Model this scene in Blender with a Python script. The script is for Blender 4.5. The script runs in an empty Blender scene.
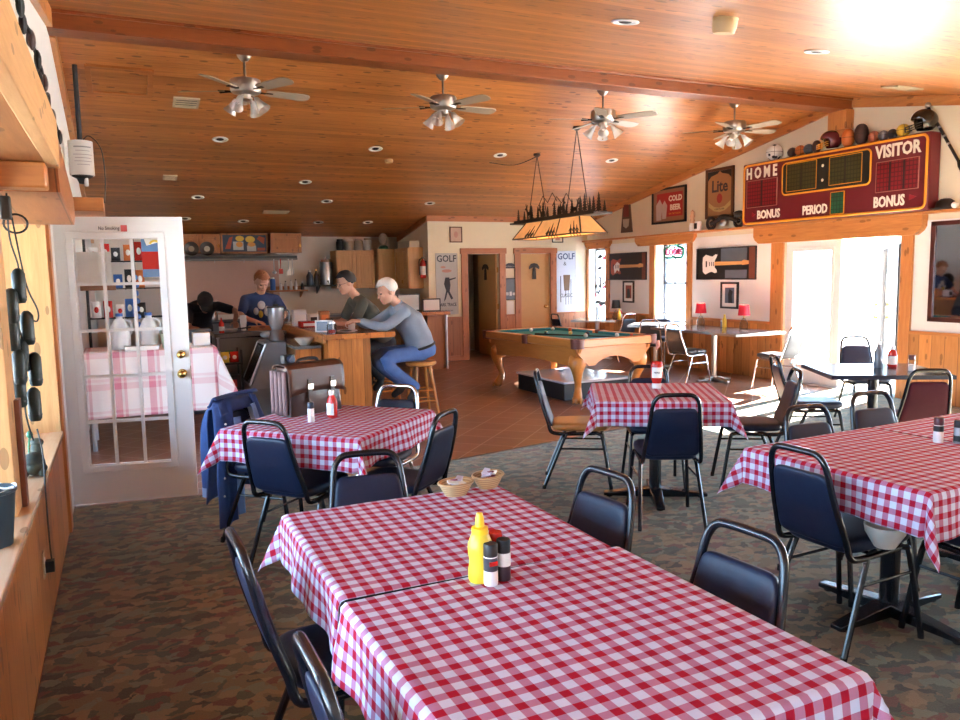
import bpy, bmesh, math, random
from mathutils import Vector, Matrix, Euler
random.seed(4)
C = bpy.context.scene.collection
S = bpy.context.scene
PI = math.pi
R = math.radians

# ------------------------------------------------------------------ camera, sky, sun, exposure
cd = bpy.data.cameras.new('camera'); cam = bpy.data.objects.new('camera', cd); C.objects.link(cam)
cd.sensor_width = 36.0; cd.lens = 772.38 / 960 * 36.0; cd.clip_start = .05; cd.clip_end = 2000
YAW, PITCH, ROLL = .433446, .110329, -.018157
fw = Vector((math.sin(YAW) * math.cos(PITCH), math.cos(YAW) * math.cos(PITCH), -math.sin(PITCH)))
rt = Vector((math.cos(YAW), -math.sin(YAW), 0)); up = rt.cross(fw)
cr, sr = math.cos(ROLL), math.sin(ROLL)
rx = cr * rt + sr * up; ux = -sr * rt + cr * up
M = Matrix((rx, ux, -fw)).transposed().to_4x4(); M.translation = Vector((0, 0, 1.6))
cam.matrix_world = M
S.camera = cam
W = bpy.data.worlds.new('sky'); S.world = W; W.use_nodes = True
bg = W.node_tree.nodes['Background']; bg.inputs[0].default_value = (.42, .69, 1.0, 1); bg.inputs[1].default_value = 2.2
sd = bpy.data.lights.new('sun', 'SUN'); sd.energy = 30; sd.angle = R(.6); sd.color = (1, .97, .94)
sun = bpy.data.objects.new('sun', sd); C.objects.link(sun)
sun.rotation_euler = Vector((-1, -.27, -.56)).to_track_quat('-Z', 'Y').to_euler()
def portal(name, loc, rot, sx, sy):
    l = bpy.data.lights.new(name, 'AREA'); l.shape = 'RECTANGLE'; l.size = sx; l.size_y = sy
    try: l.cycles.is_portal = True
    except Exception: pass
    o = bpy.data.objects.new(name, l); C.objects.link(o); o.location = loc; o.rotation_euler = rot
portal('daylight_door', (8.85, 7.29, 1.0), (0, R(90), 0), 2.1, 2.0)
portal('daylight_window', (8.85, 10.69, 1.42), (0, R(90), 0), 1.5, .9)
portal('daylight_window', (8.85, 13.1, 1.38), (0, R(90), 0), 1.7, 1.0)
portal('daylight_window', (8.85, 2.6, 1.1), (0, R(90), 0), 2.0, 4.8)
portal('daylight_window', (8.85, 3.8, 2.55), (0, R(90), 0), .42, 2.4)
portal('daylight_window', (-.85, 2.4, 1.38), (0, R(-90), 0), 1.5, 6.2)
portal('daylight_door', (-.65, 6.65, 1.0), (0, R(-90), 0), 2.1, .95)
vs = S.view_settings
vs.view_transform = 'Standard'; vs.look = 'None'; vs.gamma = 1; vs.use_curve_mapping = False
vs.exposure = 3.1
S.cycles.max_bounces = 10; S.cycles.diffuse_bounces = 6; S.cycles.glossy_bounces = 4; S.cycles.transparent_max_bounces = 12
S.cycles.sample_clamp_indirect = 6.0
S.cycles.caustics_reflective = False; S.cycles.caustics_refractive = False

# ------------------------------------------------------------------ materials
class NT:
    def __init__(s, name):
        s.m = bpy.data.materials.new(name); s.m.use_nodes = True; s.t = s.m.node_tree
        s.p = s.t.nodes['Principled BSDF']; s.out = s.t.nodes['Material Output']
    def n(s, typ, **k):
        a = s.t.nodes.new('ShaderNode' + typ)
        for q, v in k.items(): setattr(a, q, v)
        return a
    def put(s, sock, v):
        if hasattr(v, 'links'): s.t.links.new(v, sock)
        elif v is not None: sock.default_value = v
    def math(s, op, a, b=None, c=None):
        q = s.n('Math', operation=op)
        for i, v in enumerate((a, b, c)): s.put(q.inputs[i], v)
        return q.outputs[0]
    def mix(s, f, a, b, mode='MIX'):
        q = s.n('Mix', data_type='RGBA', blend_type=mode)
        s.put(q.inputs['Factor'], f)
        s.put(q.inputs[6], a if hasattr(a, 'links') else tuple(a) + (1,))
        s.put(q.inputs[7], b if hasattr(b, 'links') else tuple(b) + (1,))
        return q.outputs[2]
    def ramp(s, f, stops, const=False):
        q = s.n('ValToRGB'); e = q.color_ramp.elements
        if const: q.color_ramp.interpolation = 'CONSTANT'
        while len(e) < len(stops): e.new(.5)
        for i, (p, c) in enumerate(stops): e[i].position = p; e[i].color = tuple(c) + (1,)
        s.put(q.inputs[0], f); return q.outputs[0]
    def noise(s, vec, scale, detail=3, rough=.6, dist=0):
        q = s.n('TexNoise'); s.put(q.inputs['Vector'], vec); q.inputs['Scale'].default_value = scale
        q.inputs['Detail'].default_value = detail; q.inputs['Roughness'].default_value = rough; q.inputs['Distortion'].default_value = dist
        return q
    def vec(s, x, y, z):
        q = s.n('CombineXYZ')
        for i, v in enumerate((x, y, z)): s.put(q.inputs[i], v)
        return q.outputs[0]
    def world(s): return s.n('NewGeometry').outputs['Position']
    def obj(s): return s.n('TexCoord').outputs['Object']
    def uv(s): return s.n('TexCoord').outputs['UV']
    def sep(s, v):
        q = s.n('SeparateXYZ'); s.put(q.inputs[0], v); return q.outputs
    def bump(s, h, strength=.3, dist=.01):
        q = s.n('Bump'); q.inputs['Strength'].default_value = strength; q.inputs['Distance'].default_value = dist
        s.put(q.inputs['Height'], h); s.t.links.new(q.outputs[0], s.p.inputs['Normal'])
    def fin(s, col=None, rough=None, metal=None, spec=None):
        s.put(s.p.inputs['Base Color'], col if hasattr(col, 'links') or col is None else tuple(col) + (1,))
        s.put(s.p.inputs['Roughness'], rough); s.put(s.p.inputs['Metallic'], metal)
        if spec is not None: s.put(s.p.inputs['Specular IOR Level'], spec)
        return s.m
_mats = {}
def mat(name, col, rough=.5, metal=0, var=.12, scale=9, bump=0, spec=None, coat=0, emit=0):
    """plain material with a little procedural mottling"""
    if name in _mats: return _mats[name]
    s = NT(name); n = s.noise(s.obj(), scale)
    lo = tuple(c * (1 - var) for c in col); hi = tuple(min(1, c * (1 + var)) for c in col)
    s.fin(s.mix(n.outputs[0], lo, hi), rough, metal, spec)
    if bump: s.bump(n.outputs[0], bump)
    if coat: s.p.inputs['Coat Weight'].default_value = coat; s.p.inputs['Coat Roughness'].default_value = .1
    if emit:
        s.p.inputs['Emission Color'].default_value = tuple(col) + (1,); s.p.inputs['Emission Strength'].default_value = emit
    _mats[name] = s.m; return s.m
def wood(name, lo, hi, across, along, width=.13, gap=.035, rough=.45, knots=.55, gapd=.35, local=False, spec=None):
    """boards: across / along are 0,1,2 axis numbers; width 0 = one plain board"""
    if name in _mats: return _mats[name]
    s = NT(name); pos = s.obj() if local else s.world(); x = s.sep(pos)
    A, L = x[across], x[along]; T = x[3 - across - along]
    if width:
        k = s.math('DIVIDE', A, width); idx = s.math('FLOOR', k); fr = s.math('FRACT', k)
        wn = s.n('TexWhiteNoise', noise_dimensions='1D'); s.put(wn.inputs['W'], idx); rnd = wn.outputs['Value']
    else:
        rnd = .5; fr = .5
    off = s.math('MULTIPLY', rnd, 17.0)
    v = s.vec(s.math('MULTIPLY', A, 14.0), s.math('ADD', s.math('MULTIPLY', L, 1.1), off), s.math('MULTIPLY', T, 14.0))
    g = s.noise(v, 2.2, 5, .65, .8).outputs[0]
    col = s.mix(s.math('MULTIPLY_ADD', g, 1.5, -.25), lo, hi)
    tone = s.math('MULTIPLY_ADD', rnd, .5, .75)
    col = s.mix(1.0, col, s.vec(tone, tone, tone), 'MULTIPLY')
    if knots:
        vo = s.n('TexVoronoi'); vo.inputs['Scale'].default_value = 1
        s.put(vo.inputs['Vector'], s.vec(s.math('MULTIPLY', A, 11.0), s.math('ADD', s.math('MULTIPLY', L, 4.2), off), s.math('MULTIPLY', T, 11.0)))
        kn = s.math('MULTIPLY', s.math('LESS_THAN', vo.outputs['Distance'], .19), knots)
        col = s.mix(kn, col, tuple(c * .28 for c in lo))
    if width:
        ln = s.math('LESS_THAN', fr, gap)
        col = s.mix(s.math('MULTIPLY', ln, 1 - gapd), col, tuple(c * .12 for c in lo))
    s.fin(col, rough, 0, spec); s.bump(g, .12)
    _mats[name] = s.m; return s.m
def m_carpet():
    s = NT('carpet'); p = s.world()
    d = s.noise(p, 9, 3).outputs['Color']
    q = s.n('VectorMath', operation='MULTIPLY_ADD'); s.put(q.inputs[0], d); q.inputs[1].default_value = (.16, .16, 0); s.put(q.inputs[2], p)
    st = s.n('VectorMath', operation='MULTIPLY'); s.put(st.inputs[0], q.outputs[0]); st.inputs[1].default_value = (15, 24, 0)
    v = s.n('TexVoronoi'); s.put(v.inputs['Vector'], st.outputs[0]); v.inputs['Scale'].default_value = 1.0
    r = s.sep(v.outputs['Color'])[0]
    big = s.noise(p, 2.2, 2).outputs[0]
    r2 = s.math('ADD', s.math('MULTIPLY', r, .8), s.math('MULTIPLY', big, .25))
    c = s.ramp(r2, [(0, (.012, .017, .011)), (.24, (.045, .065, .038)), (.38, (.13, .026, .018)), (.47, (.165, .115, .05)), (.66, (.25, .175, .085)), (.80, (.16, .18, .115)), (.90, (.035, .05, .032))], True)
    fine = s.noise(p, 160, 2).outputs[0]
    c = s.mix(.35, c, s.mix(fine, (.02, .02, .014), (.24, .22, .17)))
    s.bump(fine, .4, .004); s.p.inputs['Sheen Weight'].default_value = .34; s.p.inputs['Sheen Roughness'].default_value = .35; s.p.inputs['Sheen Tint'].default_value = (.90, .95, .80, 1)
    return s.fin(c, .95, 0, .25)
def m_tile():
    s = NT('terracotta_tile'); p = s.world()
    mp = s.n('Mapping'); s.put(mp.inputs['Vector'], p); mp.inputs['Rotation'].default_value = (0, 0, R(45)); mp.inputs['Location'].default_value = (.1, .06, 0)
    b = s.n('TexBrick'); s.put(b.inputs['Vector'], mp.outputs[0]); b.offset = 0; b.inputs['Scale'].default_value = 1
    b.inputs['Brick Width'].default_value = .34; b.inputs['Row Height'].default_value = .34; b.inputs['Mortar Size'].default_value = .006
    b.inputs['Color1'].default_value = (.235, .112, .07, 1); b.inputs['Color2'].default_value = (.285, .138, .085, 1); b.inputs['Mortar'].default_value = (.45, .33, .25, 1)
    n = s.noise(p, 5, 4).outputs[0]
    c = s.mix(1, b.outputs['Color'], s.mix(n, (.72, .72, .72), (1.15, 1.1, 1.05)), 'MULTIPLY')
    return s.fin(c, .38, 0, .4)
def m_gingham(name, white, mid, dark, period, duty=.5):
    s = NT(name); x = s.sep(s.uv())
    a = s.math('LESS_THAN', s.math('FRACT', s.math('DIVIDE', x[0], period)), duty)
    b = s.math('LESS_THAN', s.math('FRACT', s.math('DIVIDE', x[1], period)), duty)
    c = s.ramp(s.math('MULTIPLY', s.math('ADD', a, b), .5), [(0, white), (.33, mid), (.75, dark)], True)
    n = s.noise(s.obj(), 30, 3).outputs[0]
    c = s.mix(1, c, s.mix(n, (.9, .9, .92), (1.05, 1.05, 1.05)), 'MULTIPLY')
    s.bump(n, .08); 
    return s.fin(c, .85, 0, .12)
def m_plaid():
    s = NT('plaid_cloth'); x = s.sep(s.uv())
    def band(v, off): return s.ramp(s.math('FRACT', s.math('ADD', s.math('DIVIDE', v, .30), off)), [(0, (0, 0, 0)), (.35, (1, 1, 1)), (.55, (.15, .15, .15)), (.62, (.7, .7, .7)), (.7, (0, 0, 0))], True)
    t = s.mix(.5, band(x[0], 0), band(x[1], .2), 'ADD')
    c = s.mix(s.math('MULTIPLY', s.sep(t)[0], .6), (.86, .83, .84), (.62, .17, .26))
    return s.fin(c, .8, 0, .2)
def m_glass(name='clear_glass', tint=(1, 1, 1), refl=.9):
    if name in _mats: return _mats[name]
    s = NT(name); t = s.n('BsdfTransparent'); t.inputs[0].default_value = tuple(tint) + (1,)
    g = s.n('BsdfGlossy'); g.inputs['Roughness'].default_value = .02
    lw = s.n('LayerWeight'); lw.inputs[0].default_value = .12
    mx = s.n('MixShader'); s.put(mx.inputs[0], s.math('MULTIPLY', lw.outputs['Fresnel'], refl)); s.put(mx.inputs[1], t.outputs[0]); s.put(mx.inputs[2], g.outputs[0])
    s.t.links.new(mx.outputs[0], s.out.inputs[0]); _mats[name] = s.m; return s.m

PINE_LO, PINE_HI = (.36, .12, .025), (.66, .28, .075)
m_ceil = wood('pine_ceiling', (.29, .086, .017), (.56, .23, .062), 1, 0, .105, .04, .36, .75, .45)
m_trimx = wood('pine_trim_x', (.30, .095, .022), (.50, .19, .05), 1, 0, 0, rough=.4)
m_trimy = wood('pine_trim_y', (.40, .14, .035), (.64, .27, .08), 0, 1, 0, rough=.4)
m_trimz = wood('pine_trim_z', (.40, .14, .035), (.62, .26, .08), 0, 2, 0, rough=.4)
m_trimzx = wood('cedar_trim_z', (.32, .11, .045), (.48, .19, .08), 0, 2, 0, rough=.45)
m_trimxx = wood('cedar_trim_x', (.32, .11, .045), (.48, .19, .08), 2, 0, 0, rough=.45)
m_wains_y = wood('pine_wainscot_y', (.42, .16, .04), (.66, .30, .09), 1, 2, .16, .04, .4)
m_wains_x = wood('cedar_wainscot_x', (.34, .12, .05), (.50, .21, .09), 0, 2, .14, .05, .45)
m_lightpine = wood('light_pine_z', (.52, .25, .085), (.74, .42, .17), 0, 2, 0, rough=.5)
m_lightpine_y = wood('light_pine_y', (.50, .24, .09), (.72, .42, .18), 0, 1, 0, rough=.5)
m_barwood = wood('bar_boards', (.30, .095, .02), (.60, .24, .06), 0, 2, .13, .04, .3, .8)
m_bartop = wood('bar_top', (.36, .12, .03), (.56, .2, .05), 0, 1, .16, .03, .22, .6)
m_cab = wood('cabinet_oak', (.50, .25, .085), (.68, .38, .15), 0, 2, 0, rough=.4, knots=0)
m_cabdark = wood('cabinet_pine_dark', (.30, .10, .025), (.44, .165, .045), 0, 2, 0, rough=.4)
m_pool = wood('pool_oak', (.42, .16, .035), (.60, .26, .065), 2, 1, 0, rough=.28, knots=0)
m_poolx = wood('pool_oak_x', (.42, .16, .035), (.60, .26, .065), 2, 0, 0, rough=.28, knots=0)
m_tan = mat('tan_door_paint', (.50, .29, .11), .5, 0, .06)
m_cream = mat('cream_wall_paint', (.72, .64, .46), .8, 0, .03, 3)
m_white_wall = mat('white_wall_panel', (.76, .75, .72), .7, 0, .03, 3)
m_peach = mat('peach_wall', (.56, .34, .27), .5, 0, .06, 3)
m_kwall = mat('kitchen_wall', (.74, .70, .64), .6, 0, .06, 3)
m_whitep = mat('white_paint', (.78, .78, .77), .45, 0, .02)
m_black = mat('black_vinyl', (.011, .017, .042), .42, 0, .2, 40, .05, spec=.35)
m_blackf = mat('black_frame_metal', (.007, .008, .013), .22, 0, .1, spec=.6)
m_chrome = mat('chrome', (.72, .74, .78), .14, 1, .04)
m_dgrey = mat('dark_grey_vinyl', (.045, .05, .058), .35, 0, .15, 30)
m_maroon = mat('maroon_vinyl', (.050, .005, .016), .6, 0, .15, 30, spec=.15)
m_litv = mat('orange_lit_vinyl', (.50, .22, .06), .4, 0, .15, 30)  # orange light reflected in one chair seat, put into its colour
m_matblack = mat('matte_black', (.012, .012, .013), .55)
m_brass = mat('brass', (.72, .48, .16), .22, 1)
m_nickel = mat('brushed_nickel', (.45, .42, .38), .28, 1)
m_steel = mat('steel', (.55, .57, .6), .3, 1)
m_laminate = mat('dark_laminate', (.028, .03, .035), .18, 0, .2, 60)
m_grlam = mat('grey_laminate', (.16, .16, .17), .16, 0, .15, 60)
m_plastic_w = mat('white_plastic', (.8, .8, .8), .35, 0, .02)
m_paper = mat('paper', (.82, .82, .78), .8, 0, .03)
m_red = mat('red_plastic', (.50, .02, .015), .25)
m_yellow = mat('yellow_plastic', (.85, .62, .06), .3, 0, .05)
m_blue = mat('blue_plastic', (.03, .12, .42), .35)
m_green = mat('green_plastic', (.02, .16, .07), .4)
m_orange = mat('orange_leather', (.62, .16, .03), .6, 0, .1, 60, .1)
m_brown = mat('brown_leather', (.055, .022, .016), .3, 0, .35, 14, .1)
m_glassm = m_glass()
m_carp, m_tiles = m_carpet(), m_tile()
m_ging = m_gingham('red_gingham', (.66, .71, .86), (.50, .23, .36), (.44, .010, .034), .0508, .46)
m_plaidm = m_plaid()

# ------------------------------------------------------------------ mesh building
def frame_of(d):
    d = Vector(d).normalized(); a = Vector((0, 0, 1)) if abs(d.z) < .9 else Vector((1, 0, 0))
    u = d.cross(a).normalized(); return u, d.cross(u)
class MB:
    def __init__(s): s.v = []; s.f = []; s.mi = []; s.uv = {}
    def add(s, vs, fs, m=0, T=None):
        b = len(s.v)
        s.v += [tuple(T @ Vector(p)) if T else tuple(p) for p in vs]
        for f in fs: s.f.append(tuple(b + i for i in f)); s.mi.append(m)
        return b
    def box(s, c, d, m=0, T=None, rz=0):
        x, y, z = (q / 2 for q in d); cc, ss = math.cos(rz), math.sin(rz)
        vs = [(c[0] + a * x * cc - b * y * ss, c[1] + a * x * ss + b * y * cc, c[2] + e * z) for a in (-1, 1) for b in (-1, 1) for e in (-1, 1)]
        s.add(vs, [(0, 1, 3, 2), (4, 6, 7, 5), (0, 4, 5, 1), (2, 3, 7, 6), (0, 2, 6, 4), (1, 5, 7, 3)], m, T); return s
    def bx(s, x0, x1, y0, y1, z0, z1, m=0): return s.box(((x0 + x1) / 2, (y0 + y1) / 2, (z0 + z1) / 2), (abs(x1 - x0), abs(y1 - y0), abs(z1 - z0)), m)
    def hexa(s, p, m=0):
        """eight corners: bottom loop then top loop"""
        s.add(p, [(3, 2, 1, 0), (4, 5, 6, 7), (0, 1, 5, 4), (1, 2, 6, 5), (2, 3, 7, 6), (3, 0, 4, 7)], m); return s
    def tube(s, path, r, n=8, closed=False, m=0, caps=True, flat=1.0, T=None):
        P = [Vector(p) for p in path]; k = len(P); rr = r if isinstance(r, (list, tuple)) else [r] * k
        vs, fs = [], []; pu = None
        for i in range(k):
            if closed: d = P[(i + 1) % k] - P[i - 1]
            else: d = P[min(i + 1, k - 1)] - P[max(i - 1, 0)]
            if d.length < 1e-9: d = Vector((0, 0, 1))
            d.normalize()
            if pu is None: u, w = frame_of(d)
            else:
                u = pu - d * pu.dot(d)
                if u.length < 1e-6: u, w = frame_of(d)
                u.normalize(); w = d.cross(u)
            pu = u
            for j in range(n):
                a = 2 * PI * j / n; vs.append(P[i] + rr[i] * (math.cos(a) * u + flat * math.sin(a) * w))
        for i in range(k if closed else k - 1):
            for j in range(n):
                a, b = i * n + j, i * n + (j + 1) % n; c, d2 = ((i + 1) % k) * n + (j + 1) % n, ((i + 1) % k) * n + j
                fs.append((a, b, c, d2))
        if caps and not closed: fs.append(tuple(range(n - 1, -1, -1))); fs.append(tuple((k - 1) * n + j for j in range(n)))
        s.add(vs, fs, m, T); return s
    def cyl(s, a, b, r, r2=None, n=14, m=0): return s.tube([a, b], [r, r if r2 is None else r2], n, m=m)
    def lathe(s, prof, c=(0, 0, 0), n=18, m=0, T=None, sx=1, sy=1):
        vs, fs = [], []
        for r, z in prof:
            for j in range(n):
                a = 2 * PI * j / n; vs.append((c[0] + r * sx * math.cos(a), c[1] + r * sy * math.sin(a), c[2] + z))
        k = len(prof)
        for i in range(k - 1):
            for j in range(n): fs.append((i * n + j, i * n + (j + 1) % n, (i + 1) * n + (j + 1) % n, (i + 1) * n + j))
        if prof[0][0] > 1e-6: fs.append(tuple(range(n - 1, -1, -1)))
        if prof[-1][0] > 1e-6: fs.append(tuple((k - 1) * n + j for j in range(n)))
        s.add(vs, fs, m, T); return s
    def ell(s, c, r, nu=16, nv=10, m=0, T=None, rot=None):
        vs, fs = [], []; r = r if isinstance(r, (tuple, list)) else (r, r, r); Q = rot.to_matrix() if rot else None
        for i in range(nv + 1):
            t = PI * i / nv
            for j in range(nu):
                a = 2 * PI * j / nu
                p = Vector((r[0] * math.sin(t) * math.cos(a), r[1] * math.sin(t) * math.sin(a), -r[2] * math.cos(t)))
                if Q: p = Q @ p
                vs.append(p + Vector(c))
        for i in range(nv):
            for j in range(nu): fs.append((i * nu + j, i * nu + (j + 1) % nu, (i + 1) * nu + (j + 1) % nu, (i + 1) * nu + j))
        s.add(vs, fs, m, T); return s
    def prism(s, pts, axis, a, b, m=0, T=None):
        """polygon extruded along axis 0/1/2 from a to b; pts are the other two coordinates in x,y,z order"""
        def P(p, t): q = list(p); q.insert(axis, t); return tuple(q)
        n = len(pts); vs = [P(p, a) for p in pts] + [P(p, b) for p in pts]
        fs = [tuple(range(n - 1, -1, -1)), tuple(range(n, 2 * n))] + [(i, (i + 1) % n, n + (i + 1) % n, n + i) for i in range(n)]
        s.add(vs, fs, m, T); return s
    def grid(s, fn, nu, nv, m=0, uvf=None):
        b = len(s.v)
        for i in range(nu + 1):
            for j in range(nv + 1):
                p = fn(i / nu, j / nv); s.v.append(tuple(p))
                if uvf: s.uv[len(s.v) - 1] = uvf(i / nu, j / nv)
        for i in range(nu):
            for j in range(nv):
                a = b + i * (nv + 1) + j; s.f.append((a, a + nv + 1, a + nv + 2, a + 1)); s.mi.append(m)
        return s
    def text(s, txt, T, size=.1, ext=.003, m=0, sx=1, bold=0, align='CENTER'):
        cu = bpy.data.curves.new('t', 'FONT'); cu.body = txt; cu.size = size; cu.extrude = ext; cu.align_x = align; cu.align_y = 'CENTER'
        cu.offset = bold; cu.resolution_u = 2
        o = bpy.data.objects.new('t', cu); C.objects.link(o); bpy.context.view_layer.update()
        me = o.evaluated_get(bpy.context.evaluated_depsgraph_get()).to_mesh()
        X = T @ Matrix.Diagonal((sx, 1, 1, 1))
        s.add([v.co for v in me.vertices], [tuple(p.vertices) for p in me.polygons], m, X)
        bpy.data.objects.remove(o); bpy.data.curves.remove(cu); return s
    def mesh(s, name, mats, smooth=True, angle=38):
        me = bpy.data.meshes.new(name); me.from_pydata(s.v, [], s.f)
        for q in mats if isinstance(mats, (list, tuple)) else [mats]: me.materials.append(q)
        me.polygons.foreach_set('material_index', s.mi)
        if s.uv:
            ul = me.uv_layers.new(name='UVMap')
            for l in me.loops: ul.data[l.index].uv = s.uv.get(l.vertex_index, (0, 0))
        b = bmesh.new(); b.from_mesh(me); bmesh.ops.recalc_face_normals(b, faces=b.faces[:]); b.to_mesh(me); b.free()
        if smooth:
            me.polygons.foreach_set('use_smooth', [True] * len(me.polygons)); me.set_sharp_from_angle(angle=R(angle))
        me.update(); return me
    def build(s, name, mats, parent=None, loc=None, rz=0, bevel=0, smooth=True, angle=38):
        o = bpy.data.objects.new(name, s.mesh(name, mats, smooth, angle)); C.objects.link(o)
        if parent is not None: o.parent = parent
        if loc: o.location = loc
        if rz: o.rotation_euler = (0, 0, rz)
        if bevel:
            bm = o.modifiers.new('bevel', 'BEVEL'); bm.width = bevel; bm.segments = 2; bm.limit_method = 'ANGLE'
        return o
def tag(o, label, cat=None, group=None):
    o['label'] = label
    if cat: o['category'] = cat
    if group: o['group'] = group
    return o
def thing(name, label, cat, loc=(0, 0, 0), rz=0, group=None):
    o = bpy.data.objects.new(name, None); C.objects.link(o); o.location = loc; o.rotation_euler = (0, 0, rz); o.empty_display_size = .1
    return tag(o, label, cat, group)
def struct(name, mb, m, parent=None, **k):
    o = mb.build(name, m, parent, **k)
    if parent is None: o['kind'] = 'structure'
    return o
KIDS = {}
def dup(root, loc, rz, label=None, group=None, cat=None):
    """copy of a thing with its parts and sub-parts"""
    def cp(o, par):
        c = o.copy(); C.objects.link(c)
        if par is not None: c.parent = par
        for ch in o.children: cp(ch, c)
        return c
    r = cp(root, None); r.location = loc; r.rotation_euler = (0, 0, rz)
    if label: r['label'] = label
    if group: r['group'] = group
    return r
def arc(c, r, a0, a1, n, ax=(0, 1)):
    out = []
    for i in range(n + 1):
        a = a0 + (a1 - a0) * i / n; p = [0, 0, 0]; p[ax[0]] = r * math.cos(a); p[ax[1]] = r * math.sin(a)
        out.append((c[0] + p[0], c[1] + p[1], c[2] + p[2]))
    return out
def smoothpath(pts, n=4):
    """Catmull-Rom through the points"""
    P = [Vector(p) for p in pts]; out = []
    for i in range(len(P) - 1):
        a, b, c, d = P[max(i - 1, 0)], P[i], P[i + 1], P[min(i + 2, len(P) - 1)]
        for k in range(n):
            t = k / n; out.append(.5 * ((2 * b) + (c - a) * t + (2 * a - 5 * b + 4 * c - d) * t * t + (3 * b - a - 3 * c + d) * t ** 3))
    out.append(P[-1]); return out
def face_T(origin, right, upv):
    """matrix that puts XY text on a wall: x along right, y along upv"""
    r_, u_ = Vector(right).normalized(), Vector(upv).normalized(); n = r_.cross(u_)
    T = Matrix((r_, u_, n)).transposed().to_4x4(); T.translation = Vector(origin); return T
# ------------------------------------------------------------------ room shell
XG = 8.57; YB = 14.95; YRS = 13.3; YRIDGE = 7.25; ZR = 3.75; SL = .178
def zc(y): return ZR - SL * abs(y - YRIDGE)
struct('floor', MB().bx(-.8, 8.8, -1.4, 15.2, -.12, 0), m_tiles)
cb = MB(); cb.prism([(-.385, -1.1), (8.565, -1.1), (8.565, 7.24), (2.49, 6.03), (.45, 5.97), (-.385, 6.08)], 2, .0005, .006)
o = struct('floor_carpet', cb, m_carp); tag(o, 'dark patterned leaf carpet covering the near half of the floor')
cs = MB().hexa([(2.49, 6.025, .0), (8.56, 7.235, .0), (8.56, 7.26, .0), (2.49, 6.05, .0), (2.49, 6.025, .009), (8.56, 7.235, .009), (8.56, 7.26, .009), (2.49, 6.05, .009)])
struct('trim_1', cs, mat('carpet_edge', (.10, .085, .06), .6))
for nm, y0, y1 in (('ceiling', YRIDGE, 15.2), ('ceiling', -1.3, YRIDGE)):
    a, b = zc(y0), zc(y1)
    struct(nm, MB().hexa([(-.8, y0, a), (8.85, y0, a), (8.85, y1, b), (-.8, y1, b), (-.8, y0, a + .12), (8.85, y0, a + .12), (8.85, y1, b + .12), (-.8, y1, b + .12)]), m_ceil, smooth=False)
def wall(axis, t0, t1, lo, hi, zmax, holes):
    """wall across axis (0: faces x) between t0,t1; holes (lo,hi,z0,z1); straight top at zmax"""
    b = MB(); xs = sorted(holes); p = lo
    def bx(a, c, z0, z1):
        if c - a < 1e-4 or z1 - z0 < 1e-4: return
        (b.bx(t0, t1, a, c, z0, z1) if axis == 0 else b.bx(a, c, t0, t1, z0, z1))
    for a, c, z0, z1 in xs:
        bx(p, a, 0, zmax); bx(a, c, 0, z0); bx(a, c, z1, zmax); p = c
    bx(p, hi, 0, zmax); return b
W1, W2, W3, DR = (12.62, 13.24, .62, 2.08), (10.25, 11.10, .70, 2.08), (.2, 5.0, .10, 2.1), (6.36, 8.19, 0, 1.99)
g = wall(0, XG, XG + .26, -1.3, 15.2, 2.14, [W1, W2, W3, DR]); g.bx(XG, XG + .26, -1.3, 2.6, 2.14, 2.80); g.bx(XG, XG + .26, 5.0, 15.2, 2.14, 2.80); g.bx(XG, XG + .26, 2.6, 5.0, 2.14, 2.34); g.bx(XG, XG + .26, 2.6, 5.0, 2.76, 2.80)
g.prism([(1.9, 2.80), (12.6, 2.80), (YRIDGE, ZR + .02)], 0, XG, XG + .26)
struct('wall_right', g, m_cream, smooth=False)
# white panels below the picture ledge and the boarded wainscot
b = MB()
for y0, y1 in ((11.24, 12.48), (8.42, 10.12), (5.02, 6.2)): b.bx(XG - .008, XG + .01, y0, y1, .84, 2.13)
struct('trim_2', b, m_white_wall)
b = MB()
for y0, y1 in ((11.10, 12.62), (8.40, 10.25), (5.02, 6.21)): b.bx(XG - .022, XG + .01, y0, y1, 0, .80)
b.bx(XG - .022, XG + .01, 10.25, 11.10, 0, .70); b.bx(XG - .022, XG + .01, 12.62, 13.29, 0, .62)
struct('baseboard_right', b, m_wains_y)
b = MB()
for y0, y1 in ((11.24, 12.48), (8.42, 10.12), (5.02, 6.2)): b.bx(XG - .045, XG + .01, y0, y1, .80, .84)
struct('trim_3', b, m_trimy, bevel=.004)
# picture ledge and the window / door casings
struct('trim_4', MB().bx(XG - .13, XG + .01, 5.5, 13.29, 2.20, 2.232), m_trimy, bevel=.004)
def corbel(y0, y1, z0, z1, dep):
    return MB().prism([(y0 + .10, z0), (y1 - .10, z0), (y1 - .03, z0 + .05), (y1, z0 + .10), (y1, z1), (y0, z1), (y0, z0 + .10), (y0 + .03, z0 + .05)], 0, XG - dep, XG + .005)
struct('trim_5', corbel(12.42, 13.28, 2.06, 2.20, .07), m_trimy)
struct('trim_6', corbel(10.03, 11.62, 2.05, 2.20, .07), m_trimy)
struct('trim_7', corbel(6.05, 8.68, 1.97, 2.20, .11), m_trimy)
for i, (y0, y1, z0, z1) in enumerate(((12.49, 12.62, .55, 2.06), (13.24, 13.29, .55, 2.06), (10.12, 10.25, .6, 2.05), (11.10, 11.24, .6, 2.05), (6.21, 6.36, 0, 1.97), (8.19, 8.41, 0, 1.97))):
    struct('trim_%d' % (8 + i), MB().bx(XG - .03, XG + .01, y0, y1, z0, z1), m_trimz, bevel=.004)
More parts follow.
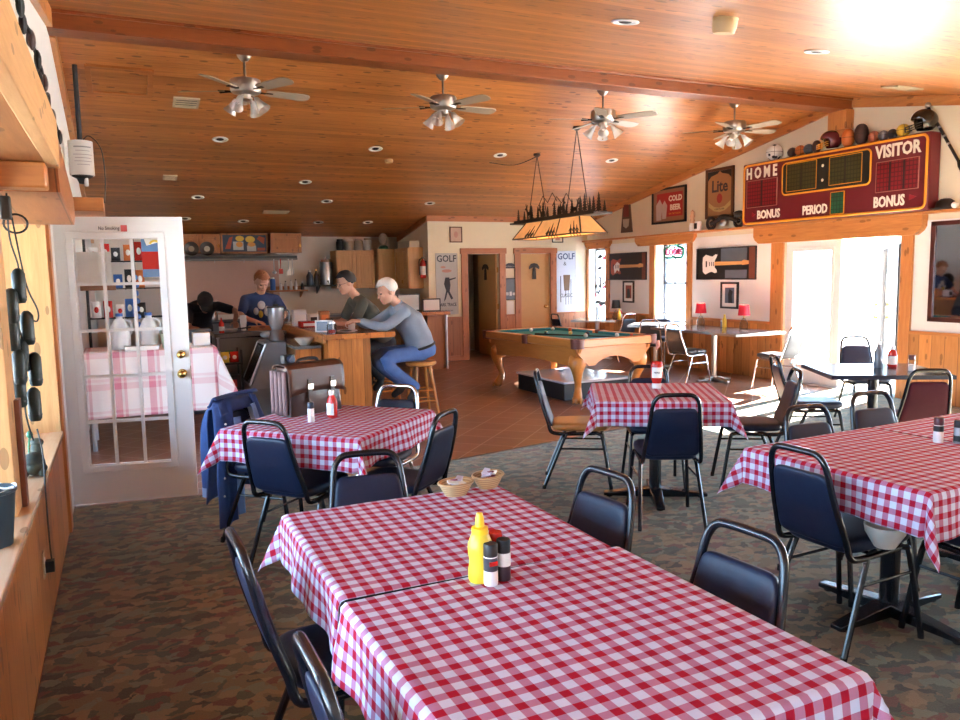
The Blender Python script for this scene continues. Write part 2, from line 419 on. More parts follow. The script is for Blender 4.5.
# ridge beam, its corbel and the rake boards
b = MB().bx(-.4, XG + .01, 7.13, 7.37, 3.585, 3.76); b.bx(-.4, XG, 7.10, 7.40, 3.70, 3.76)
struct('trim_14', b, wood('ridge_beam', (.17, .042, .012), (.30, .085, .022), 1, 0, 0, rough=.38), bevel=.006)
b = MB().bx(XG - .14, XG + .01, 7.11, 7.39, 3.35, 3.59); b.prism([(7.13, 3.35), (7.37, 3.35), (7.25, 3.22)], 0, XG - .12, XG + .005)
struct('trim_15', b, m_trimz, bevel=.004)
for nm, y0, y1 in (('trim_16', 7.38, YRS), ('trim_17', -1, 7.12)):
    a, c = zc(y0), zc(y1); T = .115
    struct(nm, MB().hexa([(XG - .035, y0, a - T), (XG + .01, y0, a - T), (XG + .01, y1, c - T), (XG - .035, y1, c - T), (XG - .035, y0, a), (XG + .01, y0, a), (XG + .01, y1, c), (XG - .035, y1, c)]), m_trimy)
# ---- wall of the two restrooms and their little rooms
D1, D2 = (5.93, 6.59, 0, 1.98), (7.05, 7.71, 0, 1.99)
b = wall(1, YRS, YRS + .12, 5.15, XG + .02, 2.45, [D1, D2]); b.bx(5.15, XG + .02, YRS, YRS + .12, 2.45, zc(YRS))
struct('wall_restroom_front', b, m_cream, smooth=False)
struct('wall_restroom_side', MB().prism([(YRS + .12, 0), (YB, 0), (YB, zc(YB)), (YRS + .12, zc(YRS))], 0, 5.15, 5.27), m_cream, smooth=False)
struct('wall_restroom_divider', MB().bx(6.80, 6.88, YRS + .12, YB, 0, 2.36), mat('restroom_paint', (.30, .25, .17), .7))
b = MB()
for x0, x1 in ((5.15, 5.80), (6.72, 6.92), (7.84, XG)): b.bx(x0, x1, YRS - .018, YRS + .01, .02, .80)
struct('baseboard_restroom', b, m_wains_x)
b = MB()
for x0, x1 in ((5.15, 5.80), (6.72, 6.92), (7.84, XG)): b.bx(x0, x1, YRS - .03, YRS + .01, .80, .825); b.bx(x0, x1, YRS - .03, YRS + .01, 0, .09)
struct('trim_18', b, m_trimxx, bevel=.003)
struct('trim_19', MB().bx(5.13, XG, YRS - .03, YRS + .01, zc(YRS) - .095, zc(YRS) + .01), m_trimxx)
struct('trim_20', MB().hexa([(5.12, YRS, zc(YRS) - .10), (5.16, YRS, zc(YRS) - .10), (5.16, YB, zc(YB) - .10), (5.12, YB, zc(YB) - .10), (5.12, YRS, zc(YRS) + .01), (5.16, YRS, zc(YRS) + .01), (5.16, YB, zc(YB) + .01), (5.12, YB, zc(YB) + .01)]), m_trimy)
k = 21
for x0, x1 in ((D1[0], D1[1]), (D2[0], D2[1])):
    for a, c in ((x0 - .13, x0), (x1, x1 + .13)):
        struct('trim_%d' % k, MB().bx(a, c, YRS - .03, YRS + .01, 0, 1.985), m_trimzx, bevel=.003); k += 1
    struct('trim_%d' % k, MB().bx(x0 - .15, x1 + .15, YRS - .035, YRS + .01, 1.985, 2.09), m_trimxx, bevel=.003); k += 1
d = struct('door_3', MB().bx(7.06, 7.70, YRS + .02, YRS + .06, .01, 1.98), m_tan)
def knob(parent, p, n, m=None, r=.03, name='door_knob'):
    n = Vector(n); p = Vector(p); kb = MB().cyl(p, p + n * .012, r * 1.05); kb.cyl(p + n * .01, p + n * .045, r * .4); kb.ell(p + n * .055, r, 12, 8)
    return kb.build(name, m or m_brass, parent)
knob(d, (7.60, YRS + .02, .95), (0, -1, 0))
struct('door_4', MB().box((0, .33, .99), (.04, .65, 1.96)), m_tan, loc=(6.575, YRS + .08, 0.01), rz=R(6))
def restroom_symbol(label, T):
    t = thing('restroom_symbol', label, 'sign')
    s = MB(); s.text('', T) if 0 else None
    hat = [(-.11, .08), (-.115, .13), (-.07, .185), (0, .20), (.07, .185), (.115, .13), (.11, .08), (.05, .11), (0, .115), (-.05, .11)]
    s.prism(hat, 2, 0, .012, T=T); s.prism([(-.033, .09), (-.045, -.11), (.045, -.11), (.033, .09)], 2, 0, .010, T=T); s.ell((0, .075, .006), (.04, .045, .008), T=T)
    s.build('cutout', mat('dark_bronze', (.02, .014, .01), .5), t); return t
restroom_symbol('brown cutout figure with wide hat on the closed restroom door', face_T((7.36, YRS + .018, 1.60), (1, 0, 0), (0, 0, 1)))
restroom_symbol('brown cutout figure on the open restroom door leaf', face_T((6.575 - math.sin(R(6)) * .36 - .035, YRS + .08 + math.cos(R(6)) * .36 - .02, 1.60), (math.sin(R(6)), -math.cos(R(6)), 0), (0, 0, 1)))
v = thing('vanity_cabinet', 'tan cabinet seen inside the open restroom', 'cabinet', (6.02, 14.2, 0))
MB().bx(-.3, .12, -.3, .3, 0, .80).build('cabinet_body', mat('vanity_tan', (.30, .19, .10), .5), v); MB().bx(-.32, .14, -.32, .32, .80, .84).build('countertop', m_grlam, v)
for z in (1.68, .98, .25): MB().bx(6.575, 6.60, YRS + .035, YRS + .06, z - .05, z + .05).build('hinge', m_brass, d)
# ---- kitchen walls
struct('wall_back', MB().bx(-.6, 8.8, YB, YB + .14, 0, 2.5), m_kwall)
struct('trim_27', MB().bx(1.0, 2.75, YB - .012, YB + .005, 0.95, 1.93), m_peach)
# ---- left wall: window bay, ledge, door opening
b = wall(0, -.62, -.39, 5.45, 15.0, 2.14, [(6.16, 7.08, 0, 2.06)])
b.prism([(-1.3, 2.14), (15, 2.14), (15, zc(15)), (YRIDGE, ZR), (-1.3, zc(-1.3))], 0, -.62, -.39)
struct('wall_left', b, m_white_wall, smooth=False)
struct('baseboard_left', MB().bx(-.62, -.39, -1.1, 5.45, 0, .64), wood('pine_wainscot_left', (.36, .13, .035), (.56, .24, .07), 1, 2, .34, .02, .4))
struct('trim_28', MB().bx(-.80, -.375, -1.1, 5.45, .64, .668), wood('skylit_sill_pine', (.58, .36, .20), (.74, .54, .36), 0, 1, 0, rough=.22), bevel=.004)  # pine made paler: skylight reflection put into the colour
struct('trim_29', MB().bx(-.80, -.388, 5.44, 5.62, .0, 2.10), m_lightpine)
struct('trim_30', MB().bx(-.392, -.37, 5.46, 5.60, .0, 2.06), m_trimz)
for i, y in enumerate((3.62, 1.7, -.25)):
    struct('trim_%d' % (31 + i), MB().bx(-.80, -.425, y - .11, y + .11, .668, 2.09), m_lightpine, bevel=.004)
struct('trim_34', MB().bx(-.425, -.405, 3.66, 3.735, .668, 1.12), wood('redwood_post', (.16, .05, .025), (.24, .08, .04), 0, 2, 0), bevel=.003)
b = MB().bx(-.80, -.24, -1.1, 3.74, 2.085, 2.11); struct('trim_35', b, wood('ledge_boards', (.36, .13, .04), (.58, .25, .08), 0, 1, .2, .04, .5))
struct('trim_36', MB().bx(-.24, -.195, -1.1, 3.76, 2.075, 2.275), m_lightpine_y, bevel=.004)
struct('trim_37', MB().bx(-.80, -.24, 3.62, 3.76, 1.98, 2.085), m_trimx, bevel=.01)
b = MB().prism([(3.76, 2.10), (3.84, 1.985), (4.9, 1.915), (5.05, 1.97), (5.05, 2.06), (3.76, 2.27)], 0, -.80, -.205); struct('trim_38', b, wood('ledge_bracket', (.34, .10, .035), (.50, .19, .06), 0, 1, .22, .03, .4), smooth=False)
struct('trim_39', MB().bx(-.385, -.06, 5.75, 6.35, 2.06, 2.15), m_trimx, bevel=.005)
struct('wall_left_upper', MB().bx(-.80, -.62, -1.3, 5.45, 2.10, 3.75), m_white_wall)
struct('trim_40', MB().hexa([(-.39, -1, zc(-1) - .14), (-.345, -1, zc(-1) - .14), (-.345, 7.1, zc(7.1) - .14), (-.39, 7.1, zc(7.1) - .14), (-.39, -1, zc(-1)), (-.345, -1, zc(-1)), (-.345, 7.1, zc(7.1)), (-.39, 7.1, zc(7.1))]), m_trimy)
struct('trim_41', MB().hexa([(-.39, 7.4, zc(7.4) - .14), (-.345, 7.4, zc(7.4) - .14), (-.345, 14.9, zc(14.9) - .14), (-.39, 14.9, zc(14.9) - .14), (-.39, 7.4, zc(7.4)), (-.345, 7.4, zc(7.4)), (-.345, 14.9, zc(14.9)), (-.39, 14.9, zc(14.9))]), m_trimy)
# ---- wall behind the camera with its windows
struct('wall_front', wall(1, -1.3, -1.1, -.8, 8.8, 2.4, []), m_white_wall, smooth=False)
def window(name, plane, at, lo, hi, z0, z1, cols, rows, mfr, mid=True):
    """plane 'x' or 'y'; frame + one mesh of bars + one pane"""
    def bx(b, a, c, d, e, t): (b.bx(at - t, at + t, a, c, d, e) if plane == 'x' else b.bx(a, c, at - t, at + t, d, e))
    f = MB(); w = .045
    bx(f, lo, lo + w, z0, z1, .03); bx(f, hi - w, hi, z0, z1, .03); bx(f, lo, hi, z0, z0 + w, .03); bx(f, lo, hi, z1 - w, z1, .03)
    fo = struct(name, f, mfr)
    g_ = MB()
    for i in range(1, cols): y = lo + (hi - lo) * i / cols; bx(g_, y - .006, y + .006, z0 + w, z1 - w, .012)
    for i in range(1, rows): z = z0 + (z1 - z0) * i / rows; bx(g_, lo + w, hi - w, z - .006, z + .006, .012)
    if mid: bx(g_, lo + w, hi - w, (z0 + z1) / 2 - .022, (z0 + z1) / 2 + .022, .022)
    g_.build('glazing_bar', mat('window_bar_grey', (.10, .12, .16), .5), fo)
    p = MB(); bx(p, lo + w, hi - w, z0 + w, z1 - w, .002); p.build('pane', m_glassm, fo)
    return fo
m_wfd = mat('window_frame_dark', (.05, .055, .075), .4)
window('window_1', 'x', XG + .20, W1[0], W1[1], W1[2], W1[3], 3, 4, m_wfd)
window('window_2', 'x', XG + .20, W2[0], W2[1], W2[2], W2[3], 3, 4, m_wfd)
window('window_3', 'x', XG + .20, W3[0], W3[1], W3[2], W3[3], 6, 4, m_whitep)  # window added out of view to light the near ceiling
for i, (a, c) in enumerate(((3.73, 5.45), (1.81, 3.51), (-.14, 1.59))): window('window_%d' % (4 + i), 'x', -.74, a, c, .668, 2.09, 2, 2, m_whitep, False)
window('window_8', 'x', XG + .20, 2.6, 5.0, 2.34, 2.76, 4, 1, m_whitep, False)  # unseen clerestory added to brighten the near ceiling slope
# white reveals of the gable windows
for i, w_ in enumerate((W1, W2)):
    b = MB().bx(XG + .002, XG + .17, w_[1] - .012, w_[1] + .0, w_[2], w_[3]); b.bx(XG + .002, XG + .17, w_[0], w_[0] + .012, w_[2], w_[3]); b.bx(XG + .002, XG + .17, w_[0], w_[1], w_[2], w_[2] + .012)
    struct('trim_%d' % (42 + i), b, m_whitep)
# ---- half-glazed doors
def glazed_door(name, w, h, gx0, gx1, gz0, gz1, cols, rows, loc, rz, m, edge=None):
    t = .044; f = MB()
    f.bx(0, gx0, -t / 2, t / 2, .008, h); f.bx(gx1, w, -t / 2, t / 2, .008, h); f.bx(gx0, gx1, -t / 2, t / 2, .008, gz0); f.bx(gx0, gx1, -t / 2, t / 2, gz1, h)
    d = struct(name, f, m, loc=loc, rz=rz)
    mo = MB()
    for s_ in (-1, 1):
        y0, y1 = s_ * t / 2, s_ * (t / 2 + .016)
        for a in ((gx0 - .035, gx0 + .012, gz0 - .035, gz1 + .035), (gx1 - .012, gx1 + .035, gz0 - .035, gz1 + .035)): mo.bx(a[0], a[1], y0, y1, a[2], a[3])
        for a in ((gz0 - .035, gz0 + .012), (gz1 - .012, gz1 + .035)): mo.bx(gx0, gx1, y0, y1, a[0], a[1])
    mo.build('glass_molding', m, d, bevel=.005)
    if cols * rows > 1:
        g_ = MB()
        for i in range(1, cols): x = gx0 + (gx1 - gx0) * i / cols; g_.bx(x - .010, x + .010, -.014, .014, gz0, gz1)
        for i in range(1, rows): z = gz0 + (gz1 - gz0) * i / rows; g_.bx(gx0, gx1, -.014, .014, z - .010, z + .010)
        g_.build('glazing_bar', m, d)
    MB().bx(gx0, gx1, -.004, .004, gz0, gz1).build('pane', m_glassm, d)
    return d
AD = math.atan2(5.975 - 6.135, .435 + .44)
d1 = glazed_door('door_1', .89, 2.04, .165, .735, .27, 1.90, 3, 5, (-.44, 6.135, .006), AD, m_whitep)
for z, r_, nm in ((1.06, .028, 'deadbolt'), (.92, .031, 'door_knob')): knob(d1, (.835, -.022, z), (0, -1, 0), None, r_, nm)
lt = MB().bx(.86, .892, -.014, .014, .87, .97); lt.build('latch_plate', m_brass, d1)
st = thing('no_smoking_sticker', 'No Smoking sticker with red emblem on the white half-glazed door', 'sticker', (-.44, 6.135, .006), AD)
MB().bx(.335, .53, -.0250, -.0225, 1.935, 1.985).build('backing', m_paper, st)
MB().text('No Smoking', face_T((.41, -.0255, 1.96), (1, 0, 0), (0, 0, 1)), .034, .0006, 0, .8, .0006).build('lettering', m_matblack, st)
bq = MB().bx(.487, .528, -.0258, -.0252, 1.938, 1.982); bq.build('emblem', mat('sticker_red', (.5, .08, .08), .5), st)
dl = glazed_door('door_2', .92, 1.97, .13, .79, .25, 1.84, 1, 1, (XG + .06, 8.185, .006), R(-90), m_whitep)
MB().bx(.03, .11, .022, .05, 1.76, 1.80).build('closer_bracket', m_nickel, dl)
dq = glazed_door('door_5', .92, 1.97, .13, .79, .25, 1.84, 1, 1, (XG + .06, 6.375, .006), R(53), mat('shaded_door_paint', (.13, .13, .135), .5))  # darker paint: shade on the inner side of the leaf put into the colour
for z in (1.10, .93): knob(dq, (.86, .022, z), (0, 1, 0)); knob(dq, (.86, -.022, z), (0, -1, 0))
MB().bx(8.55, 8.83, 6.36, 8.19, -.005, .02).build('door_sill', m_steel)['kind'] = 'structure'
bpy.data.objects['door_sill'].name = 'trim_44'
# ---- outdoors
struct('added_shade_outside', MB().bx(XG + .27, 10.1, 1.2, 5.7, 2.86, 2.94), m_trimy)  # unseen eave added to keep the sun out of the clerestory
pr = MB().bx(-2.55, -.82, -2.5, 8.6, 2.28, 2.40); pr.bx(-2.55, -.82, -2.5, 8.6, -.14, -.06)
for y in (-2.0, 1.8, 5.6, 8.4): pr.bx(-2.5, -2.36, y - .07, y + .07, -.13, 2.28)
struct('added_shade_outside', pr, m_trimy)  # unseen roof and deck added to cut daylight at the left windows

o = struct('ground_outside', MB().bx(-300, 300, -300, 300, -.30, -.13), mat('pale_gravel', (.66, .63, .58), .9, 0, .1, .5))
hb = MB(); hp = [(-300, -2), (-260, 8), (-200, 14), (-120, 9), (-40, 16), (40, 12), (120, 20), (200, 11), (300, -2)]
hb.prism(hp, 0, 340, 420); struct('hills_outside', hb, mat('far_hills', (.16, .22, .25), .9))
# ------------------------------------------------------------------ tables and cloths
def pedestal_table(name, label, loc, rz, sx, sy, top_m, h=.75, cat='table', edge=None, leg_m=None, group=None, br=.36):
    t = thing(name, label, cat, loc, rz, group)
    MB().bx(-sx / 2, sx / 2, -sy / 2, sy / 2, h - .03, h).build('table_top', top_m, t, bevel=.005)
    if edge:
        e = MB()
        for a, c in ((-1, 1), (1, 1)): e.bx(a * sx / 2 - .004, a * sx / 2 + .004, -sy / 2 - .004, sy / 2 + .004, h - .034, h - .002)
        for a in (-1, 1): e.bx(-sx / 2, sx / 2, a * sy / 2 - .004, a * sy / 2 + .004, h - .034, h - .002)
        e.build('edge_band', edge, t)
    lm = leg_m or m_blackf
    MB().cyl((0, 0, .06), (0, 0, h - .03), .042, n=16).build('column', lm, t)
    b = MB()
    for k in range(4):
        a = k * PI / 2; d = Vector((math.cos(a), math.sin(a), 0)); n = Vector((-d.y, d.x, 0))
        p = [d * .02 - n * .045, d * .02 + n * .045, d * br + n * .028, d * br - n * .028]
        b.hexa([tuple(q + Vector((0, 0, .012))) for q in p] + [tuple(p[0] + Vector((0, 0, .075))), tuple(p[1] + Vector((0, 0, .075))), tuple(p[2] + Vector((0, 0, .035))), tuple(p[3] + Vector((0, 0, .035)))])
        b.cyl(d * (br - .04), d * (br - .04) + Vector((0, 0, .014)), .022)
    b.build('base', lm, t, bevel=.006)
    s = MB(); s.bx(-.2, .2, -.03, .03, h - .05, h - .03); s.bx(-.03, .03, -.2, .2, h - .05, h - .03); s.build('top_bracket', lm, t)
    return t
def table_cloth(label, loc, rz, sx, sy, over, seed, h=.75, group='red checked tablecloths', name='tablecloth', m=None, uvoff=(0, 0)):
    """over: overhang on -x, +x, -y, +y sides"""
    hx, hy, r = sx / 2 + .004, sy / 2 + .004, .016; rnd = random.Random(seed)
    ph = [rnd.random() * 6.28 for _ in range(8)]
    ox0, ox1, oy0, oy1 = over
    def spill(s, w):
        q = r * PI / 2
        if s < q: t = s / r; return r * math.sin(t), r * (1 - math.cos(t))
        e = s - q; return r + e * .10 + w * min(1, e / .12), r + e * .985
    def at(a, b):
        u = -hx - ox0 + a * (2 * hx + ox0 + ox1); v = -hy - oy0 + b * (2 * hy + oy0 + oy1)
        ax, ay = max(0, abs(u) - hx), max(0, abs(v) - hy); sgx, sgy = (1 if u > 0 else -1), (1 if v > 0 else -1)
        wob = .0009 * math.sin(9 * u + ph[0]) * math.cos(8 * v + ph[1]) + .0008 * math.sin(23 * u + 17 * v + ph[2])
        if ax == 0 and ay == 0: return (u, v, h + .005 + wob)
        if ay == 0:
            o, d = spill(ax, .010 * math.sin(11 * v + ph[3]) + .006 * math.sin(27 * v + ph[4])); return (sgx * (hx + o), v, h + .005 - d)
        if ax == 0:
            o, d = spill(ay, .010 * math.sin(11 * u + ph[5]) + .006 * math.sin(27 * u + ph[6])); return (u, sgy * (hy + o), h + .005 - d)
        s = math.hypot(ax, ay); th = math.atan2(ay, ax); o, d = spill(s, 0); k = math.exp(-((th - PI / 4) / .33) ** 2); o += max(0, s - .02) * (.42 * k - .05 * (1 - k))
        # flat fold: the fan is squeezed towards the diagonal
        return (sgx * (hx + o * math.cos(th)), sgy * (hy + o * math.sin(th)), h + .005 - d)
    N = 74; b = MB()
    b.grid(at, N, N, uvf=lambda a, c: (-hx - ox0 + a * (2 * hx + ox0 + ox1) + uvoff[0] + 9.144, -hy - oy0 + c * (2 * hy + oy0 + oy1) + uvoff[1] + 9.144))
    o = b.build(name, m or m_ging, None, loc, rz, angle=80)
    so = o.modifiers.new('thick', 'SOLIDIFY'); so.thickness = .0016; so.offset = 1
    return tag(o, label, 'tablecloth', group)
A46 = R(-46.5); A31 = R(-31.4)
TB = [  # name label, centre, rot, size, overhangs
    ('far half of the long foreground pair of tables, under small baskets', (.90, 2.328), 0, .82, .785, (.17, .17, .012, .17), (0, .0)),
    ('nearest table of all, near half of the long foreground pair', (.918, 1.4705), R(1.2), .845, .85, (.20, .17, .17, .010), (.02, .013)),
    ('square table holding the brown leather case, turned cornerwise', (1.10, 4.49), A46, .88, .88, (.19, .17, .19, .17), (.01, .02)),
    ('small table by the pool table with an upside down ketchup bottle', (3.36, 4.34), A31, .84, .84, (.17, .17, .17, .17), (0, .01)),
    ('left half of the long pair of checked tables at the right edge', (3.118, 2.31), R(2.5), .88, .88, (.18, .012, .20, .17), (.01, 0)),
    ('right half of the long pair of checked tables at the right edge', (4.042, 2.35), R(2.5), .88, .88, (.010, .18, .20, .17), (.016, .02))]
CL = ['red checked cloth under two small baskets, far half of the foreground tables', 'red checked cloth nearest the camera, ending just behind the mustard bottle',
      'red checked cloth turned cornerwise under the brown leather case', 'red checked cloth under the upside down ketchup bottle, beside the pool table',
      'red checked cloth with a hanging corner behind the black chair back on the right', 'red checked cloth with two dark-capped shakers at the right edge']
for i, (lb, (x, y), rz, sx, sy, ov, uo) in enumerate(TB):
    pedestal_table('dining_table', lb, (x, y, .006), rz, sx, sy, m_laminate, group='tables under checked cloths', leg_m=m_blackf)
    table_cloth(CL[i], (x, y, .006), rz, sx, sy, ov, 10 + i, uvoff=uo)
# bare-topped tables
pedestal_table('dining_table', 'bare dark-topped table in the sun by the open glass door', (5.66, 4.42, .006), A31, .92, .80, m_laminate, edge=m_black)
pedestal_table('dining_table', 'long bare grey-topped table with two red lamps, along the right wall', (7.74, 8.66, 0), 0, .88, 1.80, m_grlam, h=.755, edge=m_nickel, leg_m=m_nickel, br=.30)
pedestal_table('bistro_table', 'small pale shining table below the window with the green neon sign', (8.03, 10.38, 0), R(45), .80, .80, m_grlam, h=.735, edge=m_nickel, leg_m=m_steel, br=.28)
pedestal_table('bistro_table', 'small table in front of the far window behind the pool table', (7.95, 12.0, 0), R(45), .80, .80, m_grlam, h=.745, edge=m_nickel, leg_m=m_steel, br=.28)

# ------------------------------------------------------------------ stacking chairs
CH = {}
def make_chair(key, label, loc, rz, group):
    pad, fr = {'black': (m_black, m_blackf), 'chrome': (m_black, m_chrome), 'grey': (m_dgrey, m_chrome), 'maroon': (m_maroon, m_blackf), 'tan': (m_black, m_blackf)}[key]
    seatm = m_litv if key == 'tan' else pad
    t = thing('stacking_chair', label, 'chair', loc, rz, group)
    def se(a, c):      # rounded seat cushion
        th = 2 * PI * a; p = c * PI
        cx, sx_ = math.cos(th), math.sin(th); q = .38
        ex = lambda v: math.copysign(abs(v) ** q, v)
        rr = math.sin(p) ** .35 if 0 < c < 1 else 0
        return (.205 * ex(cx) * rr * (1 - .06 * (1 if sx_ < 0 else 0)), .21 * ex(sx_) * rr + .005, .452 - .034 * math.copysign(abs(math.cos(p)) ** .6, math.cos(p)) + .006 * math.sin(p))
    MB().grid(se, 40, 12).build('seat', seatm, t, angle=60)
    def bp(z): f = (z - .47) / .39; return -.215 - .105 * f - .012 * math.sin(f * PI), .192 - .050 * max(0, f)
    def pad_at(a, c):  # rounded back cushion
        th = 2 * PI * a; p = c * PI; ex = lambda v, q: math.copysign(abs(v) ** q, v)
        z = .614 + .157 * ex(math.sin(th), .22) * (math.sin(p) ** .3 if 0 < c < 1 else 0)
        y, w = bp(z); rr = math.sin(p) ** .3 if 0 < c < 1 else 0
        return ((w - .006) * ex(math.cos(th), .22) * rr, y + .006 - .018 * math.copysign(abs(math.cos(p)) ** .5, math.cos(p)), z)
    MB().grid(pad_at, 44, 12).build('backrest', pad, t, angle=60)
    side = [(-.185, .12, .415), (-.19, -.05, .410), (-.195, -.15, .412), (-.197, -.205, .43)]
    for z in (.50, .60, .70, .785): y, w = bp(z); side.append((-w - .004, y, z))
    y, w = bp(.835); side.append((-w + .004, y, .824)); side.append((-w + .030, y - .005, .849)); side.append((-w + .075, y - .007, .857))
    path = smoothpath(side + [(-x, a, b) for x, a, b in reversed(side)], 4)
    MB().tube(path, .014, 10).build('back_frame', fr, t)
    for s_ in (-1, 1):
        l = MB(); l.tube(smoothpath([(s_ * .17, .10, .418), (s_ * .188, .15, .41), (s_ * .197, .175, .37), (s_ * .225, .235, .012)], 3), .0135, 8); l.cyl((s_ * .226, .236, 0), (s_ * .225, .234, .03), .014, n=8); l.build('leg', fr, t)
        l = MB(); l.tube(smoothpath([(s_ * .17, -.02, .418), (s_ * .188, -.08, .41), (s_ * .197, -.11, .37), (s_ * .225, -.255, .012)], 3), .0135, 8); l.cyl((s_ * .226, -.257, 0), (s_ * .225, -.254, .03), .014, n=8); l.build('leg', fr, t)
    b = MB()
    for s_ in (-1, 1): b.tube([(s_ * .203, .195, .30), (s_ * .203, -.138, .30)], .007, 8)
    b.tube([(-.175, .10, .415), (.175, .10, .415)], .008, 8); b.tube([(-.175, -.05, .413), (.175, -.05, .413)], .008, 8)
    b.build('stretcher', fr, t)
    for ch_ in t.children: ch_.data.transform(Matrix.Diagonal((.90, 1, 1, 1)))
    return t
def chair(key, label, x, y, ang, group='black stacking chairs', z=.006):
    """ang: compass direction the sitter faces, degrees from +x"""
    rz = R(ang - 90)
    if key not in CH: CH[key] = make_chair(key, label, (x, y, z), rz, group); return CH[key]
    return dup(CH[key], (x, y, z), rz, label, group)
def ang(dx, dy): return math.degrees(math.atan2(dy, dx))
chair('black', 'black chair at the far left side of the long foreground tables, backrest seen edge-on', .575, 2.24, 2)
chair('black', 'black chair cut by the bottom edge of the picture, left of the nearest table', .615, 1.46, 1)
chair('black', 'farther of two black chairs at the right side of the foreground tables', 1.275, 2.29, 188)
chair('black', 'black chair with bright glints on its rail, right of the nearest table', 1.255, 1.585, 186)
chair('black', 'black chair with its back to us at the cornerwise table, right of the denim jacket', .87, 4.24, ang(.76, .65))
chair('black', 'black chair at the far end of the foreground tables, its seat hidden under the cloth', .85, 2.77, 262)
chair('black', 'black chair right of the cornerwise table, its back towards the small baskets', 1.34, 4.04, ang(-.66, .75))
chair('chrome', 'chair with a bright chrome rail between the cornerwise table and the bar', 1.44, 4.68, ang(-.69, -.72), 'chairs with chrome frames')
chair('black', 'black chair with a denim jacket hung over its back', .80, 4.77, ang(.7, -.7))
chair('tan', 'chair with orange light painted on its seat, left of the small checked table by the pool table', 3.10, 4.93, ang(.84, -.54), 'chairs round the small checked table')
chair('black', 'black chair with its back to us in front of the ketchup table', 3.12, 3.93, ang(.45, .89))
chair('black', 'black chair behind the upside down ketchup bottle, only its top showing', 3.54, 4.60, ang(-.5, -.86))
chair('black', 'chair with a sunlit seat facing the ketchup table from the right', 4.19, 4.29, ang(-.84, .54))
chair('black', 'chair with a glaring sunlit back just left of the bare table by the door', 5.30, 4.72, ang(.853, -.52))
chair('black', 'chair behind the right checked tables with glare through its open rail', 3.27, 2.66, 264)
chair('black', 'dark blue looking chair behind the right checked tables, beside the maroon chair', 3.93, 2.80, 262)
chair('maroon', 'maroon chair with its back to us at the bare table by the door', 5.38, 3.88, ang(.52, .853))
chair('black', 'chair standing in front of the open glass door, sun on its seat', 6.93, 5.50, ang(-.5, -.866))
chair('black', 'black chair with its back to us at the left end of the right-hand checked tables', 2.80, 2.29, 2)
chair('black', 'black chair under the right-hand checked tables, only legs and seat edge in view', 3.27, 1.97, 92)
chair('grey', 'grey chair with chrome legs on the near side of the table with the red lamps', 7.32, 8.72, 5, 'grey chairs with chrome legs', 0)
chair('grey', 'grey chair at the near end of the table with the red lamps, beside the door', 7.88, 7.62, 95, 'grey chairs with chrome legs', 0)
chair('grey', 'grey chair left of the small table under the neon window', 7.62, 9.98, 50, 'grey chairs with chrome legs', 0)
chair('chrome', 'chrome railed chair on the far side of the table below the neon window', 8.33, 10.72, 215, 'chairs with chrome frames', 0)
chair('black', 'black chair left of the small table behind the pool table', 7.45, 12.15, 0, z=0)
chair('grey', 'dark chair on the near side of the small table behind the pool table', 8.15, 11.62, 95, 'grey chairs with chrome legs', 0)
# ------------------------------------------------------------------ on the ceiling
def ceil_T(x, y):
    n = Vector((0, -SL if y > YRIDGE else SL, -1)).normalized(); r_ = Vector((1, 0, 0)); u_ = n.cross(r_)
    T = Matrix((r_, u_, n)).transposed().to_4x4(); T.translation = Vector((x, y, zc(y))); return T
m_pit = mat('downlight_pit', (.012, .010, .009), .6)
def downlight(x, y, label):
    T = ceil_T(x, y); t = thing('recessed_downlight', label, 'ceiling light', (x, y, zc(y)), 0, 'recessed ceiling lights')
    L = Matrix.Translation((-x, -y, -zc(y))) @ T
    b = MB(); b.lathe([(.088, 0), (.095, .006), (.088, .013), (.070, .012), (.066, .004)], n=24, T=L); b.build('trim_ring', m_whitep, t)
    b = MB(); b.lathe([(0, .003), (.068, .004), (.068, .001)], n=24, T=L); b.ell((0, 0, .004), (.045, .045, .012), T=L); b.build('lamp_pit', m_pit, t)
    return t
for x, y, lb in ((1.21, 9.93, 'recessed downlight below the leftmost fan'), (3.16, 9.97, 'recessed downlight below the second fan from the left'),
                 (4.98, 9.96, 'recessed downlight left of the log pendant chains'), (6.84, 9.93, 'recessed downlight between pendant chains and the red framed sign'),
                 (1.15, 12.43, 'recessed downlight just right of the white door top corner'), (3.11, 12.48, 'recessed downlight above the gap between the two kitchen cabinets'),
                 (4.88, 12.46, 'recessed downlight above the tall golf poster wall'), (1.99, 13.82, 'recessed downlight over the small square kitchen picture'),
                 (3.28, 13.83, 'recessed downlight over the steel urn'), (4.18, 13.79, 'recessed downlight over the row of jars on oak cabinets'),
                 (2.56, 11.5, 'recessed downlight straight above the man in the blue shirt'), (1.05, 13.7, 'recessed downlight over the round wall plates'),
                 (3.13, 4.39, 'recessed downlight left of the tan detector on the bright ceiling slope'), (4.96, 4.47, 'recessed downlight right of the tan detector on the bright ceiling slope')):
    downlight(x, y, lb)
